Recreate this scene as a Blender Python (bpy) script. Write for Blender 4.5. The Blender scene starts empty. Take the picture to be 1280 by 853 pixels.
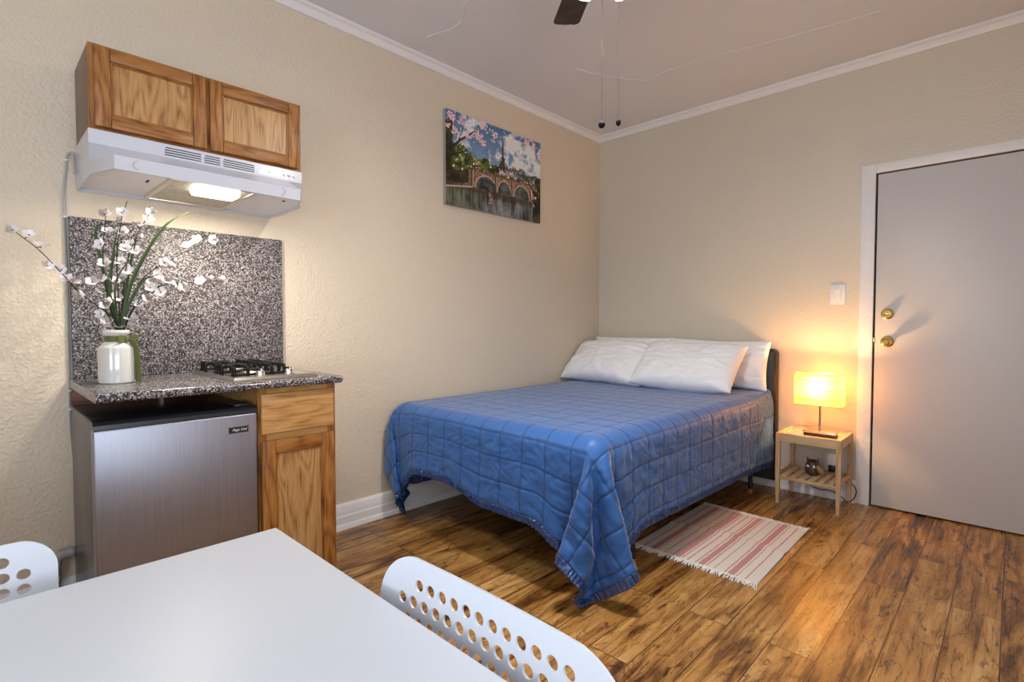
import bpy, bmesh, math, random
import numpy as np
from mathutils import Vector, Matrix, noise
random.seed(7)
S = bpy.context.scene
COL = S.collection
PI = math.pi

# ------------------------------------------------------------------ helpers
def new_bm():
    return bmesh.new()

def box(bm, a, b, bev=0.0, seg=2, mi=0):
    t = bmesh.new()
    bmesh.ops.create_cube(t, size=1)
    for v in t.verts:
        v.co = [(a[i] + b[i]) / 2 + v.co[i] * (b[i] - a[i]) for i in range(3)]
    if bev:
        bmesh.ops.bevel(t, geom=list(t.edges), offset=bev, segments=seg, profile=.5, affect='EDGES')
    for f in t.faces:
        f.material_index = mi
    merge(bm, t)

def merge(bm, t, mat=None):
    if mat is not None:
        bmesh.ops.transform(t, matrix=mat, verts=t.verts)
    me = bpy.data.meshes.new('_')
    t.to_mesh(me); t.free()
    bm.from_mesh(me)
    bpy.data.meshes.remove(me)

def loft(bm, rings, close=True, cap=True, mi=0):
    R = [[bm.verts.new(p) for p in r] for r in rings]
    n = len(R[0])
    for i in range(len(R) - 1):
        for j in range(n if close else n - 1):
            k = (j + 1) % n
            f = bm.faces.new((R[i][j], R[i][k], R[i + 1][k], R[i + 1][j]))
            f.material_index = mi
    if cap:
        f = bm.faces.new(R[0][::-1]); f.material_index = mi
        f = bm.faces.new(R[-1]); f.material_index = mi

def tube(bm, pts, r, n=10, cap=True, mi=0):
    pts = [Vector(p) for p in pts]
    rad = r if isinstance(r, (list, tuple)) else [r] * len(pts)
    rings = []
    up = None
    for i, p in enumerate(pts):
        d = (pts[min(i + 1, len(pts) - 1)] - pts[max(i - 1, 0)]).normalized()
        if up is None:
            up = Vector((0, 0, 1)) if abs(d.z) < .9 else Vector((1, 0, 0))
        s = d.cross(up).normalized(); up = s.cross(d).normalized()
        rings.append([p + (s * math.cos(2 * PI * k / n) + up * math.sin(2 * PI * k / n)) * rad[i] for k in range(n)])
    loft(bm, rings, True, cap, mi)

def lathe(bm, prof, c, n=32, axis='z', mi=0, cap=True):
    rings = []
    for r, h in prof:
        ring = []
        for k in range(n):
            a = 2 * PI * k / n
            if axis == 'z': p = (c[0] + r * math.cos(a), c[1] + r * math.sin(a), c[2] + h)
            elif axis == 'y': p = (c[0] + r * math.cos(a), c[1] - h, c[2] + r * math.sin(a))
            else: p = (c[0] + h, c[1] + r * math.cos(a), c[2] + r * math.sin(a))
            ring.append(p)
        rings.append(ring)
    loft(bm, rings, True, cap, mi)

def spline(pts, n=8):
    P = [Vector(p) for p in pts]
    P = [P[0] * 2 - P[1]] + P + [P[-1] * 2 - P[-2]]
    out = []
    for i in range(1, len(P) - 2):
        a, b, c, d = P[i - 1:i + 3]
        for k in range(n):
            t = k / n
            out.append(.5 * ((2 * b) + (c - a) * t + (2 * a - 5 * b + 4 * c - d) * t * t + (3 * b - a - 3 * c + d) * t ** 3))
    out.append(P[-2])
    return out

def obj(name, bm, mats, parent=None, smooth=35, local=False):
    me = bpy.data.meshes.new(name)
    bmesh.ops.recalc_face_normals(bm, faces=bm.faces)
    if parent is not None and not local:
        bmesh.ops.translate(bm, verts=bm.verts, vec=-world_loc(parent))
    bm.to_mesh(me); bm.free()
    for m in (mats if isinstance(mats, (list, tuple)) else [mats]):
        me.materials.append(m)
    if smooth:
        for p in me.polygons: p.use_smooth = True
        me.set_sharp_from_angle(angle=math.radians(smooth))
    o = bpy.data.objects.new(name, me)
    COL.objects.link(o)
    if parent is not None: o.parent = parent
    return o

def world_loc(o):
    v = Vector((0, 0, 0))
    while o is not None:
        v += o.location; o = o.parent
    return v

def thing(name, label, cat, loc=(0, 0, 0), rz=0, group=None):
    o = bpy.data.objects.new(name, None)
    o.empty_display_size = .05
    COL.objects.link(o)
    o.location = loc; o.rotation_euler = (0, 0, rz)
    return tag(o, label, cat, group)

def tag(o, label, cat, group=None):
    o['label'] = label; o['category'] = cat
    if group: o['group'] = group
    return o

def struct(name, bm, mats, smooth=35, parent=None):
    o = obj(name, bm, mats, parent, smooth)
    o['kind'] = 'structure'
    return o

# ------------------------------------------------------------------ materials
def mat(name, col=(.8, .8, .8), rough=.5, metal=0, spec=.5, **kw):
    m = bpy.data.materials.new(name); m.use_nodes = True
    b = m.node_tree.nodes['Principled BSDF']
    b.inputs['Base Color'].default_value = (*col, 1)
    b.inputs['Roughness'].default_value = rough
    b.inputs['Metallic'].default_value = metal
    b.inputs['Specular IOR Level'].default_value = spec
    for k, v in kw.items():
        b.inputs[k].default_value = v
    return m

class NT:
    def __init__(s, m):
        s.t = m.node_tree; s.b = s.t.nodes['Principled BSDF']
    def n(s, kind, **kw):
        nd = s.t.nodes.new('ShaderNode' + kind)
        for k, v in kw.items():
            if k in nd.inputs.keys() or isinstance(k, int): nd.inputs[k].default_value = v
            else: setattr(nd, k, v)
        return nd
    def l(s, a, b): s.t.links.new(a, b); return s
    def coord(s, kind='Object', scale=(1, 1, 1), rot=(0, 0, 0), loc=(0, 0, 0)):
        tc = s.n('TexCoord'); mp = s.n('Mapping')
        mp.inputs['Scale'].default_value = scale; mp.inputs['Rotation'].default_value = rot; mp.inputs['Location'].default_value = loc
        s.l(tc.outputs[kind], mp.inputs['Vector']); return mp.outputs['Vector']
    def noise(s, vec, scale=5, detail=4, rough=.5, dist=0):
        nd = s.n('TexNoise'); nd.inputs['Scale'].default_value = scale; nd.inputs['Detail'].default_value = detail
        nd.inputs['Roughness'].default_value = rough; nd.inputs['Distortion'].default_value = dist
        if vec is not None: s.l(vec, nd.inputs['Vector'])
        return nd.outputs['Fac']
    def ramp(s, fac, stops, interp='LINEAR'):
        nd = s.n('ValToRGB'); cr = nd.color_ramp; cr.interpolation = interp
        while len(cr.elements) < len(stops): cr.elements.new(.5)
        for e, (p, c) in zip(cr.elements, stops):
            e.position = p; e.color = (*c, 1) if len(c) == 3 else c
        s.l(fac, nd.inputs['Fac']); return nd.outputs['Color']
    def math(s, op, a, b=None, c=None):
        nd = s.n('Math', operation=op)
        for i, x in enumerate((a, b, c)):
            if x is None: continue
            if isinstance(x, (int, float)): nd.inputs[i].default_value = x
            else: s.l(x, nd.inputs[i])
        return nd.outputs[0]
    def mix(s, fac, a, b, blend='MIX'):
        nd = s.n('Mix', data_type='RGBA', blend_type=blend)
        for i, x in ((0, fac), (6, a), (7, b)):
            if isinstance(x, (int, float)): nd.inputs[i].default_value = x
            elif isinstance(x, tuple): nd.inputs[i].default_value = (*x, 1)
            else: s.l(x, nd.inputs[i])
        return nd.outputs[2]
    def bump(s, h, strength=.3, dist=.01, normal=None):
        nd = s.n('Bump'); nd.inputs['Strength'].default_value = strength; nd.inputs['Distance'].default_value = dist
        s.l(h, nd.inputs['Height'])
        if normal is not None: s.l(normal, nd.inputs['Normal'])
        s.l(nd.outputs['Normal'], s.b.inputs['Normal']); return nd.outputs['Normal']
    def color(s, c): s.l(c, s.b.inputs['Base Color'])
    def rough(s, c): s.l(c, s.b.inputs['Roughness'])

def plaster(name, col, rough=.45, fine=.5, coarse=.25, spec=.35):
    m = mat(name, col, rough, spec=spec); t = NT(m)
    v = t.coord()
    n1 = t.noise(v, 75, 3, .55)                       # orange-peel
    n2 = t.noise(v, 14, 5, .65, .6)                   # trowel marks
    n3 = t.noise(v, 1.3, 3, .5)
    pk = t.ramp(n1, [(.42, (0, 0, 0)), (.68, (1, 1, 1))])
    tr = t.ramp(n2, [(.5, (0, 0, 0)), (.62, (1, 1, 1))])
    h = t.math('ADD', t.math('MULTIPLY', pk, fine), t.math('MULTIPLY', tr, coarse))
    t.bump(h, .45, .007)
    c = t.mix(t.math('MULTIPLY', n3, .30), col, tuple(x * .86 for x in col))
    t.color(c)
    return m

M = {}
M['wall'] = plaster('cream_wall_paint', (.74, .635, .505), .42, .60, .30)
M['wall_back'] = plaster('cream_wall_paint_smooth_shaded', (.70, .635, .53), .32, .30, .05, .5)  # same cream paint, smoother; the greyer tone puts the light's effect into colour
M['ceiling'] = plaster('ceiling_paint', (.74, .735, .76), .55, .35, .12)
M['trim'] = plaster('white_trim_paint', (.86, .845, .85), .35, .25, .02, .5)
M['door'] = mat('door_paint', (.60, .59, .60), .38, spec=.45)
M['black'] = mat('gap_shade_black', (.008, .007, .007), .8)

def oak(name, axis, dark=(.11, .035, .006), mid=(.28, .105, .020), lite=(.42, .185, .046), sc=1.0):
    m = mat(name, mid, .42, spec=.45); t = NT(m)
    s = [22, 22, 22]; s['xyz'.index(axis)] = 1.6
    tc = t.n('TexCoord'); oi = t.n('ObjectInfo')
    ad = t.n('VectorMath', operation='ADD'); t.l(tc.outputs['Object'], ad.inputs[0])
    rv = t.n('CombineXYZ'); r = t.math('MULTIPLY', oi.outputs['Random'], 5.0)
    for i in range(3): t.l(r, rv.inputs[i])
    t.l(rv.outputs[0], ad.inputs[1])
    mp = t.n('Mapping'); mp.inputs['Scale'].default_value = s; t.l(ad.outputs[0], mp.inputs['Vector'])
    s2 = [5, 5, 5]; s2['xyz'.index(axis)] = .9
    mp2 = t.n('Mapping'); mp2.inputs['Scale'].default_value = s2; t.l(ad.outputs[0], mp2.inputs['Vector'])
    big = t.noise(mp2.outputs[0], 1.6, 2, .5, .3)
    rings = t.math('FRACT', t.math('MULTIPLY', big, 11 * sc))
    rg = t.math('ABSOLUTE', t.math('SUBTRACT', rings, .5))
    pores = t.noise(mp.outputs[0], 6, 4, .7)
    f = t.math('ADD', t.math('MULTIPLY', rg, .50), t.math('MULTIPLY', pores, .78))
    c = t.ramp(f, [(.29, dark), (.46, mid), (.70, lite)])
    t.color(c); t.bump(f, .10, .002)
    return m
M['oak_z'] = oak('oak_grain_upright', 'z')
M['oak_y'] = oak('oak_grain_level', 'y', (.11, .035, .006), (.27, .10, .018), (.37, .155, .036))
M['oak_panel'] = oak('oak_panel', 'z', (.20, .085, .024), (.40, .20, .068), (.52, .295, .12), 1.3)
M['oak_light'] = oak('oak_drawer', 'y', (.28, .12, .03), (.49, .245, .075), (.57, .33, .13), .8)
M['oak_red'] = oak('red_brown_wood', 'y', (.08, .022, .010), (.15, .045, .02), (.2, .07, .03))
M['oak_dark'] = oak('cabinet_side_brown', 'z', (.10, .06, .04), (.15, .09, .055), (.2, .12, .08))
M['bamboo'] = oak('bamboo', 'x', (.38, .22, .105), (.56, .36, .19), (.66, .46, .27), .5)
M['bamboo_z'] = oak('bamboo_upright', 'z', (.38, .22, .105), (.56, .36, .19), (.66, .46, .27), .5)

def granite(name, rough):
    m = mat(name, (.3, .3, .3), rough, spec=.4); t = NT(m)
    v = t.coord()
    vo = t.n('TexVoronoi', feature='F1'); vo.inputs['Scale'].default_value = 235; t.l(v, vo.inputs['Vector'])
    sep = t.n('SeparateColor'); t.l(vo.outputs['Color'], sep.inputs[0])
    n = t.noise(v, 260, 2, .6)
    f = t.math('ADD', t.math('MULTIPLY', sep.outputs[0], .75), t.math('MULTIPLY', n, .35))
    c = t.ramp(f, [(.24, (.010, .008, .010)), (.45, (.050, .040, .044)), (.62, (.125, .108, .113)), (.80, (.28, .25, .26)), (.95, (.58, .54, .54))])
    t.color(c)
    return m
M['granite'] = granite('granite', .22); M['granite_slab'] = granite('granite_slab', .52)

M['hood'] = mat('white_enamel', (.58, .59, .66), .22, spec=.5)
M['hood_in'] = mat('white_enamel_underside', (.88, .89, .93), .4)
M['slot'] = mat('vent_black', (.012, .012, .016), .6)
M['lens'] = mat('hood_lamp_lens', (.95, .93, .88), .5)
NT(M['lens']).b.inputs['Emission Color'].default_value = (1, .93, .80, 1)
NT(M['lens']).b.inputs['Emission Strength'].default_value = 5
M['alu'] = mat('aluminium', (.78, .74, .66), .35, 1)

def filt():
    m = mat('filter_mesh', (.45, .42, .36), .45, .3); t = NT(m)
    v = t.coord('Object', (.40, 1, 1))
    vo = t.n('TexVoronoi'); vo.inputs['Scale'].default_value = 75; vo.inputs['Randomness'].default_value = .15; t.l(v, vo.inputs['Vector'])
    c = t.ramp(vo.outputs['Distance'], [(.22, (.03, .025, .02)), (.50, (.62, .58, .48))])
    t.color(c); t.bump(vo.outputs['Distance'], .8, .003)
    return m
M['filter'] = filt()

def steel():
    m = mat('brushed_steel', (.40, .41, .47), .34, 1); t = NT(m)
    v = t.coord('Object', (300, 300, 2.5))
    n = t.noise(v, 2, 3, .6)
    t.rough(t.ramp(n, [(.3, (.40,) * 3), (.7, (.50,) * 3)]))
    t.color(t.ramp(n, [(.3, (.31, .32, .38)), (.7, (.41, .42, .49))]))
    t.b.inputs['Anisotropic'].default_value = .5
    return m
M['steel'] = steel()
M['fridge_side'] = mat('fridge_cabinet_grey', (.05, .05, .055), .25, spec=.6)
NT(M['fridge_side']).bump(NT(M['fridge_side']).noise(NT(M['fridge_side']).coord(), 160, 2), .12, .002)
M['plastic_black'] = mat('black_plastic', (.014, .015, .02), .3)
M['iron'] = mat('black_cast_iron', (.006, .006, .007), .5, spec=.2)
M['chrome'] = mat('chrome', (.75, .74, .72), .15, 1)
M['steel_plain'] = mat('cooktop_steel', (.62, .59, .54), .28, 1)
M['white_plastic'] = mat('white_plastic', (.80, .81, .82), .35)
M['chair'] = mat('white_chair_plastic', (.61, .635, .70), .34)
M['table'] = mat('white_table_laminate', (.52, .55, .61), .42, spec=.4)
M['white_metal'] = mat('white_metal', (.78, .78, .8), .4)
M['ceramic'] = mat('cream_ceramic', (.66, .65, .62), .12, spec=.6)
NT(M['ceramic']).b.inputs['Coat Weight'].default_value = .4
M['ribbon'] = mat('olive_ribbon', (.10, .115, .022), .5)
NT(M['ribbon']).b.inputs['Sheen Weight'].default_value = .3
M['petal'] = mat('white_petals', (.90, .88, .90), .55)
t_ = NT(M['petal']); tl = t_.n('BsdfTranslucent'); tl.inputs['Color'].default_value = (.92, .90, .92, 1); mx = t_.n('MixShader'); mx.inputs[0].default_value = .45
t_.l(t_.b.outputs[0], mx.inputs[1]); t_.l(tl.outputs[0], mx.inputs[2]); t_.l(mx.outputs[0], t_.t.nodes['Material Output'].inputs[0])
M['stamen'] = mat('pink_stamen', (.45, .16, .12), .6)
M['leaf'] = mat('dark_green_leaf', (.038, .070, .016), .5, spec=.35)
M['sprig'] = mat('bright_green_leaf', (.07, .21, .03), .5)
M['twig'] = mat('twig', (.022, .022, .012), .7, spec=.2)
M['cable'] = mat('grey_cable', (.42, .42, .42), .45)
M['cable_green'] = mat('grey_green_cable', (.22, .24, .23), .45)
M['pipe'] = mat('painted_pipe', (.40, .36, .36), .45)
M['leather'] = mat('black_leather', (.007, .006, .007), .34, spec=.35)
NT(M['leather']).bump(NT(M['leather']).noise(NT(M['leather']).coord(), 110, 3), .12, .002)
M['mattress'] = mat('mattress_ticking', (.35, .36, .4), .8)
M['base_fabric'] = mat('dark_bed_base', (.010, .012, .014), .85)
M['brass'] = mat('polished_brass', (.78, .56, .20), .14, 1)
M['copper'] = mat('amber_caster', (.7, .35, .10), .35, .6)

def fabric(name, col, rough, bump_s=.1, sc=700, sheen=.3, spec=.3):
    m = mat(name, col, rough, spec=spec); t = NT(m)
    t.b.inputs['Sheen Weight'].default_value = sheen
    t.b.inputs['Sheen Roughness'].default_value = .4
    n = t.noise(t.coord(), sc, 2); t.bump(n, bump_s, .001)
    return m
M['quilt'] = fabric('blue_satin_quilt', (.040, .115, .31), .46, .05, 500, .32, .35)
M['satin'] = fabric('blue_satin_binding', (.010, .055, .21), .18, .02, 500, .1, 1.0)
M['pillow'] = fabric('white_pillow_cotton', (.88, .88, .91), .8, .08, 500, .1)
M['tag'] = mat('care_tag', (.8, .8, .8), .7)

def floor_mat():
    m = mat('rustic_wood_planks', (.3, .15, .05), .3, spec=.5); t = NT(m)
    v = t.coord('Object', (1, 1, 1), (0, 0, PI / 2), (.05, .03, 0))
    br = t.n('TexBrick'); t.l(v, br.inputs['Vector'])
    br.offset = .37; br.offset_frequency = 2
    for k, x in (('Scale', 1), ('Mortar Size', .0022), ('Mortar Smooth', .3), ('Bias', 0), ('Brick Width', 1.21), ('Row Height', .148)):
        br.inputs[k].default_value = x
    br.inputs['Color1'].default_value = (0, 0, 0, 1); br.inputs['Color2'].default_value = (1, 1, 1, 1); br.inputs['Mortar'].default_value = (.5, .5, .5, 1)
    sp = t.n('SeparateColor'); t.l(br.outputs['Color'], sp.inputs[0]); rnd = sp.outputs[0]
    tc = t.n('TexCoord'); cx = t.n('CombineXYZ')
    off = t.math('MULTIPLY', rnd, 37.0); t.l(off, cx.inputs[0]); t.l(off, cx.inputs[1]); t.l(off, cx.inputs[2])
    ad = t.n('VectorMath', operation='ADD'); t.l(tc.outputs['Object'], ad.inputs[0]); t.l(cx.outputs[0], ad.inputs[1])
    def mp(s):
        q = t.n('Mapping'); q.inputs['Scale'].default_value = s; t.l(ad.outputs[0], q.inputs['Vector']); return q.outputs[0]
    fig = t.noise(mp((4.2, .6, 1)), 2.2, 6, .64, 1.8)           # flowing figure
    streak = t.noise(mp((25, .95, 1)), 2.0, 5, .66, .8)          # grain streaks
    fine = t.noise(mp((120, 4, 1)), 2.0, 3, .7)
    f = t.math('ADD', t.math('ADD', t.math('MULTIPLY', fig, .66), t.math('MULTIPLY', streak, .40)), t.math('MULTIPLY', fine, .06))
    f = t.math('ADD', f, t.math('MULTIPLY', t.math('SUBTRACT', rnd, .5), .10))
    c = t.ramp(f, [(.39, (.042, .016, .005)), (.47, (.155, .064, .015)), (.53, (.30, .138, .036)), (.61, (.45, .235, .070)), (.74, (.60, .38, .155))])
    # black veins
    vn = t.math('ABSOLUTE', t.math('SUBTRACT', t.noise(mp((5.5, 1.3, 1)), 1.7, 4, .6, 2.2), .5))
    vm = t.ramp(vn, [(.0, (.28, .24, .22)), (.014, (1, 1, 1))])
    kn = t.ramp(t.noise(mp((16, 5, 1)), 2.0, 3, .6, .8), [(.30, (.30, .26, .24)), (.40, (1, 1, 1))])
    c = t.mix(1.0, c, vm, 'MULTIPLY'); c = t.mix(1.0, c, kn, 'MULTIPLY')
    c = t.mix(t.math('MULTIPLY', br.outputs['Fac'], .85), c, (.02, .008, .004))
    t.color(c)
    t.rough(t.ramp(streak, [(.3, (.24,) * 3), (.7, (.36,) * 3)]))
    h = t.math('SUBTRACT', t.math('MULTIPLY', f, .35), br.outputs['Fac'])
    t.bump(h, .18, .003)
    return m
M['floor'] = floor_mat()

# ------------------------------------------------------------------ the room
X1, Y0, H = 3.45, -5.25, 2.745
b = new_bm(); box(b, (-.1, Y0 - .1, -.1), (X1 + .1, .1, 0)); struct('floor', b, M['floor'])

def crack(bm, pts, w=.004):
    pts = spline([(x, y, H) for x, y in pts], 5)
    for i, p in enumerate(pts):
        p.x += random.uniform(-.006, .006); p.y += random.uniform(-.006, .006)
    tube(bm, pts, [w * random.uniform(.5, 1) for _ in pts], 6)
b = new_bm(); box(b, (-.1, Y0 - .1, H), (X1 + .1, .1, H + .1))
crack(b, [(.22, -2.02), (.45, -1.98), (.62, -2.08), (.80, -2.02), (1.0, -2.08)], .0055)
crack(b, [(.83, -.70), (1.15, -.72), (1.6, -.62), (2.1, -.55)], .005)
crack(b, [(.60, -1.15), (.70, -.9), (.83, -.70), (.86, -.6)], .0045)
struct('ceiling', b, M['ceiling'])

b = new_bm(); box(b, (-.1, Y0 - .1, 0), (0, .1, H)); struct('wall_left', b, M['wall'])
DX0, DX1, DZ = 2.016, 2.852, 2.045
b = new_bm()
box(b, (0, 0, 0), (DX0, .1, H)); box(b, (DX1, 0, 0), (X1, .1, H)); box(b, (DX0, 0, DZ), (DX1, .1, H))
struct('wall_back', b, M['wall_back'])
b = new_bm()   # black sheet behind the door, painted as the shade in its gap
box(b, (DX0, .07, 0), (DX1, .1, DZ)); struct('door_gap_shade', b, M['black'])

# walls behind the photographer; day enters on the right, front window added for fill
def wall_window(axis, c0, c1, lo, hi, z0, z1, a, e, name, n):
    bm = new_bm()
    def bx(u0, u1, w0, w1):
        if axis == 'y': box(bm, (u0, c0, w0), (u1, c1, w1))
        else: box(bm, (c0, u0, w0), (c1, u1, w1))
    bx(a, lo, 0, H); bx(hi, e, 0, H); bx(lo, hi, 0, z0); bx(lo, hi, z1, H)
    struct(name, bm, M['wall'])
    w = new_bm()
    cm = (c0 + c1) / 2
    def fr(u0, u1, w0, w1, d=.03):
        if axis == 'y': box(w, (u0, cm - d, w0), (u1, cm + d, w1))
        else: box(w, (cm - d, u0, w0), (cm + d, u1, w1))
    t = .05
    fr(lo, lo + t, z0, z1); fr(hi - t, hi, z0, z1); fr(lo + t, hi - t, z0, z0 + t); fr(lo + t, hi - t, z1 - t, z1)
    mid = (lo + hi) / 2
    fr(mid - .025, mid + .025, z0 + t, z1 - t, .02); fr(lo + t, mid - .025, (z0 + z1) / 2 - .02, (z0 + z1) / 2 + .02, .02); fr(mid + .025, hi - t, (z0 + z1) / 2 - .02, (z0 + z1) / 2 + .02, .02)
    f = struct(name.replace('wall', 'window').replace('front', '1').replace('right', '2'), w, M['white_metal'])
    g = new_bm()
    if axis == 'y': box(g, (lo + t, cm - .003, z0 + t), (hi - t, cm + .003, z1 - t))
    else: box(g, (cm - .003, lo + t, z0 + t), (cm + .003, hi - t, z1 - t))
    p = obj('pane', g, M['glass'], f)
    return f
gm = bpy.data.materials.new('window_glass'); gm.use_nodes = True
nt = gm.node_tree; nt.nodes.clear()
o_ = nt.nodes.new('ShaderNodeOutputMaterial'); mx = nt.nodes.new('ShaderNodeMixShader'); tr = nt.nodes.new('ShaderNodeBsdfTransparent'); gl = nt.nodes.new('ShaderNodeBsdfGlossy')
gl.inputs['Roughness'].default_value = .02; mx.inputs[0].default_value = .07
nt.links.new(tr.outputs[0], mx.inputs[1]); nt.links.new(gl.outputs[0], mx.inputs[2]); nt.links.new(mx.outputs[0], o_.inputs[0])
M['glass'] = gm
wall_window('y', Y0 - .1, Y0, 1.75, 3.15, .80, 2.25, 0, X1, 'wall_front', 1)  # unseen window, added so the fill light has an opening
wall_window('x', X1, X1 + .1, -4.75, -3.15, .80, 2.25, Y0 - .1, .1, 'wall_right', 2)

# crown moulding: stepped profile swept along each wall (d = out from wall, z)
CR = [(0, H), (.052, H), (.052, H - .012), (.046, H - .016), (.034, H - .018), (.018, H - .036), (.015, H - .046), (0, H - .046)]
def sweep(bm, prof, p0, p1, out, m0=0, m1=0):
    # profile swept p0 -> p1; out = unit vector away from the wall; m0/m1 mitre factors
    p0 = Vector(p0); p1 = Vector(p1); d = (p1 - p0).normalized(); o = Vector(out)
    loft(bm, [[p0 + o * a + d * a * m0 + Vector((0, 0, z)) for a, z in prof], [p1 + o * a - d * a * m1 + Vector((0, 0, z)) for a, z in prof]])
b = new_bm(); sweep(b, CR, (0, Y0, 0), (0, 0, 0), (1, 0, 0), 0, 1); struct('trim_1', b, M['trim'], 30)
b = new_bm(); sweep(b, CR, (0, 0, 0), (X1, 0, 0), (0, -1, 0), 1, 0); struct('trim_2', b, M['trim'], 30)
BB = [(0, 0), (.03, 0), (.03, .008), (.024, .024), (.019, .028), (.019, .07), (.015, .076), (.015, .122), (.011, .13), (.006, .138), (0, .138)]
b = new_bm(); sweep(b, BB, (0, Y0, 0), (0, 0, 0), (1, 0, 0), 0, 1); struct('baseboard_left', b, M['trim'], 30)
b = new_bm(); sweep(b, BB, (0, 0, 0), (1.945, 0, 0), (0, -1, 0), 1, 0); struct('baseboard_back', b, M['trim'], 30)

# door casing and door
b = new_bm()
box(b, (1.945, -.020, 0), (2.018, .004, 2.095), .003); box(b, (2.848, -.020, 0), (2.922, .004, 2.095), .003); box(b, (2.018, -.020, 2.040), (2.848, .004, 2.095), .003)
struct('trim_3', b, M['trim'])
b = new_bm(); box(b, (2.0285, -.012, .010), (2.842, .028, 2.031), .002)
door = struct('door_1', b, M['door'])
b = new_bm()
lathe(b, [(.0, -.002), (.033, -.002), (.033, .004), (.029, .008), (.024, .010), (.024, .018), (.022, .021), (.001, .021)], (2.090, -.012, 1.187), 32, 'y')
box(b, (2.090 - .016, -.012 - .034, 1.187 - .004), (2.090 + .016, -.012 - .019, 1.187 + .004), .003)
obj('deadbolt', b, M['brass'], door)
b = new_bm()
lathe(b, [(.0, -.002), (.034, -.002), (.034, .003), (.028, .008), (.014, .012), (.012, .028), (.018, .034), (.026, .042), (.028, .052), (.025, .062), (.016, .067), (.013, .066), (.012, .062), (.001, .062)], (2.092, -.012, 1.020), 32, 'y')
obj('door_knob', b, M['brass'], door)
b = new_bm(); box(b, (2.0185, -.016, 1.00), (2.0275, .02, 1.045), .001); obj('strike_plate', b, M['brass'], door)

# ------------------------------------------------------------------ wall cabinet
def panel_door(name, parent, x0, y0, y1, z0, z1, st=.046, mats=None):
    # framed door facing +x, front at x0+.02; stiles upright, rails level, flat panel set back
    bm = new_bm(); e = .004
    box(bm, (x0, y0, z0), (x0 + .02, y0 + st, z1), e, 2, 0); box(bm, (x0, y1 - st, z0), (x0 + .02, y1, z1), e, 2, 0)
    box(bm, (x0, y0 + st, z1 - st), (x0 + .02, y1 - st, z1), e, 2, 1); box(bm, (x0, y0 + st, z0), (x0 + .02, y1 - st, z0 + st), e, 2, 1)
    # inner moulded lip
    q = .006
    box(bm, (x0 + .002, y0 + st - .001, z0 + st), (x0 + .015, y0 + st + q, z1 - st), .002, 1, 0)
    box(bm, (x0 + .002, y1 - st - q, z0 + st), (x0 + .015, y1 - st + .001, z1 - st), .002, 1, 0)
    box(bm, (x0 + .002, y0 + st + q, z1 - st - q), (x0 + .015, y1 - st - q, z1 - st + .001), .002, 1, 1)
    box(bm, (x0 + .002, y0 + st + q, z0 + st - .001), (x0 + .015, y1 - st - q, z0 + st + q), .002, 1, 1)
    d = obj(name, bm, [M['oak_z'], M['oak_y']], parent)
    p = new_bm(); box(p, (x0 + .001, y0 + st - .002, z0 + st - .002), (x0 + .009, y1 - st + .002, z1 - st + .002))
    obj('door_panel', p, M['oak_panel'], d)
    return d
UY0, UY1, UZ0, UZ1 = -3.547, -2.80, 1.803, 2.105
uc = thing('wall_cabinet', 'short oak wall cabinet with two framed doors above the white range hood', 'cabinet', (.15, (UY0 + UY1) / 2, UZ0))
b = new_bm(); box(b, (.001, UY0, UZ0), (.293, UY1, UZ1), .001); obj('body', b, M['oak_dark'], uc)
b = new_bm(); f0, f1 = .2935, .312
box(b, (f0, UY0, UZ0), (f1, UY0 + .04, UZ1), .001, 1, 0); box(b, (f0, UY1 - .04, UZ0), (f1, UY1, UZ1), .001, 1, 0)
box(b, (f0, UY0 + .04, UZ1 - .04), (f1, UY1 - .04, UZ1), .001, 1, 1); box(b, (f0, UY0 + .04, UZ0), (f1, UY1 - .04, UZ0 + .04), .001, 1, 1)
box(b, (f0, -3.20, UZ0 + .04), (f1, -3.155, UZ1 - .04), .001, 1, 0)
obj('face_frame', b, [M['oak_z'], M['oak_y']], uc)
panel_door('door', uc, .3125, -3.533, -3.185, UZ0 + .014, UZ1 - .010)
panel_door('door', uc, .3125, -3.171, -2.816, UZ0 + .014, UZ1 - .010)

# ------------------------------------------------------------------ range hood
hd = thing('range_hood', 'white range hood with vent slots and lit underside below the oak wall cabinet', 'range hood', (.2, -3.18, 1.64))
hy0, hy1, xb, xs = -3.554, -2.808, .002, .336
zt, zs, zl, zb = 1.8015, 1.752, 1.690, 1.645
b = new_bm()
def plan(z, o, xf):   # chamfered plan outline at height z
    return [(xb, hy0 + o, z), (xs, hy0 + o, z), (xf, hy0 + .048 + o * .5, z), (xf, hy1 - .068 - o * .5, z), (xs, hy1 - o, z), (xb, hy1 - o, z)]
top = plan(zt, 0, xs + .0004); mid = plan(zs, 0, xs + .0008); lip = plan(zl, .001, .474); bot = plan(zb, .003, .470)
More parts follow.
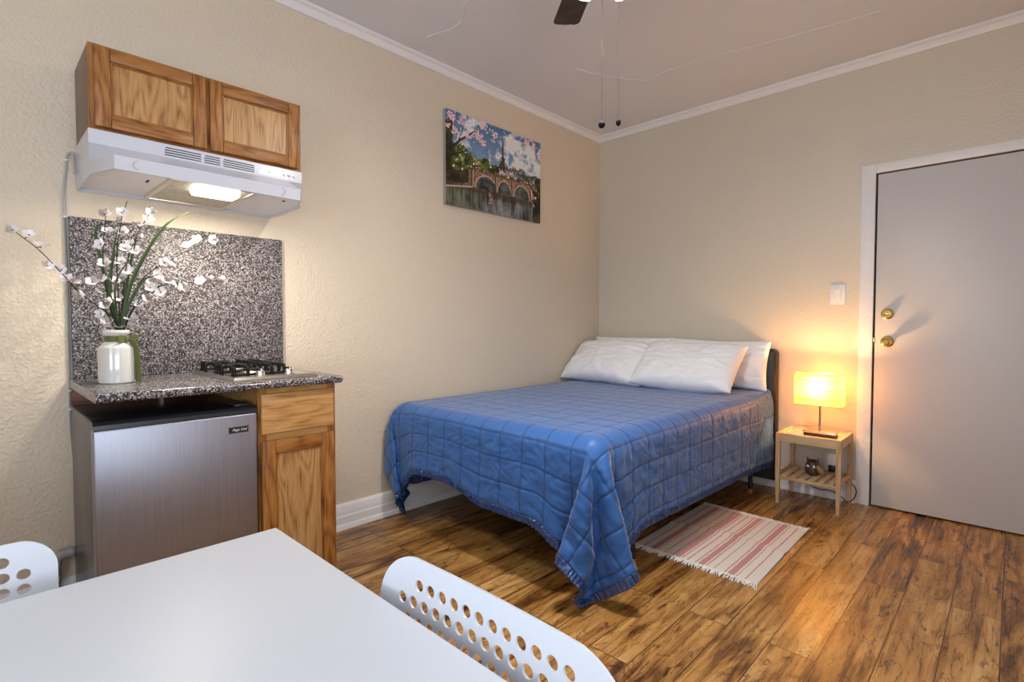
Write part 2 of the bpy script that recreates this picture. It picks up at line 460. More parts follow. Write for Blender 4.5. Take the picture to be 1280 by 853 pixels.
# chamfers run up to the strip at their outer corners
loft(b, [top, mid, lip, bot], True, False)
inner = [(p[0] + (.006 if i in (0, 5) else -.006), p[1] + (.006 if i < 3 else -.006), zb) for i, p in enumerate(bot)]
up = [(p[0], p[1], zb + .016) for p in inner]
loft(b, [bot, inner, up], True, False)
f = b.faces.new([b.verts.new(p) for p in top])
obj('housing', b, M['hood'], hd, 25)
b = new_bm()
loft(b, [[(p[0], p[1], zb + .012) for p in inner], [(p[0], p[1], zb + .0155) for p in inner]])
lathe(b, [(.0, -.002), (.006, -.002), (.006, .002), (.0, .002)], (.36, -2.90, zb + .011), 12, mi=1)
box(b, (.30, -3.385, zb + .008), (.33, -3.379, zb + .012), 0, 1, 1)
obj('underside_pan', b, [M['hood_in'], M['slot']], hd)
FY0, FY1 = -3.325, -3.055
b = new_bm()
zf = zb + .004
box(b, (.05, FY0 - .014, zf - .004), (.445, FY0, zf + .010), .002); box(b, (.05, FY1, zf - .004), (.445, FY1 + .014, zf + .010), .002)
box(b, (.036, FY0 - .014, zf - .004), (.05, FY1 + .014, zf + .010), .002); box(b, (.445, FY0 - .014, zf - .004), (.455, FY1 + .014, zf + .010), .002)
obj('filter_frame', b, M['alu'], hd)
b = new_bm(); box(b, (.05, FY0, zf), (.445, FY1, zf + .006)); obj('grease_filter', b, M['filter'], hd)
b = new_bm()
lz = zb - .020
pr = [(.300, lz + .018), (.325, lz + .002), (.340, lz), (.415, lz), (.432, lz + .006), (.440, lz + .024)]
loft(b, [[(x, y, z) for x, z in pr + [(.44, zf), (.30, zf)]] for y in (-3.240, -3.232, -3.108, -3.100)])
obj('lamp_lens', b, M['lens'], hd, 40)
b = new_bm()
for y0, y1 in ((-3.330, -3.208), (-3.197, -3.140), (-3.130, -3.010)):
    for k in range(4):
        z = 1.7880 - k * .0088
        box(b, (xs - .002, y0 + (.003 if k == 0 else 0), z - .0019), (xs + .0014, y1, z + .0019), .0006, 1)
obj('vent_slots', b, M['slot'], hd)
b = new_bm()
box(b, (xs - .001, -2.990, 1.760), (xs + .0016, -2.868, 1.783), .0007, 1); box(b, (xs - .001, -2.862, 1.760), (xs + .0016, -2.848, 1.783), .0007, 1)
obj('control_panel', b, M['white_plastic'], hd)
for y in (-2.955, -2.893):
    b = new_bm(); box(b, (xs, y - .012, 1.7655), (xs + .0035, y + .012, 1.7795), .001, 1); sw = obj('rocker_switch', b, M['white_plastic'], hd)
    b = new_bm(); box(b, (xs + .0025, y + .002, 1.768), (xs + .0042, y + .0055, 1.777), .0003, 1); obj('switch_mark', b, M['slot'] if y > -2.92 else M['cable'], sw)
# pressed circles on the lip (knock-out marks)
for y in (-3.44, -2.955):
    b = new_bm(); tube(b, [(.4738, y + .014 * math.cos(a), 1.668 + .014 * math.sin(a)) for a in [PI * .5 + PI * k / 12 * (1 if y < -3.2 else -1) for k in range(13)]], .0011, 6)
    obj('knockout_mark', b, M['cable'], hd)

def text(name, s, size, loc, rot, m, parent, ext=.0006, shear=0, width=None):
    cu = bpy.data.curves.new('lettering', 'FONT'); cu.body = s; cu.size = size; cu.extrude = ext; cu.align_x = 'CENTER'; cu.align_y = 'CENTER'; cu.shear = shear
    t = bpy.data.objects.new('lettering', cu); COL.objects.link(t)
    dg = bpy.context.evaluated_depsgraph_get()
    me = bpy.data.meshes.new_from_object(t.evaluated_get(dg))
    COL.objects.unlink(t); bpy.data.objects.remove(t)
    bm = new_bm(); bm.from_mesh(me); bpy.data.meshes.remove(me)
    if width:
        xs_ = [v.co.x for v in bm.verts]; k = width / (max(xs_) - min(xs_)); bmesh.ops.scale(bm, vec=(k, 1, 1), verts=bm.verts)
    bmesh.ops.transform(bm, matrix=Matrix.Translation(loc) @ rot, verts=bm.verts)
    return obj(name, bm, m, parent, 0)
FACE_X = Matrix(((0, 0, 1), (1, 0, 0), (0, 1, 0))).to_4x4()     # text x -> +y, text y -> +z, normal +x
text('lettering', 'NuTone', .0095, (xs + .0018, -2.857, 1.7735), FACE_X, M['slot'], hd, .0004, 0, .034)

# ------------------------------------------------------------------ kitchen run
KY0, KY1 = -3.590, -2.770
b = new_bm(); box(b, (.0005, -3.578, .912), (.020, -2.770, 1.541), .002)
tag(obj('backsplash_slab', b, M['granite_slab']), 'speckled grey granite slab on the wall behind the vase and cooktop', 'backsplash')
b = new_bm()
zc0, zc1, xf = .881, .9115, .630
arc = [(xf - .014 + .014 * math.sin(a), (zc0 + zc1) / 2 - .01525 * math.cos(a)) for a in [PI * k / 8 for k in range(9)]]
prof = [(.0005, zc0)] + arc + [(.0005, zc1)]
rings = [[(x, KY0, z) for x, z in prof]]
ys = KY1 - .014
rings.append([(x, ys, z) for x, z in prof])
for k in range(1, 7):
    a = PI / 2 * k / 6; s = .014 * (1 - math.cos(a)); yy = ys + .014 * math.sin(a)
    rings.append([(x if x < .01 else x - s * (1 if x > .5 else 0), yy, zc0 + s * .8 + (z - zc0) * ((zc1 - zc0 - 1.6 * s) / (zc1 - zc0))) for x, z in prof])
loft(b, rings)
tag(obj('countertop', b, M['granite'], None, 50), 'speckled grey granite countertop over the small fridge and oak cabinet', 'countertop')

bc = thing('base_cabinet', 'narrow oak base cabinet with one drawer over one door beside the steel fridge', 'cabinet', (.3, -2.93, 0))
CY0, CY1 = -3.098, -2.783
b = new_bm()
box(b, (.035, CY0, 0), (.55, CY0 + .016, .8805)); box(b, (.035, CY1 - .016, 0), (.55, CY1, .8805)); box(b, (.035, CY0 + .016, .09), (.55, CY1 - .016, .106))
box(b, (.035, CY0 + .016, .0), (.05, CY1 - .016, .8805)); box(b, (.50, CY0 + .016, 0), (.515, CY1 - .016, .09))
obj('body', b, M['oak_light'], bc)
b = new_bm(); g0, g1 = .5505, .570
box(b, (g0, CY0, .0), (g1, CY0 + .034, .8805), .001, 1, 0); box(b, (g0, CY1 - .034, .0), (g1, CY1, .8805), .001, 1, 0)
box(b, (g0, CY0 + .034, .842), (g1, CY1 - .034, .8805), .001, 1, 1); box(b, (g0, CY0 + .034, .660), (g1, CY1 - .034, .712), .001, 1, 1); box(b, (g0, CY0 + .034, .07), (g1, CY1 - .034, .12), .001, 1, 1)
obj('face_frame', b, [M['oak_z'], M['oak_light']], bc)
b = new_bm(); box(b, (.5705, -3.090, .702), (.590, -2.797, .858), .005, 3)
box(b, (.40, -3.05, .72), (.5705, -2.84, .73)); box(b, (.40, -3.05, .73), (.5705, -3.04, .80)); box(b, (.40, -2.85, .73), (.5705, -2.84, .80))
obj('drawer', b, M['oak_light'], bc)
panel_door('door', bc, .5705, -3.090, -2.797, .092, .676, .052)

b = new_bm(); box(b, (.0005, -3.584, .798), (.022, CY0 - .004, .8805), .001)
box(b, (.0225, -3.30, .80), (.03, -3.285, .8805), .0005, 1, 1)
tag(obj('support_rail', b, [M['oak_red'], M['alu']]), 'red-brown wooden rail on the wall under the granite counter', 'rail')

# fridge
fr = thing('mini_fridge', 'small brushed steel fridge with black top under the granite counter', 'fridge', (.33, -3.35, 0))
FRY0, FRY1 = -3.594, -3.106
b = new_bm(); box(b, (.045, FRY0 + .004, .02), (.528, FRY1 - .004, .806), .006, 3)
for x in (.09, .48):
    for y in (FRY0 + .05, FRY1 - .05): lathe(b, [(.014, 0), (.014, .022)], (x, y, 0), 12)
obj('body', b, M['fridge_side'], fr)
b = new_bm(); box(b, (.535, FRY0, .055), (.588, FRY1, .792), .007, 3); dr = obj('door', b, M['steel'], fr)
b = new_bm(); box(b, (.5285, FRY0 + .008, .06), (.5345, FRY1 - .008, .80), .001, 1); obj('door_gasket', b, M['plastic_black'], dr)
b = new_bm()
loft(b, [[(.535, y, .7925), (.588, y, .7925), (.586, y, .806), (.572, y, .8165), (.535, y, .8185)] for y in (FRY0, FRY1)])
box(b, (.05, FRY0 + .002, .8065), (.534, FRY1 - .002, .815), .003, 2)
box(b, (.46, FRY1 - .07, .8165), (.57, FRY1 - .02, .829), .004, 2)
obj('top_cap', b, M['plastic_black'], fr, 30)
b = new_bm(); box(b, (.5875, -3.207, .7245), (.5905, -3.139, .7495), .001, 1); bd = obj('badge', b, M['plastic_black'], dr)
b = new_bm()
for a_, c_ in (((.590, -3.2085, .748), (.5912, -3.1375, .7505)), ((.590, -3.2085, .7235), (.5912, -3.1375, .7250)), ((.590, -3.2085, .7235), (.5912, -3.2068, .7505)), ((.590, -3.1392, .7235), (.5912, -3.1375, .7505))):
    box(b, a_, c_)
obj('badge_rim', b, M['chrome'], bd)
text('lettering', 'Magic Chef', .0125, (.5908, -3.1695, .7365), FACE_X, M['white_plastic'], bd, .0005, .2, .050)

# cooktop
ct = thing('gas_cooktop', 'two-burner steel gas cooktop with black grates set in the granite counter', 'cooktop', (.33, -3.03, .9115))
b = new_bm()
cy0, cy1, cx0, cx1 = -3.185, -2.865, .075, .585
z0 = .912
def rr(x0, x1, y0, y1, z): return [(x0, y0, z), (x1, y0, z), (x1, y1, z), (x0, y1, z)]
loft(b, [rr(cx0, cx1, cy0, cy1, z0), rr(cx0, cx1, cy0, cy1, z0 + .006), rr(cx0 + .008, cx1 - .012, cy0 + .008, cy1 - .008, z0 + .014), rr(cx0 + .02, cx1 - .025, cy0 + .02, cy1 - .02, z0 + .012)])
obj('steel_tray', b, M['steel_plain'], ct, 30)
for bx_, r in ((.20, .055), (.41, .042)):
    b = new_bm(); lathe(b, [(r, 0), (r, .008), (r - .008, .014), (.001, .014)], (bx_, -3.06, z0 + .011), 28)
    bu = obj('burner', b, M['alu'], ct)
    b = new_bm(); lathe(b, [(r - .012, .0), (r - .010, .006), (r - .016, .010), (.001, .010)], (bx_, -3.06, z0 + .0255), 28); obj('burner_cap', b, M['iron'], bu)
for gx0, gx1 in ((.105, .305), (.315, .50)):
    b = new_bm(); zg = z0 + .048
    for y in (-3.155, -3.105, -3.015, -2.965):
        tube(b, spline([(gx0, y, z0 + .012), (gx0, y, zg - .012), (gx0 + .008, y, zg - .002), (gx0 + .02, y, zg), (gx1 - .02, y, zg), (gx1 - .008, y, zg - .002), (gx1, y, zg - .012), (gx1, y, z0 + .012)], 4), .0070, 8)
    xm = (gx0 + gx1) / 2
    for y0_, y1_ in ((-3.170, -3.085), (-3.035, -2.95)):
        tube(b, spline([(xm, y0_ if y0_ < -3.1 else y1_, z0 + .012), (xm, y0_ if y0_ < -3.1 else y1_, zg - .01), (xm, (y0_ + .012) if y0_ < -3.1 else (y1_ - .012), zg), (xm, y1_ if y0_ < -3.1 else y0_, zg + .003)], 4), .0070, 8)
    for x in (gx0 + .004, gx1 - .004):
        tube(b, [(x, -3.165, z0 + .018), (x, -2.955, z0 + .018)], .005, 8)
    obj('grate', b, M['iron'], ct, 50)
for kx in (.475, .415 + .005):
    pass
for ky in (-3.075, -2.965):
    b = new_bm(); kx = .545
    lathe(b, [(.021, 0), (.021, .004), (.017, .006), (.016, .018), (.013, .021), (.001, .021)], (kx, ky, z0 + .013), 24)
    kn = obj('control_knob', b, M['chrome'], ct)
    b = new_bm(); box(b, (kx - .020, ky - .0055, z0 + .026), (kx + .018, ky + .0055, z0 + .043), .003, 2); obj('knob_grip', b, M['chrome'], kn)

# cable down the wall at the left end of the kitchen run
b = new_bm(); cab = spline([(.05, -3.560, 1.700), (.02, -3.561, 1.772), (.010, -3.566, 1.786), (.008, -3.578, 1.770), (.007, -3.584, 1.70), (.007, -3.590, 1.63), (.006, -3.588, 1.54)], 6)
tube(b, cab, .0042, 8)
cbo = obj('power_cable', b, M['cable'])
tag(cbo, 'thin grey power cable running from the range hood down the wall behind the fridge', 'cable')
b = new_bm(); tube(b, spline([(.006, -3.588, 1.54), (.0065, -3.586, 1.3), (.0065, -3.586, 1.0), (.0065, -3.588, .80), (.010, -3.588, .72), (.012, -3.582, .60), (.014, -3.575, .50), (.02, -3.565, .42), (.022, -3.56, .25)], 8), .0036, 8)
obj('cable_length', b, M['cable_green'], cbo)
for z, y in ((1.755, -3.5805), (1.538, -3.588), (.868, -3.587), (.795, -3.588)):
    b = new_bm(); box(b, (.0, y - .007, z - .003), (.0135, y + .007, z + .003), .002, 2); obj('cable_clip', b, M['white_plastic'], cbo)

# pipe by the floor
b = new_bm()
tube(b, spline([(.030, -3.648, .0), (.030, -3.648, .14), (.030, -3.648, .195), (.030, -3.644, .222), (.030, -3.632, .238), (.030, -3.61, .242), (.030, -3.50, .244), (.030, -3.30, .246)], 6), .013, 14)
gp = obj('gas_pipe', b, M['pipe'], None, 60); tag(gp, 'painted pipe with an elbow by the floor left of the fridge', 'pipe')
b = new_bm()
tube(b, spline([(.030, -3.648, .150), (.030, -3.648, .19), (.030, -3.643, .226), (.030, -3.630, .241), (.030, -3.612, .2425), (.030, -3.602, .243)], 6), .0185, 14)
tube(b, [(.030, -3.606, .2425), (.030, -3.594, .243)], .021, 14); tube(b, [(.030, -3.648, .145), (.030, -3.648, .165)], .021, 14)
obj('elbow_fitting', b, M['pipe'], gp, 60)
for k in range(3):
    b = new_bm(); tube(b, [(.030, -3.648, .118 + k * .008), (.030, -3.648, .122 + k * .008)], .0155, 14); obj('thread', b, M['pipe'], gp, 60)

# ------------------------------------------------------------------ vase with blossom
VX, VY, VZ = .285, -3.482, .912
va = thing('vase', 'cream ceramic jar vase with an olive ribbon bow on the granite counter', 'vase', (VX, VY, VZ))
b = new_bm()
lathe(b, [(.001, 0), (.052, 0), (.0555, .004), (.056, .012), (.056, .122), (.0545, .130), (.050, .135), (.041, .143), (.0375, .148), (.036, .156), (.036, .172), (.0375, .176), (.041, .180), (.0415, .187), (.039, .192), (.035, .192), (.033, .186), (.032, .15), (.048, .13), (.050, .02), (.001, .015)], (VX, VY, VZ + .0003), 48)
obj('jar', b, M['ceramic'], va, 30)
b = new_bm(); lathe(b, [(.0375, .150), (.0385, .152), (.0385, .158), (.0378, .160), (.0385, .162), (.0385, .170), (.0375, .172)], (VX, VY, VZ), 40, cap=False)
rb = obj('ribbon_band', b, M['ribbon'], va)
def ribbon(bm, pts, wdir, w):
    pts = spline(pts, 8); wd = Vector(wdir).normalized() * w
    ring = []
    for i, p in enumerate(pts):
        d = (pts[min(i + 1, len(pts) - 1)] - pts[max(i - 1, 0)]).normalized(); nn = d.cross(wd).normalized() * .0007
        ring.append([p - wd - nn, p + wd - nn, p + wd + nn, p - wd + nn])
    loft(bm, ring)
kx, ky, kz = VX + .030, VY + .026, VZ + .160
b = new_bm()
ribbon(b, [(kx, ky, kz), (kx + .014, ky - .020, kz + .004), (kx + .020, ky - .030, kz), (kx + .016, ky - .022, kz - .006), (kx, ky, kz - .002)], (.1, 0, 1), .010)
ribbon(b, [(kx, ky, kz), (kx + .004, ky + .022, kz + .006), (kx + .002, ky + .034, kz + .001), (kx - .002, ky + .022, kz - .004), (kx, ky, kz)], (.1, 0, 1), .010)
lathe(b, [(.001, -.010), (.007, -.008), (.008, 0), (.007, .008), (.001, .010)], (kx + .002, ky, kz), 12)
obj('bow', b, M['ribbon'], va)
b = new_bm()
ribbon(b, [(kx, ky, kz), (kx + .008, ky + .016, kz - .008), (kx + .010, ky + .026, kz - .045), (kx + .010, ky + .030, kz - .10), (kx + .012, ky + .031, kz - .1585)], (1, .8, 0), .011)
ribbon(b, [(kx, ky, kz), (kx + .002, ky + .014, kz - .012), (kx - .002, ky + .020, kz - .05), (kx, ky + .018, kz - .10), (kx + .002, ky + .019, kz - .150)], (1, .8, 0), .009)
obj('ribbon_tail', b, M['ribbon'], va)

BRANCHES = [([[0.275, -3.469, 1.098], [0.283, -3.491, 1.151], [0.292, -3.55, 1.204], [0.3, -3.593, 1.246], [0.308, -3.625, 1.291], [0.317, -3.685, 1.368], [0.325, -3.741, 1.42]], [[0.325, -3.749, 1.427], [0.325, -3.711, 1.416], [0.317, -3.682, 1.384], [0.317, -3.668, 1.319], [0.308, -3.631, 1.312], [0.308, -3.617, 1.278], [0.3, -3.601, 1.271], [0.3, -3.583, 1.225]]), ([[0.275, -3.471, 1.098], [0.279, -3.496, 1.185], [0.283, -3.513, 1.314], [0.287, -3.513, 1.414], [0.291, -3.508, 1.471], [0.295, -3.506, 1.507]], [[0.295, -3.508, 1.516], [0.291, -3.499, 1.458], [0.287, -3.52, 1.41], [0.283, -3.51, 1.343], [0.283, -3.52, 1.288], [0.279, -3.527, 1.239], [0.283, -3.547, 1.275]]), ([[0.275, -3.467, 1.098], [0.275, -3.471, 1.23], [0.275, -3.473, 1.376], [0.275, -3.461, 1.479], [0.275, -3.451, 1.53], [0.275, -3.438, 1.579]], [[0.275, -3.455, 1.535], [0.275, -3.458, 1.505], [0.275, -3.452, 1.465], [0.275, -3.446, 1.405], [0.275, -3.461, 1.356], [0.275, -3.482, 1.282], [0.275, -3.478, 1.224]]), ([[0.275, -3.464, 1.098], [0.269, -3.458, 1.225], [0.263, -3.438, 1.365], [0.257, -3.405, 1.465], [0.251, -3.38, 1.517], [0.245, -3.363, 1.55]], [[0.245, -3.358, 1.554], [0.251, -3.37, 1.524], [0.257, -3.404, 1.495], [0.257, -3.395, 1.451], [0.257, -3.428, 1.423], [0.263, -3.412, 1.4], [0.263, -3.449, 1.4], [0.263, -3.443, 1.326], [0.263, -3.458, 1.299]]), ([[0.275, -3.462, 1.098], [0.281, -3.437, 1.207], [0.287, -3.394, 1.301], [0.293, -3.317, 1.367], [0.299, -3.236, 1.424], [0.305, -3.175, 1.458]], [[0.305, -3.166, 1.466], [0.299, -3.216, 1.461], [0.299, -3.25, 1.432], [0.293, -3.296, 1.366], [0.293, -3.328, 1.363], [0.287, -3.353, 1.313], [0.287, -3.374, 1.288]]), ([[0.275, -3.459, 1.098], [0.285, -3.433, 1.178], [0.295, -3.384, 1.245], [0.305, -3.335, 1.274], [0.315, -3.27, 1.286], [0.325, -3.183, 1.296]], [[0.325, -3.137, 1.302], [0.325, -3.178, 1.303], [0.325, -3.215, 1.295], [0.315, -3.273, 1.27], [0.315, -3.303, 1.272], [0.305, -3.345, 1.246], [0.305, -3.334, 1.289], [0.295, -3.376, 1.263]]), ([[0.275, -3.457, 1.098], [0.285, -3.443, 1.148], [0.295, -3.422, 1.193], [0.305, -3.394, 1.22]], [[0.305, -3.392, 1.22], [0.295, -3.41, 1.199], [0.285, -3.436, 1.148], [0.275, -3.44, 1.119]]), ([[0.275, -3.476, 1.098], [0.285, -3.491, 1.127], [0.295, -3.508, 1.165], [0.305, -3.522, 1.21]], [[0.305, -3.516, 1.19], [0.305, -3.504, 1.205], [0.295, -3.526, 1.162], [0.285, -3.51, 1.133], [0.275, -3.473, 1.119]])]
BLADES = [[[0.275, -3.479, 1.098], [0.273, -3.497, 1.215], [0.271, -3.515, 1.329], [0.269, -3.531, 1.428], [0.267, -3.528, 1.471], [0.265, -3.511, 1.491]], [[0.275, -3.476, 1.098], [0.278, -3.495, 1.243], [0.282, -3.483, 1.389], [0.285, -3.467, 1.488]], [[0.275, -3.467, 1.098], [0.268, -3.448, 1.246], [0.262, -3.425, 1.375], [0.255, -3.405, 1.468]], [[0.275, -3.464, 1.098], [0.279, -3.438, 1.255], [0.283, -3.392, 1.377], [0.287, -3.34, 1.478], [0.291, -3.3, 1.526], [0.295, -3.244, 1.567]], [[0.275, -3.464, 1.098], [0.288, -3.438, 1.207], [0.302, -3.397, 1.288], [0.315, -3.351, 1.314]], [[0.275, -3.469, 1.098], [0.288, -3.483, 1.2], [0.3, -3.479, 1.286], [0.312, -3.446, 1.352], [0.325, -3.419, 1.373]]]

def petal_mesh():
    bm = new_bm(); n = 5
    for k in range(n):
        a = 2 * PI * k / n; t = bmesh.new(); rows = []
        for i in range(5):
            u = i / 4; w = .0072 * math.sin(PI * (.12 + .80 * u)) ** .8; r = .0018 + .0130 * u; z = .0018 * math.sin(u * 2.2) + .0045 * u * u
            rows.append([t.verts.new((r, w * s, z + .0016 * abs(s) * u)) for s in (-1, -.5, 0, .5, 1)])
        for i in range(4):
            for j in range(4): t.faces.new((rows[i][j], rows[i + 1][j], rows[i + 1][j + 1], rows[i][j + 1]))
        bmesh.ops.solidify(t, geom=t.faces[:], thickness=.0004)
        merge(bm, t, Matrix.Rotation(a, 4, 'Z'))
    t = bmesh.new()
    bmesh.ops.create_icosphere(t, subdivisions=1, radius=.0022)
    for f in t.faces: f.material_index = 1
    merge(bm, t, Matrix.Translation((0, 0, .0015)))
    t = bmesh.new(); lathe(t, [(.0004, -.006), (.0012, -.003), (.0026, 0), (.001, .001)], (0, 0, 0), 8, mi=2); merge(bm, t)
    return bm
FLW = [('flower branch arching far left of the vase over bare wall'), ('upright flower branch left of vase centre, reaching the slab top'),
       ('tallest upright flower branch, its bare dark tip above the slab'), ('upright flower branch leaning slightly right, topped by blossoms under the hood lamp'),
       ('long flower branch rising to the right across the granite slab'), ('low flower branch reaching farthest to the right across the granite slab'),
       ('short flower branch with blossoms just right of the vase mouth'), ('short flower branch with blossoms just left of the vase mouth')]
proto = None
for bi, (stem, bl) in enumerate(BRANCHES):
    pts = [Vector((VX + random.uniform(-.012, .012), VY + random.uniform(-.012, .012), VZ + .03)), Vector((VX + (stem[0][0] - VX) * .4, VY + (stem[0][1] - VY) * .6, VZ + .12))] + [Vector(p) for p in stem]
    root = thing('blossom_branch', 'white blossom ' + FLW[bi], 'flower branch', pts[0], 0, 'white blossom branches in the vase')
    sp = spline(pts, 6)
    b = new_bm(); tube(b, sp, [.0028 - .0016 * i / len(sp) for i in range(len(sp))], 7); obj('stem', b, M['twig'], root, 60)
    for qi, q in enumerate(bl):
        q = Vector(q)
        near = min(sp, key=lambda s_: (s_ - q).length)
        d = (q - near)
        if d.length > .003:
            b = new_bm(); tube(b, [near, near + d * .6 + Vector((0, 0, -.002)), q], .0012, 6); obj('twig', b, M['twig'], root, 60)
        if proto is None:
            proto = obj('blossom', petal_mesh(), [M['petal'], M['stamen'], M['sprig']], root, 40, True); o = proto
        else:
            o = proto.copy(); COL.objects.link(o); o.parent = root
        o.location = q - root.location
        face = (Vector((.85, -.15, .30)) + Vector((random.uniform(-.6, .6), random.uniform(-.6, .6), random.uniform(-.3, .8)))).normalized()
        o.rotation_euler = face.to_track_quat('Z', 'Y').to_euler()
        s_ = random.uniform(1.12, 1.48); o.scale = (s_, s_, s_)
    # a small green sprig
    if bi in (0, 1, 4, 5, 7):
        k = sp[int(len(sp) * (.62 if bi in (0, 4) else .8))]
        b = new_bm()
        for a in range(4):
            v = Vector((random.uniform(-1, 1), random.uniform(-1, 1), random.uniform(-.6, .8))).normalized()
            s_ = v.cross(Vector((0, .3, 1))).normalized() * .0028; tip = k + v * .014; m_ = k + v * .007
            vs = [b.verts.new(p) for p in (k, m_ + s_, tip, m_ - s_)]; b.faces.new(vs)
        bmesh.ops.solidify(b, geom=b.faces[:], thickness=.0006)
        obj('sprig', b, M['sprig'], root)
BLL = ['leftmost long green leaf blade, its tip curled over, in the cream vase', 'straight upright long green leaf blade left of centre in the cream vase', 'straight long green leaf blade just right of centre in the cream vase',
       'tallest long green leaf blade, bending right to a thin curled tip', 'short curved green leaf blade arching low to the right in the vase', 'thin green leaf blade curving right behind the blossoms in the vase middle']
for li, lp in enumerate(BLADES):
    p0 = Vector((VX + (lp[0][0] - VX) * .5, VY + (lp[0][1] - VY) * .8, VZ + .04))
    pts = spline([p0] + lp, 8); n = len(pts)
    root = None
    b = new_bm(); rows = []
    for i, p in enumerate(pts):
        u = i / (n - 1); w = (.0062 if li != 5 else .003) * min(1, .5 + u * 2) * (1 - u ** 3.0) + .0006
        d = (pts[min(i + 1, n - 1)] - pts[max(i - 1, 0)]).normalized()
        s_ = d.cross(Vector((1, -.5, .15))).normalized(); nn = d.cross(s_).normalized()
        rows.append([p - s_ * w - nn * w * .35, p - s_ * w * .1 + nn * w * .15 - nn * .0006, p + s_ * w - nn * w * .35, p + nn * (w * .15 + .0004)])
    loft(b, rows)
    o = obj('leaf_blade', b, M['leaf'], None, 50)
    tag(o, BLL[li], 'leaf', 'long green leaf blades in the vase')

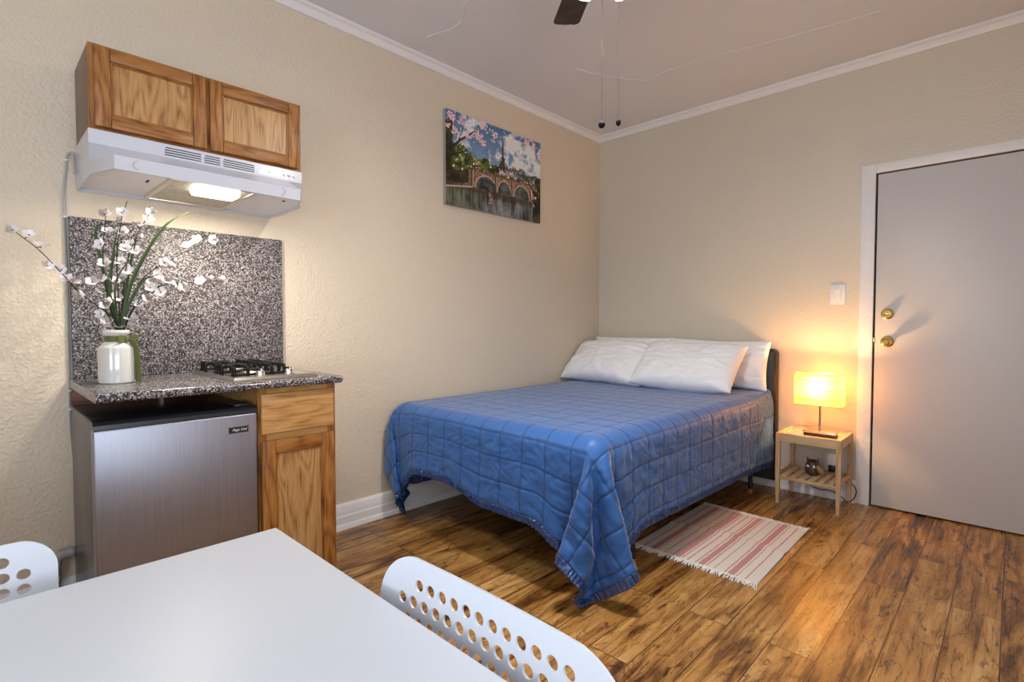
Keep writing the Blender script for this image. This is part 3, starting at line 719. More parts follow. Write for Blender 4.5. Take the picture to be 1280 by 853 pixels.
# ------------------------------------------------------------------ painting
def fbm(x, y, s, o=4, seed=0):
    return noise.fractal(Vector((x * s + seed * 7.3, y * s - seed * 3.1, seed * 1.7)), 1.0, 2.0, o)
def lerp3(a, b_, t):
    t = max(0, min(1, t)); return tuple(a[i] + (b_[i] - a[i]) * t for i in range(3))
def srgb(r, g, b_):
    return tuple(((c / 255 + .055) / 1.055) ** 2.4 if c > 10 else c / 255 / 12.92 for c in (r, g, b_))
DECK, WATER = .44, .245
def scenery(u, v):
    n1 = fbm(u * 1.5, v, 5, 4, 1); n2 = fbm(u * 1.5, v, 16, 3, 2); n3 = fbm(u * 1.5, v, 45, 2, 3)
    # sky
    c = lerp3(srgb(126, 158, 190), srgb(72, 112, 160), (v - .45) / .55 + .3 * n1)
    cl = n1 * .9 + .45 * n2 + (.42 if u > .56 and .5 < v < .93 else -.02) - abs(v - .70) * .7
    c = lerp3(c, srgb(232, 233, 234), cl * 2.2 + .18)
    c = tuple(max(0, x * (1 + .18 * n3)) for x in c)
    # far trees, left mass higher
    line = .585 + .05 * n1 * 2 + .05 * n2 - .02 * max(0, u - .35) * 2 + .24 * max(0, .34 - u)
    if v < line:
        g = lerp3(srgb(38, 48, 22), srgb(128, 138, 48), .38 + n2 * .9 + .5 * n3)
        if u > .55: g = lerp3(lerp3(srgb(28, 34, 24), srgb(70, 80, 50), .4 + n2), srgb(158, 160, 158), (.55 + n1 * 1.2 + .5 * n2) * min(1, max(0, (line - v) / .06)) * (1 if u < .88 else .3))
        c = g
        if n3 * .6 + n2 > .62: c = srgb(214, 196, 180)
    # slim pointed tower, left of centre-right
    tw = .008 + .042 * max(0, (.80 - v) / .4) ** 1.9 + (.012 if abs(v - .655) < .01 or abs(v - .56) < .012 else 0)
    if .50 < v < .865 and abs(u - .56) < tw:
        c = lerp3(srgb(44, 42, 44), srgb(108, 100, 96), .35 + n3)
    # dark tree at left with branch
    if u < .06 + .03 * n2 and v < .9: c = lerp3(srgb(26, 24, 16), srgb(64, 70, 30), .4 + n2)
    for (x0, y0, x1, y1, w) in ((.03, .58, .14, .72, .014), (.14, .72, .31, .90, .009), (.02, .50, .20, .63, .008), (.12, .70, .16, .86, .006)):
        dx, dy = x1 - x0, y1 - y0; t = max(0, min(1, ((u - x0) * dx + (v - y0) * dy) / (dx * dx + dy * dy)))
        if math.hypot(u - x0 - dx * t, v - y0 - dy * t) < w * (1.15 - t * .6): c = srgb(38, 30, 28)
    # pink blossom clusters
    for (x, y, r) in ((.05, .95, .09), (.15, .93, .085), (.10, .80, .07), (.20, .79, .06), (.30, .84, .08), (.33, .93, .07), (.44, .93, .085), (.46, .86, .06), (.36, .77, .055), (.03, .85, .05), (.18, .60, .035), (.42, .60, .04), (.82, .93, .06), (.91, .92, .07), (.97, .86, .07), (.88, .98, .06), (.76, .97, .04), (.66, .52, .03), (.54, .50, .035)):
        k = 1 - math.hypot((u - x) * 1.3, v - y) / r
        if k > 0 and k + n2 * 1.1 + n3 * .9 > .55:
            c = lerp3(srgb(196, 118, 138), srgb(250, 216, 220), .5 + n3 * 1.4 + n2 * .4)
    # lawn glow under the trees
    if .40 < v < .47 and u > .2: c = lerp3(srgb(52, 50, 28), srgb(120, 112, 60), .35 + n2)
    # bank with path at the left
    if v < .40 - .02 * n1 and u < .24: c = lerp3(srgb(36, 28, 20), srgb(78, 66, 40), .4 + n2)
    # bridge
    inb = .215 < u < .93
    if inb and WATER - .02 < v < DECK:
        brick = lerp3(srgb(112, 74, 56), srgb(190, 150, 120), .4 + n3 * .9 + n2 * .3)
        c = brick
        for (cx, rx) in ((.385, .105), (.578, .072), (.775, .088)):
            k = ((u - cx) / rx) ** 2 + ((v - WATER) / .150) ** 2
            if k < 1: c = lerp3(srgb(24, 22, 22), srgb(108, 112, 110), .25 + (v - WATER) * 1.6 + n2 * .7 + .25 * (u > .5))
            elif k < 1.22: c = lerp3(srgb(214, 190, 164), brick, .25 + n3)
        for px in (.245, .488, .665, .885):
            if abs(u - px) < .013: c = lerp3(srgb(52, 38, 32), srgb(208, 184, 160), .3 + (u - px) * 40)
    if inb and DECK - .012 < v < DECK + .014: c = lerp3(srgb(70, 48, 36), srgb(150, 112, 88), .4 + n3)
    # river with reflections
    if v < WATER - .01 * n2 or (v < .30 and u < .21 and v < .18 + u * .5):
        m = 2 * WATER - v; st = fbm(u * 1.5, v * .12, 40, 3, 5)
        c = lerp3(srgb(40, 40, 30), srgb(150, 156, 158), .30 + st * .55 + n1 * .5 + (.16 if u > .45 and v < .16 else -.05))
        if u < .34: c = lerp3(c, srgb(112, 112, 58), .30 + st * .5)
        if .19 < v < .235: c = lerp3(c, srgb(86, 54, 42), .75)
        if abs(u - .43) < .02 and .1 < v < .22 and n3 > 0: c = srgb(196, 140, 150)
        for px in (.488, .665): 
            if abs(u - px) < .01 and v > .03: c = lerp3(c, srgb(70, 50, 42), .6)
    if u < .25 and abs(v - (.19 + .22 * u)) < .008: c = srgb(206, 184, 170)
    if u > .88 and abs((u - .90) - (.30 - v) * .20) < .010 and v < .42: c = srgb(206, 190, 172)
    # foliage at the right edge
    if u > .905 + .06 * n2 + .10 * abs(v - .3) and v < .56: c = lerp3(srgb(20, 18, 12), srgb(92, 86, 44), .3 + n2 + .5 * n3)
    for (x, y) in ((.07, .42), (.15, .41), (.43, .52), (.62, .46), (.26, .50), (.94, .30), (.70, .47)):
        if math.hypot((u - x) * 1.5, v - y) < .013: c = srgb(250, 244, 236)
    if .2 < u < .9 and .44 < v < .47 and n3 > .42: c = srgb(240, 226, 206)
    return c
PY0, PY1, PZ0, PZ1 = -1.740, -.826, 1.890, 2.490
pn = thing('painting', 'unframed painted canvas of a river bridge, trees and tower, on the wall', 'painting', (.015, (PY0 + PY1) / 2, PZ0))
b = new_bm(); box(b, (.0008, PY0 + .0004, PZ0 + .0004), (.0285, PY1 - .0004, PZ1 - .0004), .001, 1); obj('stretcher', b, mat('canvas_edge', (.36, .33, .31), .7), pn)
NU, NV = 250, 164
vs = []; fs = []; cols = []
for j in range(NV + 1):
    for i in range(NU + 1):
        vs.append((.029, PY0 + (PY1 - PY0) * i / NU, PZ0 + (PZ1 - PZ0) * j / NV)); cols.append(scenery(i / NU, j / NV))
for j in range(NV):
    for i in range(NU):
        a = j * (NU + 1) + i; fs.append((a, a + 1, a + NU + 2, a + NU + 1))
me = bpy.data.meshes.new('painted_canvas'); me.from_pydata([(x - .015, y - (PY0 + PY1) / 2, z - PZ0) for x, y, z in vs], [], fs)
ca = me.color_attributes.new('paint', 'FLOAT_COLOR', 'POINT')
ca.data.foreach_set('color', [x for c in cols for x in (*[max(0, min(1, q)) for q in c], 1)])
mp_ = mat('painted_canvas', (.5, .5, .5), .38, spec=.4); t_ = NT(mp_); at = t_.n('VertexColor', layer_name='paint'); t_.color(at.outputs['Color'])
me.materials.append(mp_); o = bpy.data.objects.new('painted_canvas', me); COL.objects.link(o); o.parent = pn

# ------------------------------------------------------------------ ceiling fan
FX, FY = 1.645, -2.362
fan = thing('ceiling_fan', 'ceiling fan with dark brown blades, glass lights and two pull chains', 'ceiling fan', (FX, FY, H))
M['bronze'] = mat('dark_bronze', (.05, .035, .025), .5, .3)
M['blade'] = oak('dark_blade_wood', 'x', (.016, .008, .006), (.035, .018, .013), (.06, .035, .026), .6)
b = new_bm(); lathe(b, [(.001, 0), (.07, 0), (.068, -.03), (.03, -.055), (.014, -.06), (.014, -.16), (.03, -.165), (.001, -.165)], (FX, FY, H), 32); obj('downrod', b, M['bronze'], fan)
b = new_bm(); lathe(b, [(.001, 2.60), (.05, 2.60), (.10, 2.585), (.125, 2.55), (.125, 2.51), (.10, 2.475), (.06, 2.46), (.05, 2.42), (.055, 2.40), (.04, 2.37), (.001, 2.365)], (FX, FY, 0), 40); obj('motor_housing', b, M['bronze'], fan)
for k in range(5):
    a = math.radians(141 + 72 * k)
    R = Matrix.Translation((FX, FY, 2.462)) @ Matrix.Rotation(a, 4, 'Z') @ Matrix.Rotation(math.radians(9), 4, 'X')
    bm2 = new_bm(); out = []
    L0, L1, w0, w1 = .20, .612, .045, .055
    out += [(L0, -w0), (L0 + .02, -w0 - .004), (L1 - .052, -w1)]
    out += [(L1 - .052 + .038 * math.sin(t), -w1 + .034 - .034 * math.cos(t)) for t in [PI / 2 * q / 6 for q in range(1, 7)]]
    out += [(L1 - .002, 0), (L1 + .010, w1 - .016), (L1 + .008, w1 - .005), (L1 - .004, w1)]
    out += [(L0 + .02, w0 + .004), (L0, w0)]
    loft(bm2, [[(x, y, -.003) for x, y in out], [(x, y, .003) for x, y in out]])
    bmesh.ops.transform(bm2, matrix=R, verts=bm2.verts)
    bl = obj('blade', bm2, M['blade'], fan, 30)
    bm2 = new_bm(); box(bm2, (.09, -.014, -.010), (.26, .014, -.0035), .003); box(bm2, (.20, -.035, -.009), (.245, .035, -.0035), .003)
    bmesh.ops.transform(bm2, matrix=R, verts=bm2.verts); obj('blade_bracket', bm2, M['bronze'], bl)
sh = bpy.data.materials.new('frosted_glass_shade'); sh.use_nodes = True
nt = sh.node_tree; pb = nt.nodes['Principled BSDF']; pb.inputs['Base Color'].default_value = (.95, .95, .90, 1); pb.inputs['Roughness'].default_value = .3
tl = nt.nodes.new('ShaderNodeBsdfTranslucent'); tl.inputs['Color'].default_value = (.95, .97, .88, 1); mx = nt.nodes.new('ShaderNodeMixShader'); mx.inputs[0].default_value = .6
nt.links.new(pb.outputs[0], mx.inputs[1]); nt.links.new(tl.outputs[0], mx.inputs[2]); nt.links.new(mx.outputs[0], nt.nodes['Material Output'].inputs[0])
def bulb_mat(name, col, st):
    m = bpy.data.materials.new(name); m.use_nodes = True; nt = m.node_tree; nt.nodes.clear()
    o = nt.nodes.new('ShaderNodeOutputMaterial'); a = nt.nodes.new('ShaderNodeAddShader'); e = nt.nodes.new('ShaderNodeEmission'); t = nt.nodes.new('ShaderNodeBsdfTransparent')
    e.inputs[0].default_value = (*col, 1); e.inputs[1].default_value = st; t.inputs[0].default_value = (.95, .95, .95, 1)
    nt.links.new(e.outputs[0], a.inputs[0]); nt.links.new(t.outputs[0], a.inputs[1]); nt.links.new(a.outputs[0], o.inputs[0])
    return m
M['bulb'] = bulb_mat('lit_bulb', (1, .95, .85), 8)
FAN_BULBS = []
for k in range(3):
    a = math.radians(73.8 + 120 * k); dx, dy = math.cos(a), math.sin(a)
    c = Vector((FX + dx * .082, FY + dy * .082, 2.314))
    q = Matrix.Translation(c) @ Matrix.Rotation(math.radians(28), 4, Vector((dy, -dx, 0)))
    bm2 = new_bm(); tube(bm2, spline([(FX + dx * .02, FY + dy * .02, 2.385), (FX + dx * .06, FY + dy * .06, 2.378), c + Vector((0, 0, .055))], 4), .009, 10); arm = obj('lamp_arm', bm2, M['bronze'], fan)
    bm2 = new_bm(); lathe(bm2, [(.018, .05), (.026, .045), (.040, .01), (.052, -.035), (.058, -.060), (.0555, -.060), (.050, -.035), (.038, .008), (.024, .042), (.017, .046)], (0, 0, 0), 28, cap=False)
    bmesh.ops.transform(bm2, matrix=q, verts=bm2.verts); obj('glass_shade', bm2, sh, fan)
    bm2 = new_bm(); lathe(bm2, [(.001, .045), (.012, .042), (.013, .02), (.022, .0), (.024, -.015), (.018, -.032), (.001, -.038)], (0, 0, 0), 20)
    bmesh.ops.transform(bm2, matrix=q, verts=bm2.verts); obj('bulb', bm2, M['bulb'], fan)
    FAN_BULBS.append(q @ Vector((0, 0, -.008)))
M['knob_black'] = mat('matt_black_knob', (.006, .006, .012), .8, spec=.15)
for (x, y, z, rk) in ((1.631, -2.367, 1.800, 1), (1.671, -2.328, 1.808, .72)):
    b = new_bm(); n = 55; z1 = 2.36
    for i in range(n + 1):
        zz = z + (z1 - z) * i / n
        lathe(b, [(.0003, -.0048), (.0009, -.003), (.0012, 0), (.0009, .003), (.0003, .0048)], (x, y, zz), 6)
    ch = obj('pull_chain', b, M['bronze'], fan, 60)
    b = new_bm(); R = .0115
    prof = [(max(.0005, R * rk * math.sin(PI * t / 10)), (R if rk == 1 else .0125) * -math.cos(PI * t / 10)) for t in range(11)]
    lathe(b, prof, (x, y, z - .006), 20); obj('pull_knob', b, M['knob_black'], ch, 60)

# ------------------------------------------------------------------ light switch, outlet, adapter, cord
sw = thing('light_switch', 'white rocker light switch plate on the wall left of the door', 'light switch', (1.826, 0, 1.25))
b = new_bm(); box(b, (1.785, -.0065, 1.251), (1.868, .0005, 1.376), .003, 2); obj('switch_plate', b, M['white_plastic'], sw)
b = new_bm(); loft(b, [[(1.808, -.0062, 1.279), (1.845, -.0062, 1.279), (1.845, -.0062, 1.347), (1.808, -.0062, 1.347)], [(1.809, -.0085, 1.280), (1.844, -.0085, 1.280), (1.844, -.0125, 1.346), (1.809, -.0125, 1.346)]])
obj('rocker', b, M['white_plastic'], sw)
for z in (1.262, 1.364):
    b = new_bm(); lathe(b, [(.001, 0), (.003, 0), (.003, .001), (.001, .001)], (1.8265, -.0065, z), 10, 'y'); obj('screw', b, M['cable'], sw)
ol = thing('wall_outlet', 'white wall outlet plate behind the bamboo nightstand', 'outlet', (1.80, 0, .17))
b = new_bm(); box(b, (1.768, -.006, .172), (1.838, .0005, .290), .003, 2); obj('outlet_plate', b, M['white_plastic'], ol)
b = new_bm(); box(b, (1.786, -.009, .185), (1.820, -.0062, .222), .003, 2); box(b, (1.786, -.009, .240), (1.820, -.0062, .277), .003, 2); obj('socket', b, M['white_plastic'], ol)
ad = thing('power_adapter', 'white plug-in power adapter with a black plug in the outlet', 'adapter', (1.82, -.03, .22))
b = new_bm(); box(b, (1.793, -.058, .222), (1.846, -.0095, .297), .010, 3); obj('adapter_body', b, mat('glossy_white_plastic', (.92, .92, .93), .3), ad)
b = new_bm(); box(b, (1.802, -.050, .176), (1.836, -.0095, .2215), .004, 2); obj('black_plug', b, M['plastic_black'], ad)
co = new_bm()
tube(co, spline([(1.815, -.045, .178), (1.80, -.075, .150), (1.75, -.060, .100), (1.70, -.040, .068), (1.754, -.045, .052), (1.822, -.048, .056), (1.876, -.048, .032), (1.912, -.05, .0065), (1.945, -.048, .035), (1.956, -.045, .085), (1.937, -.045, .120), (1.901, -.045, .128), (1.85, -.048, .15)], 8), .0032, 8)
tag(obj('lamp_cord', co, M['plastic_black'], None, 60), 'loose black lamp cord looping along the wall behind the nightstand', 'cord')

# ------------------------------------------------------------------ nightstand
NX0, NX1, NY0, NY1 = 1.577, 1.932, -.350, -.030
ns = thing('nightstand', 'small bamboo nightstand with a slatted lower shelf beside the bed', 'nightstand', ((NX0 + NX1) / 2, (NY0 + NY1) / 2, 0))
ZT = .444
M['bamboo_y'] = oak('bamboo_slat_grain', 'y', (.38, .22, .105), (.56, .36, .19), (.66, .46, .27), .5)
for x, y in ((NX0, NY0), (NX1 - .024, NY0), (NX1 - .024, NY1 - .024), (NX0, NY1 - .024)):
    b = new_bm(); s = .0
    cx, cy = x + .012, y + .012
    loft(b, [[(cx - h_, cy - h_, z), (cx + h_, cy - h_, z), (cx + h_, cy + h_, z), (cx - h_, cy + h_, z)] for h_, z in ((.0085, 0), (.012, .20), (.012, ZT - .001))])
    obj('leg', b, M['bamboo_z'], ns, 30)
b = new_bm()
box(b, (NX0 + .024, NY0 + .002, .390), (NX1 - .024, NY0 + .018, ZT), .0015); obj('apron', b, M['bamboo'], ns)
b = new_bm(); box(b, (NX0 + .024, NY1 - .018, .390), (NX1 - .024, NY1 - .002, ZT), .0015); obj('apron', b, M['bamboo'], ns)
b = new_bm(); box(b, (NX0 + .002, NY0 + .024, .390), (NX0 + .018, NY1 - .024, ZT), .0015); obj('side_apron', b, M['bamboo_y'], ns)
b = new_bm(); box(b, (NX1 - .018, NY0 + .024, .390), (NX1 - .002, NY1 - .024, ZT), .0015); obj('side_apron', b, M['bamboo_y'], ns)
M['tray'] = mat('glass_covered_tray', (.60, .47, .33), .06, spec=.6); NT(M['tray']).b.inputs['Coat Weight'].default_value = 1
b = new_bm(); box(b, (NX0 + .0185, NY0 + .0185, .420), (NX1 - .0185, NY1 - .0185, .432)); obj('tray_top', b, M['tray'], ns)
for y0_, y1_ in ((NY0 + .004, NY0 + .018), (NY1 - .018, NY1 - .004)):
    b = new_bm(); box(b, (NX0 + .024, y0_, .153), (NX1 - .024, y1_, .172), .0015); obj('shelf_rail', b, M['bamboo'], ns)
for x0_, x1_ in ((NX0 + .004, NX0 + .018), (NX1 - .018, NX1 - .004)):
    b = new_bm(); box(b, (x0_, NY0 + .024, .168), (x1_, NY1 - .024, .190), .0015); obj('shelf_side_rail', b, M['bamboo_y'], ns)
for k in range(6):
    x = NX0 + .030 + k * .0515
    b = new_bm(); box(b, (x, NY0 + .005, .1725), (x + .033, NY1 - .005, .1805), .0015); obj('slat', b, M['bamboo_y'], ns)

# lamp
LX, LY = 1.783, -.19
lp = thing('table_lamp', 'lit table lamp with rectangular string shade on the bamboo nightstand', 'lamp', (LX, LY, .4325))
M['lamp_base'] = mat('brushed_lamp_base', (.70, .62, .52), .22, 1)
b = new_bm(); box(b, (1.698, LY - .055, .4505), (1.880, LY + .045, .4615), .002); obj('base_plate', b, M['lamp_base'], lp)
b = new_bm(); box(b, (1.704, LY - .048, .4325), (1.874, LY + .038, .450), .002); obj('base_block', b, mat('dark_lamp_wood', (.03, .016, .01), .35), lp)
b = new_bm(); lathe(b, [(.0062, .4617), (.0062, .70), (.001, .70)], (LX, LY, 0), 16); obj('pole', b, M['lamp_base'], lp)
sm = bpy.data.materials.new('string_shade'); sm.use_nodes = True; t_ = NT(sm); nt = sm.node_tree
v_ = t_.coord('Object', (3, 3, 150)); n_ = t_.noise(v_, 1.0, 3, .6)
c_ = t_.ramp(n_, [(.32, (.50, .25, .06)), (.46, (.78, .50, .17)), (.7, (.90, .68, .32))])
t_.color(c_); t_.b.inputs['Roughness'].default_value = .8; t_.bump(n_, .5, .003)
tl = nt.nodes.new('ShaderNodeBsdfTranslucent'); nt.links.new(c_, tl.inputs['Color']); mx = nt.nodes.new('ShaderNodeMixShader'); mx.inputs[0].default_value = .42
nt.links.new(t_.b.outputs[0], mx.inputs[1]); nt.links.new(tl.outputs[0], mx.inputs[2]); nt.links.new(mx.outputs[0], nt.nodes['Material Output'].inputs[0])
b = new_bm()
def shade_ring(z, hw, hd, r=.012, n=4):
    out = []
    for sx, sy, a0 in ((1, -1, -PI / 2), (1, 1, 0), (-1, 1, PI / 2), (-1, -1, PI)):
        for k in range(n + 1):
            a = a0 + PI / 2 * k / n; out.append((LX - .006 + sx * (hw - r) + r * math.cos(a), LY + sy * (hd - r) + r * math.sin(a), z))
    return out
NZ = 46; zs0, zs1 = .622, .818
rings = []
for i in range(NZ + 1):
    z = zs0 + (zs1 - zs0) * i / NZ; j = .0012 * random.uniform(-1, 1)
    rings.append(shade_ring(z, .131 - .003 * i / NZ + j, .062 + j))
loft(b, rings, True, False)
shd = obj('lamp_shade', b, sm, lp, 60)
b = new_bm()
for z in (zs0 + .001, zs1 - .001):
    r_ = shade_ring(z, .1305, .0615); tube(b, r_ + [r_[0]], .0022, 6)
tube(b, [(LX - .13, LY, .72), (LX + .12, LY, .72)], .0018, 6)
obj('wire_frame', b, M['lamp_base'], shd)
b = new_bm(); lathe(b, [(.001, .70), (.014, .70), (.014, .712), (.022, .727), (.024, .742), (.019, .757), (.001, .765)], (LX, LY, 0), 20); M['bulb2'] = bulb_mat('warm_bulb', (1, .72, .35), 14)
obj('bulb', b, M['bulb2'], lp)

# owl ornament
OX, OY, OZ = 1.752, -.205, .181
ow = thing('ornament', 'small glossy dark brown owl-shaped ornament on the nightstand shelf', 'ornament', (OX, OY, OZ))
M['glaze'] = mat('brown_glaze', (.055, .024, .012), .10, spec=.8); M['glaze_tan'] = mat('tan_wing', (.30, .15, .06), .35)
b = new_bm(); lathe(b, [(.001, 0), (.030, 0), (.040, .012), (.044, .035), (.041, .058), (.036, .074), (.028, .088), (.012, .096), (.001, .097)], (OX, OY, OZ), 32); obj('body', b, M['glaze'], ow, 60)
for sx in (-1, 1):
    b = new_bm(); tube(b, [(OX + sx * .020, OY, OZ + .080), (OX + sx * .027, OY - .002, OZ + .096), (OX + sx * .031, OY - .002, OZ + .108)], [.012, .008, .0015], 10); obj('ear_tuft', b, M['glaze'], ow, 60)
    b = new_bm(); lathe(b, [(.001, -.006), (.012, -.004), (.013, .002), (.010, .006), (.001, .007)], (OX + sx * .016 - .004, OY - .039, OZ + .056), 18, 'y'); ey = obj('eye', b, M['chrome'], ow, 60)
    b = new_bm(); lathe(b, [(.001, .006), (.005, .007), (.004, .010), (.001, .011)], (OX + sx * .016 - .004, OY - .039, OZ + .056), 12, 'y'); obj('pupil', b, M['plastic_black'], ey, 60)
b = new_bm(); tube(b, [(OX + .026, OY - .018, OZ + .058), (OX + .046, OY - .02, OZ + .040), (OX + .064, OY - .016, OZ + .016)], [.012, .020, .010], 12); obj('wing', b, M['glaze_tan'], ow, 60)
b = new_bm(); tube(b, [(OX - .004, OY - .040, OZ + .046), (OX - .004, OY - .050, OZ + .038)], [.005, .0008], 8); obj('beak', b, M['glaze_tan'], ow, 60)

# ------------------------------------------------------------------ rug
RX0, RX1, RY0, RY1 = 1.272, 1.858, -1.525, -.715
def rug_z(x, y): 
    u = (y - RY0) / (RY1 - RY0)
    return .0055 + .006 * math.exp(-((u - .52 - .04 * math.sin(x * 9)) / .035) ** 2) + .0012 * math.sin(x * 14 + y * 5) + .0012
rm = mat('striped_cotton', (.8, .75, .7), .9, spec=.1); t_ = NT(rm)
tc = t_.n('TexCoord'); sx_ = t_.n('SeparateXYZ'); t_.l(tc.outputs['Object'], sx_.inputs[0])
u_ = t_.math('DIVIDE', sx_.outputs[0], RX1 - RX0)
wob = t_.noise(t_.coord('Object', (60, 60, 60)), 1.5, 2); u_ = t_.math('ADD', u_, t_.math('MULTIPLY', t_.math('SUBTRACT', wob, .5), .012))
cream, pink = (.80, .76, .70), (.58, .26, .25); stops = [(0, cream)]
for a0, a1 in ((.07, .082), (.135, .185), (.197, .206), (.262, .274), (.335, .345), (.362, .408), (.420, .430), (.468, .479), (.535, .545), (.562, .606), (.620, .630), (.680, .690), (.765, .775), (.792, .842), (.857, .867), (.918, .930)):
    stops += [(a0, pink), (a1, cream)]
# colour ramps hold 32 stops: chain two
h1 = t_.ramp(u_, [s for s in stops if s[0] < .5], 'CONSTANT'); h2 = t_.ramp(u_, [(0, cream)] + [s for s in stops if s[0] >= .5], 'CONSTANT')
g_ = t_.math('GREATER_THAN', u_, .5); cc = t_.mix(g_, h1, h2)
weave = t_.noise(t_.coord('Object', (350, 120, 100)), 2, 2); cc = t_.mix(t_.math('MULTIPLY', weave, .35), cc, (.45, .38, .34)); t_.color(cc); t_.bump(weave, .5, .002)
b = new_bm(); nx, ny = 40, 60
def rugp(i, j, dz=0):
    x = RX0 + (RX1 - RX0) * i / nx; y = RY0 + (RY1 - RY0) * j / ny
    x += .012 * (1 - j / ny) * (i / nx); y += .035 * (1 - i / nx) * (1 - j / ny) * .2 - .02 * (j / ny) * (i / nx - .3)
    return x, y
lo_ = [[b.verts.new((*rugp(i, j), rug_z(*rugp(i, j)) - .0055)) for j in range(ny + 1)] for i in range(nx + 1)]
hi_ = [[b.verts.new((*rugp(i, j), rug_z(*rugp(i, j)))) for j in range(ny + 1)] for i in range(nx + 1)]
for i in range(nx):
    for j in range(ny):
        b.faces.new((hi_[i][j], hi_[i + 1][j], hi_[i + 1][j + 1], hi_[i][j + 1])); b.faces.new((lo_[i][j], lo_[i][j + 1], lo_[i + 1][j + 1], lo_[i + 1][j]))
for i in range(nx):
    b.faces.new((lo_[i][0], lo_[i + 1][0], hi_[i + 1][0], hi_[i][0])); b.faces.new((lo_[i + 1][ny], lo_[i][ny], hi_[i][ny], hi_[i + 1][ny]))
for j in range(ny):
    b.faces.new((lo_[0][j + 1], lo_[0][j], hi_[0][j], hi_[0][j + 1])); b.faces.new((lo_[nx][j], lo_[nx][j + 1], hi_[nx][j + 1], hi_[nx][j]))
rug = thing('rug', 'small cream rug with pink stripes and white fringed ends beside the bed', 'rug', (RX0, RY0, 0))
obj('woven_mat', b, rm, rug, 40)
fm = mat('white_fringe', (.80, .78, .75), .95, spec=.05)
for j, sg in ((0, -1), (ny, 1)):
    b = new_bm()
    for k in range(150):
        f_ = (k + random.uniform(0, 1)) / 150 * nx; i = min(int(f_), nx - 1); x0, y0 = rugp(i, j); x1, y1 = rugp(i + 1, j); q = f_ - i
        x = x0 + (x1 - x0) * q; y = y0 + (y1 - y0) * q; L = random.uniform(.026, .046) * (1.5 if i > nx - 2 else 1); s = random.uniform(-.012, .012) + (.012 if i > nx - 2 else 0)
        tube(b, [(x, y - sg * .004, .005), (x + s * .4, y + sg * L * .5, .006 + random.uniform(0, .004)), (x + s, y + sg * L, .0022)], [.0036, .0034, .0018], 5)
    fo = obj('fringe', b, fm, rug, 60)

# ------------------------------------------------------------------ bed
BX0, BX1, BY0, BY1 = .075, 1.475, -2.165, -.125
bed = thing('bed', 'double bed with a black leather headboard in the room corner', 'bed', (.78, -1.1, 0))
b = new_bm()
hp = []
for k in range(9): 
    a = PI / 2 * k / 8; hp.append((1.494 - .035 + .035 * math.sin(a), .958 - .035 + .035 * math.cos(a)))
for k in range(9):
    a = PI / 2 * k / 8; hp.append((.035 + .03 * 1 - .030 * math.sin(PI / 2 - a) - .03 + .03, 0)) if False else None
outl = [(.036, .065), (.036, .93), (.042, .95), (.058, .958)] + hp + [(1.494, .065)]
loft(b, [[(x + (.763 - x) * k1, y, z + (.5 - z) * k1) for x, z in outl] for y, k1 in ((-.033, .006), (-.037, 0), (-.088, 0), (-.098, .004), (-.104, .016))])
obj('headboard', b, M['leather'], bed, 40)
b = new_bm(); box(b, (BX0 + .015, BY0 + .015, .405), (BX1 - .015, BY1, .642), .045, 4); obj('mattress', b, M['mattress'], bed)
b = new_bm(); box(b, (BX0 + .02, BY0 + .03, .335), (BX1 - .02, BY1, .404), .01, 2); obj('box_spring', b, M['base_fabric'], bed)
b = new_bm()
for x in (BX0 + .05, BX1 - .08): box(b, (x, BY0 + .05, .305), (x + .03, BY1 + .02, .3345), .001)
for y in (BY0 + .25, -1.15, -.32): box(b, (BX0 + .081, y, .306), (BX1 - .081, y + .03, .333), .001)
obj('bed_rail', b, M['plastic_black'], bed)
lg = None
for x, y in ((BX0 + .30, BY0 + .80), (BX1 - .085, BY0 + .42), (BX0 + .065, -.30), (BX1 - .065, -.30), (.78, -1.13)):
    b = new_bm(); tube(b, [(x, y, .04), (x, y, .3045)], .014, 14); lathe(b, [(.018, .055), (.018, .075)], (x, y, 0), 16); l_ = obj('leg', b, M['plastic_black'], bed)
    b = new_bm(); lathe(b, [(.001, -.011), (.014, -.011), (.0195, -.006), (.0195, .006), (.014, .011), (.001, .011)], (x, y, .0197), 18, 'x'); cs = obj('caster', b, M['copper'], l_)

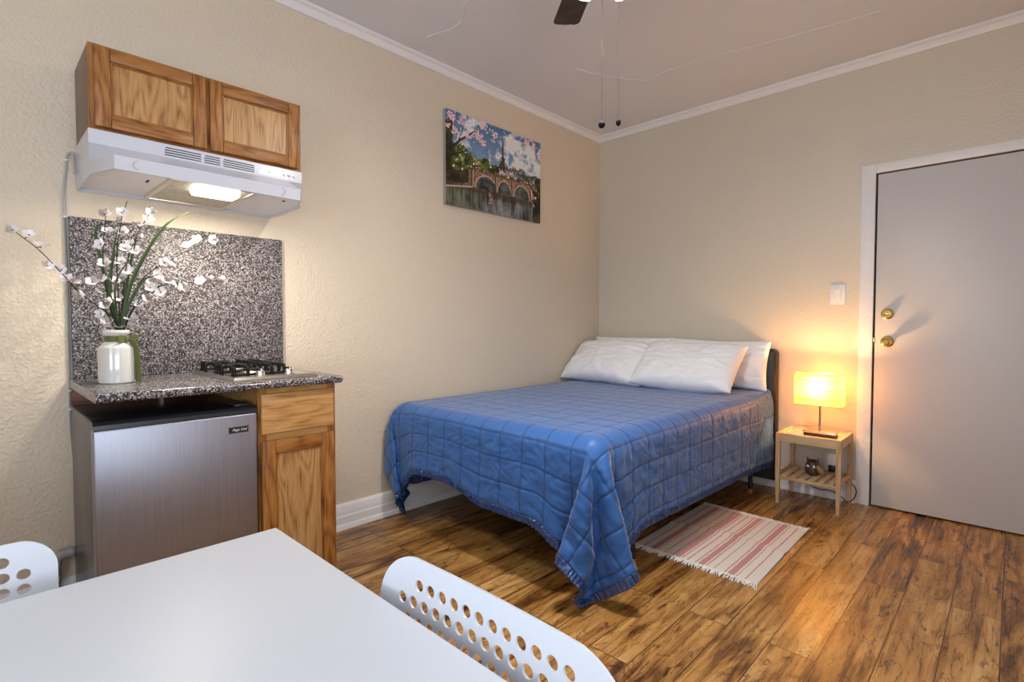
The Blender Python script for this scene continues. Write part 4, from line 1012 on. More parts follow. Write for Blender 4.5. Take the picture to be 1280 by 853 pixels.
# quilt: draped cloth, stored as a grid of heights and offsets
QN = (90, 93)
QD = [145,-138,-11,10,-9,-8,20,-11,6,-13,14,-7,2,0,0,-1,1,-1,0,0,2,-1,1,-1,0,-1,0,2,-1,1,0,-1,0,0,1,1,-1,-6,4,2,-3,3,1,-2,0,1,-2,2,1,-4,2,2,-6,5,0,-5,7,8,-20,5,10,-19,13,-8,22,2,-22,4,17,-40,-29,32,21,58,-22,11,-11,3,-61,-42,48,24,-13,-38,-3,37,12,-9,11,63,0,-79,-1,146,-147,7,-16,10,-2,11,-18,12,-2,-5,8,-8,2,3,-2,1,2,0,3,-7,2,-2,-4,10,-5,8,-13,8,-5,5,-6,7,-5,2,2,-2,3,-1,-6,8,-10,5,2,3,-7,8,-9,2,0,4,7,-16,14,-14,3,11,-9,5,-12,13,-16,13,9,-11,21,-24,0,14,-26,-37,25,27,56,-19,12,-10,-9,-65,-27,53,20,-33,-34,31,30,-8,6,10,51,4,-19,-68,148,-153,3,-3,16,-13,-2,9,-6,-2,-3,6,4,0,-7,8,-3,-3,3,-11,17,-12,7,-4,1,0,1,-3,3,-2,2,-2,3,-1,-4,0,6,-6,1,11,-17,15,-9,2,-7,14,-14,14,-8,3,-11,15,-13,13,-10,7,-11,16,-5,-9,-5,7,17,-16,12,2,-23,25,-18,3,-48,16,33,45,6,-7,-3,-19,-70,-5,61,-15,-38,0,49,-6,5,3,14,37,11,-23,-2,142,-138,-6,-8,18,-11,12,-20,12,-3,12,-9,2,-12,17,-17,15,-12,12,-5,-3,0,-2,2,4,-4,3,-2,2,-2,4,-5,6,-2,0,-3,-5,12,-7,5,-11,15,-14,12,-10,0,8,-8,5,6,-17,10,6,-12,12,-5,-8,15,-20,10,5,-12,19,-15,8,14,-21,-2,13,-7,-40,-4,45,37,11,-14,15,-38,-71,19,48,-33,-33,45,14,12,-15,13,10,41,-11,-31,20,144,-145,6,-15,19,-11,-3,8,-5,7,-7,6,-8,6,-7,7,-6,6,-8,4,4,-4,10,-13,13,-9,3,-4,5,-7,6,-4,4,-7,5,1,3,-7,3,1,3,-8,7,-8,12,-11,-2,14,-7,-4,8,-7,-3,8,-9,12,-11,10,-15,16,-15,13,-9,13,-3,-8,11,-17,8,12,-47,-9,47,31,14,-13,17,-50,-65,52,-2,-33,10,38,0,8,2,5,10,28,-30,17,3,145,-143,-4,-6,15,-12,14,-15,12,-12,14,-13,0,8,-3,-11,12,-2,9,-12,8,-9,7,-3,4,-4,3,-5,5,-2,-1,0,0,9,-9,1,-7,14,-7,3,-10,16,-14,11,-13,13,-9,-2,7,5,-12,11,-14,15,-15,14,-12,10,-9,10,-9,-4,13,-8,6,7,-20,16,-9,12,-45,-7,46,25,17,-6,11,-67,-46,57,-17,-35,53,11,-6,17,-6,14,13,-6,14,2,1,150,-156,4,7,-11,14,-15,12,-11,13,-15,8,1,-10,9,5,-5,0,-3,5,-3,11,-10,-1,-1,3,-2,5,-6,3,0,-3,-2,0,7,-3,3,-6,2,5,-1,-6,7,-7,7,-8,0,10,-14,16,-13,5,7,-14,14,-15,15,-13,9,-12,11,2,-11,16,-14,16,-22,21,-15,12,-44,0,42,17,20,0,7,-87,-14,48,-45,19,37,-9,12,8,6,9,6,8,1,-3,-3,149,-156,11,-8,10,-10,8,-8,9,-14,10,-1,-9,16,-11,1,3,3,6,-9,1,-7,5,1,-4,8,-8,9,-2,-6,-1,11,-13,12,-15,16,-12,13,-8,-3,3,7,-12,12,-15,16,-11,-1,10,-13,12,-3,-9,14,-13,12,-12,12,-13,2,11,-10,3,11,-21,24,-20,2,16,-10,-26,-19,48,16,17,16,-19,-86,24,0,-27,52,5,8,11,1,11,8,6,1,-3,-6,3,149,-149,-8,16,-13,10,-10,11,-18,14,-13,9,2,4,-3,
9,-8,3,-15,10,0,7,-14,14,-9,4,-5,4,-10,12,-2,-3,5,-6,7,-8,7,-4,-1,10,-17,14,0,-10,9,-8,2,8,-11,10,-11,7,7,-15,13,-12,12,-13,14,-9,-6,15,-17,19,-10,-5,11,-8,14,-16,-10,-28,45,16,21,15,-36,-81,48,-38,27,38,-14,20,10,6,7,7,-1,-3,1,-7,-11,149,-155,12,-13,13,-12,12,-17,11,-11,18,-6,5,-8,10,-12,9,-10,8,-1,-2,0,-2,-2,1,3,-1,2,4,-2,-4,-1,-6,15,-14,14,-14,14,-8,-2,8,-9,8,-8,10,-10,9,-10,7,3,-6,1,-8,16,-12,9,-10,10,-12,14,-15,15,-16,16,-12,9,-14,24,-14,-12,9,-39,43,15,27,10,-56,-60,39,-28,52,8,8,14,4,8,5,1,-2,-2,-10,-3,-7,149,-148,-5,6,-5,6,-12,6,-7,25,-21,16,-15,13,-17,14,-13,14,-10,5,-2,2,-2,3,2,0,-6,4,-11,12,-7,11,-10,-1,9,-9,8,-9,6,4,-13,14,-13,14,-12,12,-12,11,-3,-12,11,-2,5,-12,6,9,-14,13,-14,13,-13,10,4,-20,22,-13,-2,20,-21,11,-13,-31,38,18,33,-4,-67,-26,-9,42,19,12,18,1,6,6,0,0,-6,-3,-11,-7,-18,150,-155,8,-8,10,-13,5,-7,25,-11,-3,1,-4,-5,9,-6,6,-1,3,-1,-4,3,-4,4,-4,3,-9,9,3,-1,-5,-2,7,-1,-11,15,-12,13,-12,8,-3,-3,6,-7,9,-10,12,-11,5,5,-6,-6,10,-8,9,-11,11,-9,7,-8,9,-1,-10,13,-13,13,-16,24,-19,-3,10,-37,29,23,27,1,-93,4,-6,50,21,14,0,7,4,1,-1,-3,-8,-11,-12,-25,-9,150,-151,-1,5,-11,7,-9,27,-19,0,2,-3,-3,11,-7,11,-9,1,-8,10,-1,-5,1,1,1,8,-15,12,-12,10,-5,8,-11,12,-13,12,-14,17,-12,1,-3,10,-11,11,-11,11,-9,11,-13,11,-7,6,-10,12,-12,12,-13,15,-15,12,-11,14,-15,14,-14,15,-18,22,-19,2,9,-35,22,27,34,-33,-78,4,42,35,12,1,6,5,1,-2,-2,-13,-14,-17,-25,2,4,150,-153,6,-10,8,-12,28,-21,-1,11,-10,1,9,-3,-4,1,-9,11,3,-2,-10,15,-11,5,-3,-5,9,1,-7,5,-10,16,-10,-4,13,-10,5,-5,-1,13,-14,10,-11,11,-10,11,-12,5,5,-8,10,-10,8,-8,7,-6,7,-8,8,-10,6,7,-13,13,-16,18,-18,18,-17,5,10,-33,15,28,31,-46,-63,16,64,18,-5,9,4,2,-2,-7,-21,-21,-13,13,-19,9,-9,150,-150,-5,7,-13,25,-17,1,6,-12,8,9,-17,9,-5,5,5,-4,-10,8,6,-8,-4,11,-7,10,-10,-3,6,0,2,-7,3,9,-15,14,-14,12,-12,14,-14,11,-2,-7,7,-5,7,-5,-4,10,-9,11,-13,13,-14,16,-17,14,-12,12,-13,13,-12,15,-18,18,-12,0,6,-10,15,-29,9,29,26,-70,-34,64,33,-2,6,4,3,-4,-16,-31,-15,2,6,9,-12,-1,-3,148,-148,2,-13,22,-15,6,-3,-5,11,-3,-4,3,-1,-1,3,-12,11,3,1,-10,2,8,-1,-8,1,1,11,-10,-2,6,-7,7,-5,4,-3,2,-3,5,-7,7,-7,7,-1,-7,10,-10,11,-12,12,-10,3,4,-6,6,-8,10,-7,6,-8,7,-6,6,-6,6,-7,9,-9,7,-9,14,-19,-5,47,-7,-82,36,55,1,3,6,3,-10,-30,-28,3,3,8,1,-4,-2,1,-2,154,-155,-2,4,-3,3,-4,2,2,-1,-2,1,1,0,-2,3,5,-12,3,2,2,7,
-11,6,-8,9,-6,4,-3,2,-2,2,-1,0,1,-3,4,-2,-1,2,-2,1,0,0,0,0,0,0,0,0,0,0,0,0,0,0,0,0,0,1,-2,1,0,0,1,-2,1,0,0,-2,6,-7,-7,30,-14,-54,80,-7,8,10,-3,-23,-36,4,1,-1,0,-1,2,2,1,2,0,174,-176,-4,5,0,0,1,-2,4,-6,7,-8,9,-8,6,-5,3,-1,4,-3,-1,2,-2,0,3,-2,-1,1,0,0,0,0,0,0,-1,1,0,0,0,0,0,0,0,0,0,0,0,0,0,0,0,0,0,-1,2,-2,2,-2,1,0,0,0,0,0,0,0,0,0,0,0,-1,1,-2,9,-25,49,-13,0,27,-31,-20,-15,3,1,2,3,0,3,2,3,1,2,0,210,-219,11,-5,5,-10,4,0,2,2,1,-2,1,2,-2,2,-1,1,-3,-1,2,0,1,-1,0,0,0,0,-1,1,0,0,0,0,0,-1,1,0,0,0,0,0,0,-1,1,1,-1,0,0,-1,1,0,0,0,0,0,0,0,0,0,0,-1,1,0,0,0,-1,1,0,-1,1,-1,-3,4,17,-8,6,20,-65,17,0,10,1,1,2,0,2,2,1,-11,5,5,-5,241,-241,0,1,-1,0,1,0,2,-7,4,0,3,-4,1,0,-1,0,1,0,0,-1,0,1,0,0,0,-1,1,0,-1,1,0,0,0,0,-1,1,0,0,0,0,0,0,0,-1,1,1,-2,1,0,0,0,0,0,0,0,0,0,0,0,0,-1,1,0,0,0,0,-1,0,0,-1,-1,5,9,-8,-2,0,-4,4,-2,1,1,2,4,-7,2,6,-5,-3,-3,9,-4,308,-308,0,0,1,-1,1,-1,0,0,0,-2,2,0,0,0,0,0,-1,1,0,-1,1,0,0,-1,1,0,0,0,-1,1,0,0,0,-1,1,0,0,0,0,0,-1,1,0,0,0,0,0,0,0,0,0,0,0,-1,1,0,0,0,0,0,0,0,-1,1,0,0,-1,0,0,0,0,1,6,-3,0,-3,1,-1,1,1,-1,0,0,-1,0,2,0,5,-6,1,-2,375,-375,0,1,-1,0,0,1,-1,-1,1,-1,2,-2,1,0,0,0,0,0,-1,1,0,-1,1,0,0,-1,1,0,0,0,0,-1,1,0,0,0,0,0,0,-1,1,0,0,0,0,0,0,0,0,0,-1,1,0,0,0,0,0,0,0,0,0,-1,1,0,0,-1,1,0,-1,0,1,0,4,-1,-1,-2,1,0,0,-1,1,0,0,-1,1,0,-1,1,0,0,1,443,-443,0,0,0,0,1,-1,0,-1,1,0,0,0,0,-1,1,0,0,0,0,-1,1,0,-1,1,0,0,0,-1,1,0,0,0,0,-1,1,0,0,0,0,0,0,0,-1,1,0,0,0,0,0,0,0,0,0,0,0,0,0,-1,1,0,0,0,0,0,-1,1,0,-1,1,0,0,1,1,0,0,-2,1,0,0,-1,1,0,0,-1,1,0,-1,1,0,-1,1,510,-510,0,0,0,0,1,-1,0,-1,1,0,0,0,0,-1,2,-2,1,0,0,-1,1,0,0,-1,1,0,0,0,0,-1,1,0,0,0,0,0,0,0,-1,1,0,0,0,0,0,0,0,-1,1,1,-2,1,0,0,0,0,0,0,0,0,-1,1,0,0,0,0,-1,1,0,0,0,1,0,1,0,-2,1,0,-1,1,0,0,0,-1,1,0,-1,1,0,-1,1,577,-577,0,0,0,1,-1,0,0,-1,1,0,1,-1,-1,1,0,0,0,-1,1,-1,1,0,0,0,-1,1,0,0,0,0,0,-1,2,-2,1,0,0,0,0,0,0,0,0,-1,1,0,0,0,0,0,0,0,0,0,0,-1,1,0,0,0,0,0,0,-1,1,0,0,0,-1,1,1,-1,2,-1,1,-2,1,0,0,-1,1,0,0,-1,1,-1,1,0,0,-1,0,644,-644,0,0,0,1,-1,0,0,0,0,0,0,0,-1,1,0,0,0,-1,1,0,0,0,-1,1,0,0,-1,1,0,0,0,0,0,0,0,-1,1,0,0,0,0,0,0,0,0,0,-1,1,0,0,0,0,0,0,0,0,0,0,-1,1,0,0,0,0,0,0,-1,1,0,0,0,1,0,1,-1,-1,1,0,0,0,-1,1,0,-1,1,0,0,-1,1,-1,0,712,-712,
0,0,0,0,0,0,0,0,0,0,0,0,-1,1,0,0,0,0,-1,1,0,0,-1,1,0,0,0,0,-1,1,0,1,-2,1,0,0,0,0,0,0,-1,1,0,0,0,0,0,0,0,0,0,0,0,-1,1,0,0,0,0,0,0,0,0,-1,1,0,0,0,0,0,0,1,0,0,0,0,-1,1,-1,1,0,-1,2,-1,0,-1,1,-1,0,1,0,779,-779,0,0,0,0,0,0,0,0,0,0,0,0,-1,2,-2,1,0,0,-1,1,0,0,-1,1,0,0,0,0,0,0,0,0,-1,1,0,0,0,0,0,0,0,0,0,0,0,0,-1,1,0,0,0,0,0,0,0,0,0,0,0,-1,1,0,0,0,0,0,0,-1,1,1,-1,0,1,0,0,0,0,-1,1,-1,1,0,0,-1,0,1,-1,0,2,-1,-1,846,-846,0,0,0,1,-1,-1,1,0,1,-2,1,0,0,0,0,-1,1,0,0,-1,1,0,0,0,0,0,-1,1,0,0,0,0,0,0,0,0,0,-1,1,0,1,-2,1,0,0,0,0,0,0,0,0,0,-1,1,0,0,0,0,0,0,0,0,0,-1,1,0,0,0,0,0,1,-1,1,0,-1,1,0,-1,1,0,-1,1,0,-1,1,-1,0,1,0,0,-1,913,-912,-1,0,0,0,0,-1,2,-1,-1,2,-1,-1,1,0,0,0,-1,1,0,0,0,-1,1,0,0,0,0,-1,1,0,0,0,0,0,0,0,0,0,0,0,0,0,0,0,0,0,-1,1,0,0,0,0,0,0,0,0,-1,2,-2,1,1,-2,1,0,0,0,0,0,0,0,0,1,-1,1,0,-1,1,-1,1,-1,1,0,0,-1,1,-1,1,-1,1,-1,1,981,-981,0,0,0,0,0,0,0,0,0,0,0,-1,1,0,0,0,-1,1,0,0,0,0,-1,1,0,0,0,0,0,0,0,0,0,0,-1,1,0,0,0,0,0,0,0,0,0,0,0,0,0,0,0,0,-1,1,0,0,0,0,0,0,0,0,0,0,0,0,0,0,0,0,0,0,1,-1,1,0,-1,1,-1,1,-1,1,-1,0,1,-1,1,0,0,0,-1,1048,-1048,0,0,0,0,0,0,0,0,0,0,0,0,-1,1,0,0,-1,1,0,0,0,0,0,0,-1,1,0,0,0,0,0,0,0,0,0,0,0,0,0,-1,2,-1,-1,1,0,0,0,0,0,0,0,0,0,0,0,0,0,-1,2,-2,1,0,0,0,0,0,0,0,1,-1,0,0,0,1,-1,1,0,-1,0,1,-1,1,-1,1,-1,0,1,0,0,0,-2,1115,-1115,0,0,0,0,0,0,0,0,0,0,0,0,-1,1,0,0,0,0,0,-1,1,0,0,0,0,0,0,0,-1,1,1,-2,1,0,0,0,0,0,0,0,0,0,0,0,0,0,0,0,0,0,-1,1,0,0,0,0,0,0,0,0,0,0,0,0,0,0,0,0,0,0,0,1,-1,0,1,-1,1,-1,1,-1,0,1,0,-1,0,1,-1,0,1,-1,-1,1183,-1183,0,0,0,0,0,0,0,-1,1,1,-2,1,0,0,0,-1,1,0,0,0,0,0,0,-1,1,0,0,0,0,0,0,0,0,-1,1,0,0,0,0,0,0,0,0,0,0,0,0,0,0,0,0,0,0,0,0,0,0,0,-1,1,0,0,0,0,0,0,0,0,1,-1,0,0,0,1,-1,1,-1,0,1,-1,1,-1,0,1,-1,1,-1,1,-1,0,0,1250,-1250,0,0,0,0,0,0,0,0,0,0,-1,1,0,0,0,-1,1,0,0,0,0,0,0,-1,2,-1,-1,1,0,0,0,0,0,0,0,0,0,0,0,0,0,0,0,0,0,0,0,0,0,0,-1,1,0,0,0,0,0,0,0,0,0,0,0,0,0,0,0,0,0,0,0,1,-1,0,1,-1,0,1,-1,0,1,-1,0,1,-1,1,-1,0,1,-1,0,1317,-1317,0,0,0,0,0,0,0,0,0,0,0,-1,1,0,0,0,0,0,0,-1,1,0,0,0,0,0,-1,2,-1,-1,1,0,0,0,0,0,0,0,0,0,0,0,0,0,0,0,0,0,0,0,0,0,0,0,0,0,0,0,-1,1,0,1,-2,1,0,0,0,0,1,-1,0,0,0,1,-1,0,1,-1,0,1,-1,0,0,1,-1,1,-1,0,1,-1,0,1384,-1384,
1,-1,0,0,-1,1,0,0,0,0,0,-1,1,0,0,0,0,0,0,0,0,0,-1,1,0,0,0,0,0,0,0,0,0,0,-1,2,-2,1,1,-2,1,1,-1,0,0,0,-1,1,0,0,0,0,0,0,0,0,0,0,0,0,0,0,0,0,0,0,0,0,0,0,0,1,-1,0,0,0,1,-1,0,1,-1,0,0,1,-1,1,-1,0,1,-1,0,1452,-1452,0,0,0,0,0,0,0,-1,1,0,0,0,-1,2,-1,-1,1,0,0,0,0,0,0,0,-1,1,0,0,0,0,0,0,0,0,0,0,0,0,0,0,0,0,0,0,0,0,0,0,0,0,0,0,0,0,0,0,0,0,0,0,0,0,0,0,0,0,0,0,0,0,0,0,1,-1,0,0,0,0,1,-1,0,0,1,-1,1,-1,1,-1,0,0,1,1519,-1519,0,0,0,0,0,0,0,0,-1,1,0,0,0,0,0,0,0,0,0,-1,1,0,0,0,0,0,0,0,-1,1,0,0,0,0,1,-2,1,0,0,0,0,0,0,1,-2,1,0,0,0,0,0,0,0,0,0,0,0,0,0,0,0,0,0,0,0,0,0,0,0,1,-1,0,0,0,0,0,1,-1,0,0,1,-1,0,1,-1,0,1,-1,1,-2,2,1586,-1586,0,0,0,0,0,0,0,0,0,0,-1,1,0,0,0,0,0,0,0,0,0,-1,1,0,0,0,0,0,0,0,0,0,0,0,0,0,0,0,-1,2,-2,2,-1,0,0,0,0,0,0,0,0,0,0,0,0,0,0,0,0,0,0,0,0,0,0,0,0,0,0,0,0,0,0,1,-1,0,0,0,0,1,-1,0,0,1,-1,0,1,-1,0,0,0,1654,-1654,-1,2,-1,0,0,-1,1,0,0,0,0,0,0,-1,1,0,0,0,0,0,0,0,0,-1,1,0,0,0,0,0,0,0,0,0,0,0,0,0,0,0,0,0,0,0,0,0,0,0,0,0,0,0,0,0,0,0,0,0,0,0,0,0,0,0,0,0,0,0,1,-1,0,0,0,0,0,0,0,0,1,-1,0,0,0,1,-1,0,1,-1,0,0,0,1721,-1721,0,0,0,0,0,0,-1,1,0,0,0,0,0,0,0,0,0,-1,1,0,0,0,0,0,0,0,0,0,0,0,0,0,-1,1,0,0,0,0,0,0,0,0,1,-1,0,0,0,0,0,0,0,0,0,0,0,0,0,0,0,0,0,0,0,0,0,0,0,0,0,0,0,0,0,0,1,-1,0,0,0,0,0,1,-2,2,-1,0,0,1,-1,0,0,1788,-1788,0,0,0,0,0,0,0,-1,1,0,0,0,0,0,0,0,0,0,-1,2,-2,1,0,0,0,0,0,0,0,0,0,0,0,0,0,0,0,0,0,0,0,0,0,0,0,0,0,0,0,0,0,0,0,0,0,0,0,0,0,0,0,0,0,0,0,0,1,-1,0,0,0,0,0,0,0,0,0,0,0,1,-1,0,0,0,0,0,0,1,-1,0,0,1855,-1855,0,0,0,0,0,0,0,0,0,-1,1,0,0,0,0,0,0,0,0,0,-1,1,0,1,-1,0,-1,1,0,0,0,0,0,0,0,0,0,0,0,0,0,0,0,0,0,0,0,0,0,1,-1,0,0,0,0,0,0,0,0,0,0,0,0,0,0,0,0,0,0,0,0,0,0,0,0,1,-1,0,0,0,0,0,0,0,0,0,1,-2,1,1,-1,1923,-1924,2,-2,2,-1,0,-1,1,0,0,0,0,0,0,0,0,0,-1,1,0,0,-1,2,-1,0,0,0,0,0,0,0,0,0,0,0,0,-1,2,-1,0,0,0,0,0,0,0,0,0,0,0,0,0,0,0,0,0,0,0,0,0,0,0,0,0,0,1,-1,0,0,0,0,0,0,0,0,0,0,0,0,0,0,0,0,0,0,1,-1,0,0,0,0,0,1990,-1990,0,0,0,0,0,0,-1,1,0,0,0,0,0,0,0,0,0,-1,1,0,0,0,0,0,0,0,0,0,0,0,0,0,0,0,0,0,0,0,0,0,0,0,0,0,0,0,0,0,0,0,0,0,1,-1,0,0,0,0,0,0,0,0,0,0,0,0,0,0,0,0,0,0,0,0,0,0,1,-2,2,-1,0,0,0,-1,2,-1,0,0,0,0,0,2057,-2057,0,0,0,0,0,0,0,-1,2,-1,0,-1,1,0,0,
0,0,0,0,-1,1,0,0,0,1,-2,1,0,0,0,0,0,0,0,0,0,0,0,0,0,0,1,-1,0,0,0,0,0,0,0,0,0,0,0,0,0,0,0,0,0,0,0,1,-1,0,0,0,0,0,0,0,0,0,0,0,0,0,0,0,0,0,0,0,0,0,0,0,0,0,1,-2,2124,-2124,0,0,0,0,0,0,0,0,0,0,0,0,0,0,0,-1,1,0,0,0,0,0,0,0,0,-1,2,-1,0,0,0,0,0,0,0,0,0,0,0,0,0,0,0,0,0,0,0,0,0,0,0,0,0,0,1,-1,0,0,0,0,0,0,0,0,0,0,0,0,0,0,0,0,1,-2,1,0,0,0,0,0,0,0,0,0,0,0,1,-1,-1,1,0,2192,-2192,0,0,0,0,-1,2,-2,1,0,0,0,0,0,0,0,-1,1,0,0,0,0,0,0,0,0,0,0,0,0,0,0,0,0,0,0,0,0,0,0,0,0,0,1,-2,1,0,1,-1,0,0,0,0,0,0,0,0,0,0,0,0,0,1,-1,0,0,0,0,0,0,0,0,0,0,0,0,0,0,0,0,0,0,-1,2,-1,-1,1,1,-1,0,0,-1,2259,-2259,0,0,0,0,0,0,-1,1,0,0,0,0,0,0,0,0,0,0,0,-1,1,0,0,0,0,0,0,0,0,0,0,0,0,1,-1,0,0,0,0,0,0,0,0,0,0,0,0,0,0,0,0,0,0,0,0,1,-1,0,0,0,0,0,0,0,0,1,-1,0,-1,1,0,0,0,0,1,-2,1,0,0,0,0,0,0,0,-1,1,1,-1,0,-1,2,2326,-2326,0,0,0,0,0,0,-1,1,1,-1,-1,2,-1,-1,1,0,0,0,0,0,0,-1,2,-1,0,0,0,0,0,0,0,0,0,0,0,0,0,0,0,0,0,0,0,0,0,0,0,0,1,-1,0,0,0,0,0,0,0,0,0,1,-1,0,0,0,0,0,0,0,0,0,0,0,0,0,0,0,0,0,-1,1,0,0,0,0,-1,2,-2,2,-1,-1,2,2394,-2394,0,-1,1,0,0,0,0,0,0,0,0,0,0,-1,1,0,0,0,0,0,0,0,0,0,0,0,0,0,0,0,0,0,0,0,1,-2,2,-1,0,0,0,0,0,0,0,0,0,0,0,0,0,0,0,0,1,-1,0,0,0,0,0,0,0,1,-1,0,0,0,0,0,0,-1,1,0,0,0,0,0,0,-1,1,0,0,0,0,0,0,-1,2,-1,-1,2461,-2461,-1,2,-1,-1,1,0,0,0,0,0,0,0,0,-1,2,-1,-1,1,0,1,-1,0,-1,2,-2,2,-2,1,1,-2,1,1,-1,0,0,0,0,0,0,0,0,0,0,0,0,0,0,0,0,1,-1,0,0,0,0,0,0,0,0,1,-1,0,0,0,0,0,0,0,0,0,0,0,0,0,0,0,-1,1,0,0,-1,1,0,0,0,1,-2,1,-1,1,0,2528,-2528,0,0,0,0,0,-1,1,0,0,0,0,0,0,-1,2,-1,0,0,0,0,0,0,0,0,0,0,0,0,0,0,0,0,0,0,0,0,0,1,-2,1,0,0,0,1,-1,0,0,0,0,0,0,0,0,0,0,1,-1,0,0,0,0,0,1,-1,0,0,0,0,0,0,0,0,0,-1,1,0,0,-1,1,0,0,0,0,-1,2,-2,1,0,-1,1,0,2595,-2595,0,0,0,0,0,0,0,-1,1,0,0,0,0,0,0,0,0,0,0,0,0,0,0,0,0,0,0,0,0,0,0,0,0,0,1,-1,0,0,0,0,0,0,0,0,0,0,0,0,0,1,-1,0,0,0,0,0,0,0,1,-1,0,0,0,0,0,0,0,0,0,0,0,0,0,0,0,-1,1,0,0,-1,1,0,0,-1,1,0,0,0,-1,2,-2,2663,-2663,-1,1,0,0,0,0,0,0,-1,1,0,0,1,-2,2,-2,1,0,0,0,0,0,0,0,0,0,0,0,0,0,0,1,-1,0,0,0,0,0,0,0,0,0,0,0,0,0,1,-1,0,0,0,0,0,0,0,1,-1,0,0,0,0,1,-1,0,0,0,0,0,0,0,0,0,0,-1,1,0,-1,1,0,0,-1,1,0,0,-1,0,1,0,0,0,1,2730,-2730,0,0,-1,1,0,0,0,0,0,0,0,0,0,0,0,-1,1,0,1,-1,-1,2,-1,0,
0,0,-1,2,-1,0,0,0,0,0,0,1,-1,0,-1,1,1,-1,0,0,0,0,0,0,0,0,0,1,-1,0,0,0,0,0,1,-1,0,0,0,0,0,1,-1,0,0,0,0,-1,1,0,-1,1,0,-1,1,0,-1,1,0,0,-1,1,-1,1,-1,2,0,2797,-2797,0,0,0,0,0,-1,1,0,0,0,0,0,0,0,0,0,0,0,0,0,0,0,0,0,0,0,0,0,0,0,0,0,0,0,1,-1,0,0,0,0,0,0,0,0,0,0,0,1,-1,0,0,0,0,0,1,-1,0,0,0,0,0,1,-1,0,0,0,0,0,0,0,0,0,0,-1,1,-1,1,-1,1,0,0,-1,1,0,-1,1,-1,1,0,0,-1,2864,-2864,0,0,0,0,0,-1,1,0,0,0,0,0,0,0,0,0,0,0,0,0,0,0,0,0,0,0,0,0,0,0,0,1,-1,0,0,0,0,0,0,1,-1,-1,1,1,-1,0,0,0,0,0,0,1,-1,0,0,0,0,1,-1,0,0,0,0,0,0,1,-1,0,0,0,0,0,-1,1,-1,1,-1,1,-1,1,0,0,-1,1,0,-1,1,-1,1,-1,1,2932,-2933,1,0,0,0,0,0,-1,1,0,0,0,1,-2,1,0,0,0,0,0,0,0,0,0,0,0,0,0,0,1,-1,0,0,0,0,0,1,-1,0,0,0,0,0,0,0,0,0,0,0,0,1,-1,0,0,0,0,1,-1,0,0,0,1,-1,0,0,0,0,0,1,-2,2,-2,1,0,-1,1,-1,0,1,0,-1,1,-1,1,-1,1,0,-1,1,0,0,-1,2999,-2999,0,-1,1,0,0,0,0,0,-1,1,0,1,-2,1,0,0,0,0,0,0,1,-2,2,-1,-1,2,-2,2,-1,0,0,0,0,0,0,1,-1,0,0,0,0,0,0,0,0,1,-1,0,0,0,0,0,1,-1,0,0,0,0,1,-1,0,0,0,1,-1,0,0,0,0,0,0,0,-1,1,-1,0,1,-1,1,-1,1,0,-1,1,0,-1,1,-1,1,0,-1,3066,-3066,0,0,0,-1,1,0,0,-1,1,0,0,1,-2,1,1,-1,0,0,-1,2,-1,-1,2,-1,0,0,0,0,0,0,0,1,-1,0,0,0,0,1,-1,-1,1,1,-1,0,0,0,0,0,0,0,1,-1,0,0,0,1,-1,0,0,0,1,-1,0,0,0,1,-1,0,0,0,0,0,-1,0,0,0,1,-1,1,-1,1,0,-1,1,-1,1,-1,1,0,0,0,3134,-3135,1,0,0,0,0,-1,1,0,0,0,-1,2,-2,1,1,-1,0,0,0,0,0,0,0,0,0,0,0,1,-1,0,0,0,0,0,0,1,-1,0,0,0,0,0,0,0,0,0,1,-1,0,0,0,0,0,1,-1,0,0,0,1,-1,0,0,0,1,-1,0,0,1,-1,0,0,-1,0,0,0,0,1,-1,1,-1,1,-1,2,-3,3,-2,0,1,0,0,-1,3201,-3201,-1,1,0,0,0,-1,1,0,0,-1,2,-1,0,-1,2,-1,0,0,0,0,0,0,0,0,0,0,1,-1,0,0,0,0,0,1,-1,0,0,0,0,0,0,1,-2,2,-1,0,0,0,0,0,1,-1,0,0,0,1,-1,0,0,0,0,1,-1,0,0,1,-1,0,0,0,0,0,-1,-1,1,1,-1,0,1,0,-1,0,1,0,-1,1,0,-1,1,0,-1,3268,-3268,0,0,-1,1,0,0,-1,1,0,0,0,0,0,0,0,0,0,0,0,0,0,0,0,1,-1,0,0,0,0,1,-1,0,0,0,0,0,0,0,0,0,1,-1,0,0,0,0,0,1,-1,0,0,0,1,-1,0,0,0,0,1,-1,0,0,0,1,-1,0,1,-1,0,0,0,0,-2,1,-1,2,-1,0,1,-1,1,-1,1,-1,1,0,0,0,-1,1,-1,3335,-3335,0,0,0,-1,1,0,0,0,-1,1,0,0,0,0,0,0,1,-2,1,0,1,-2,1,1,-1,0,0,0,1,-1,0,0,0,0,1,-1,0,0,0,0,0,0,0,0,1,-1,0,0,0,0,1,-1,0,0,0,1,-1,0,0,0,0,1,-1,0,0,1,-1,0,1,-1,0,-1,0,-1,0,2,0,-2,2,0,-1,1,-1,0,1,0,-1,1,-1,0,2,3403,-3404,1,0,0,-1,1,0,0,0,-1,1,
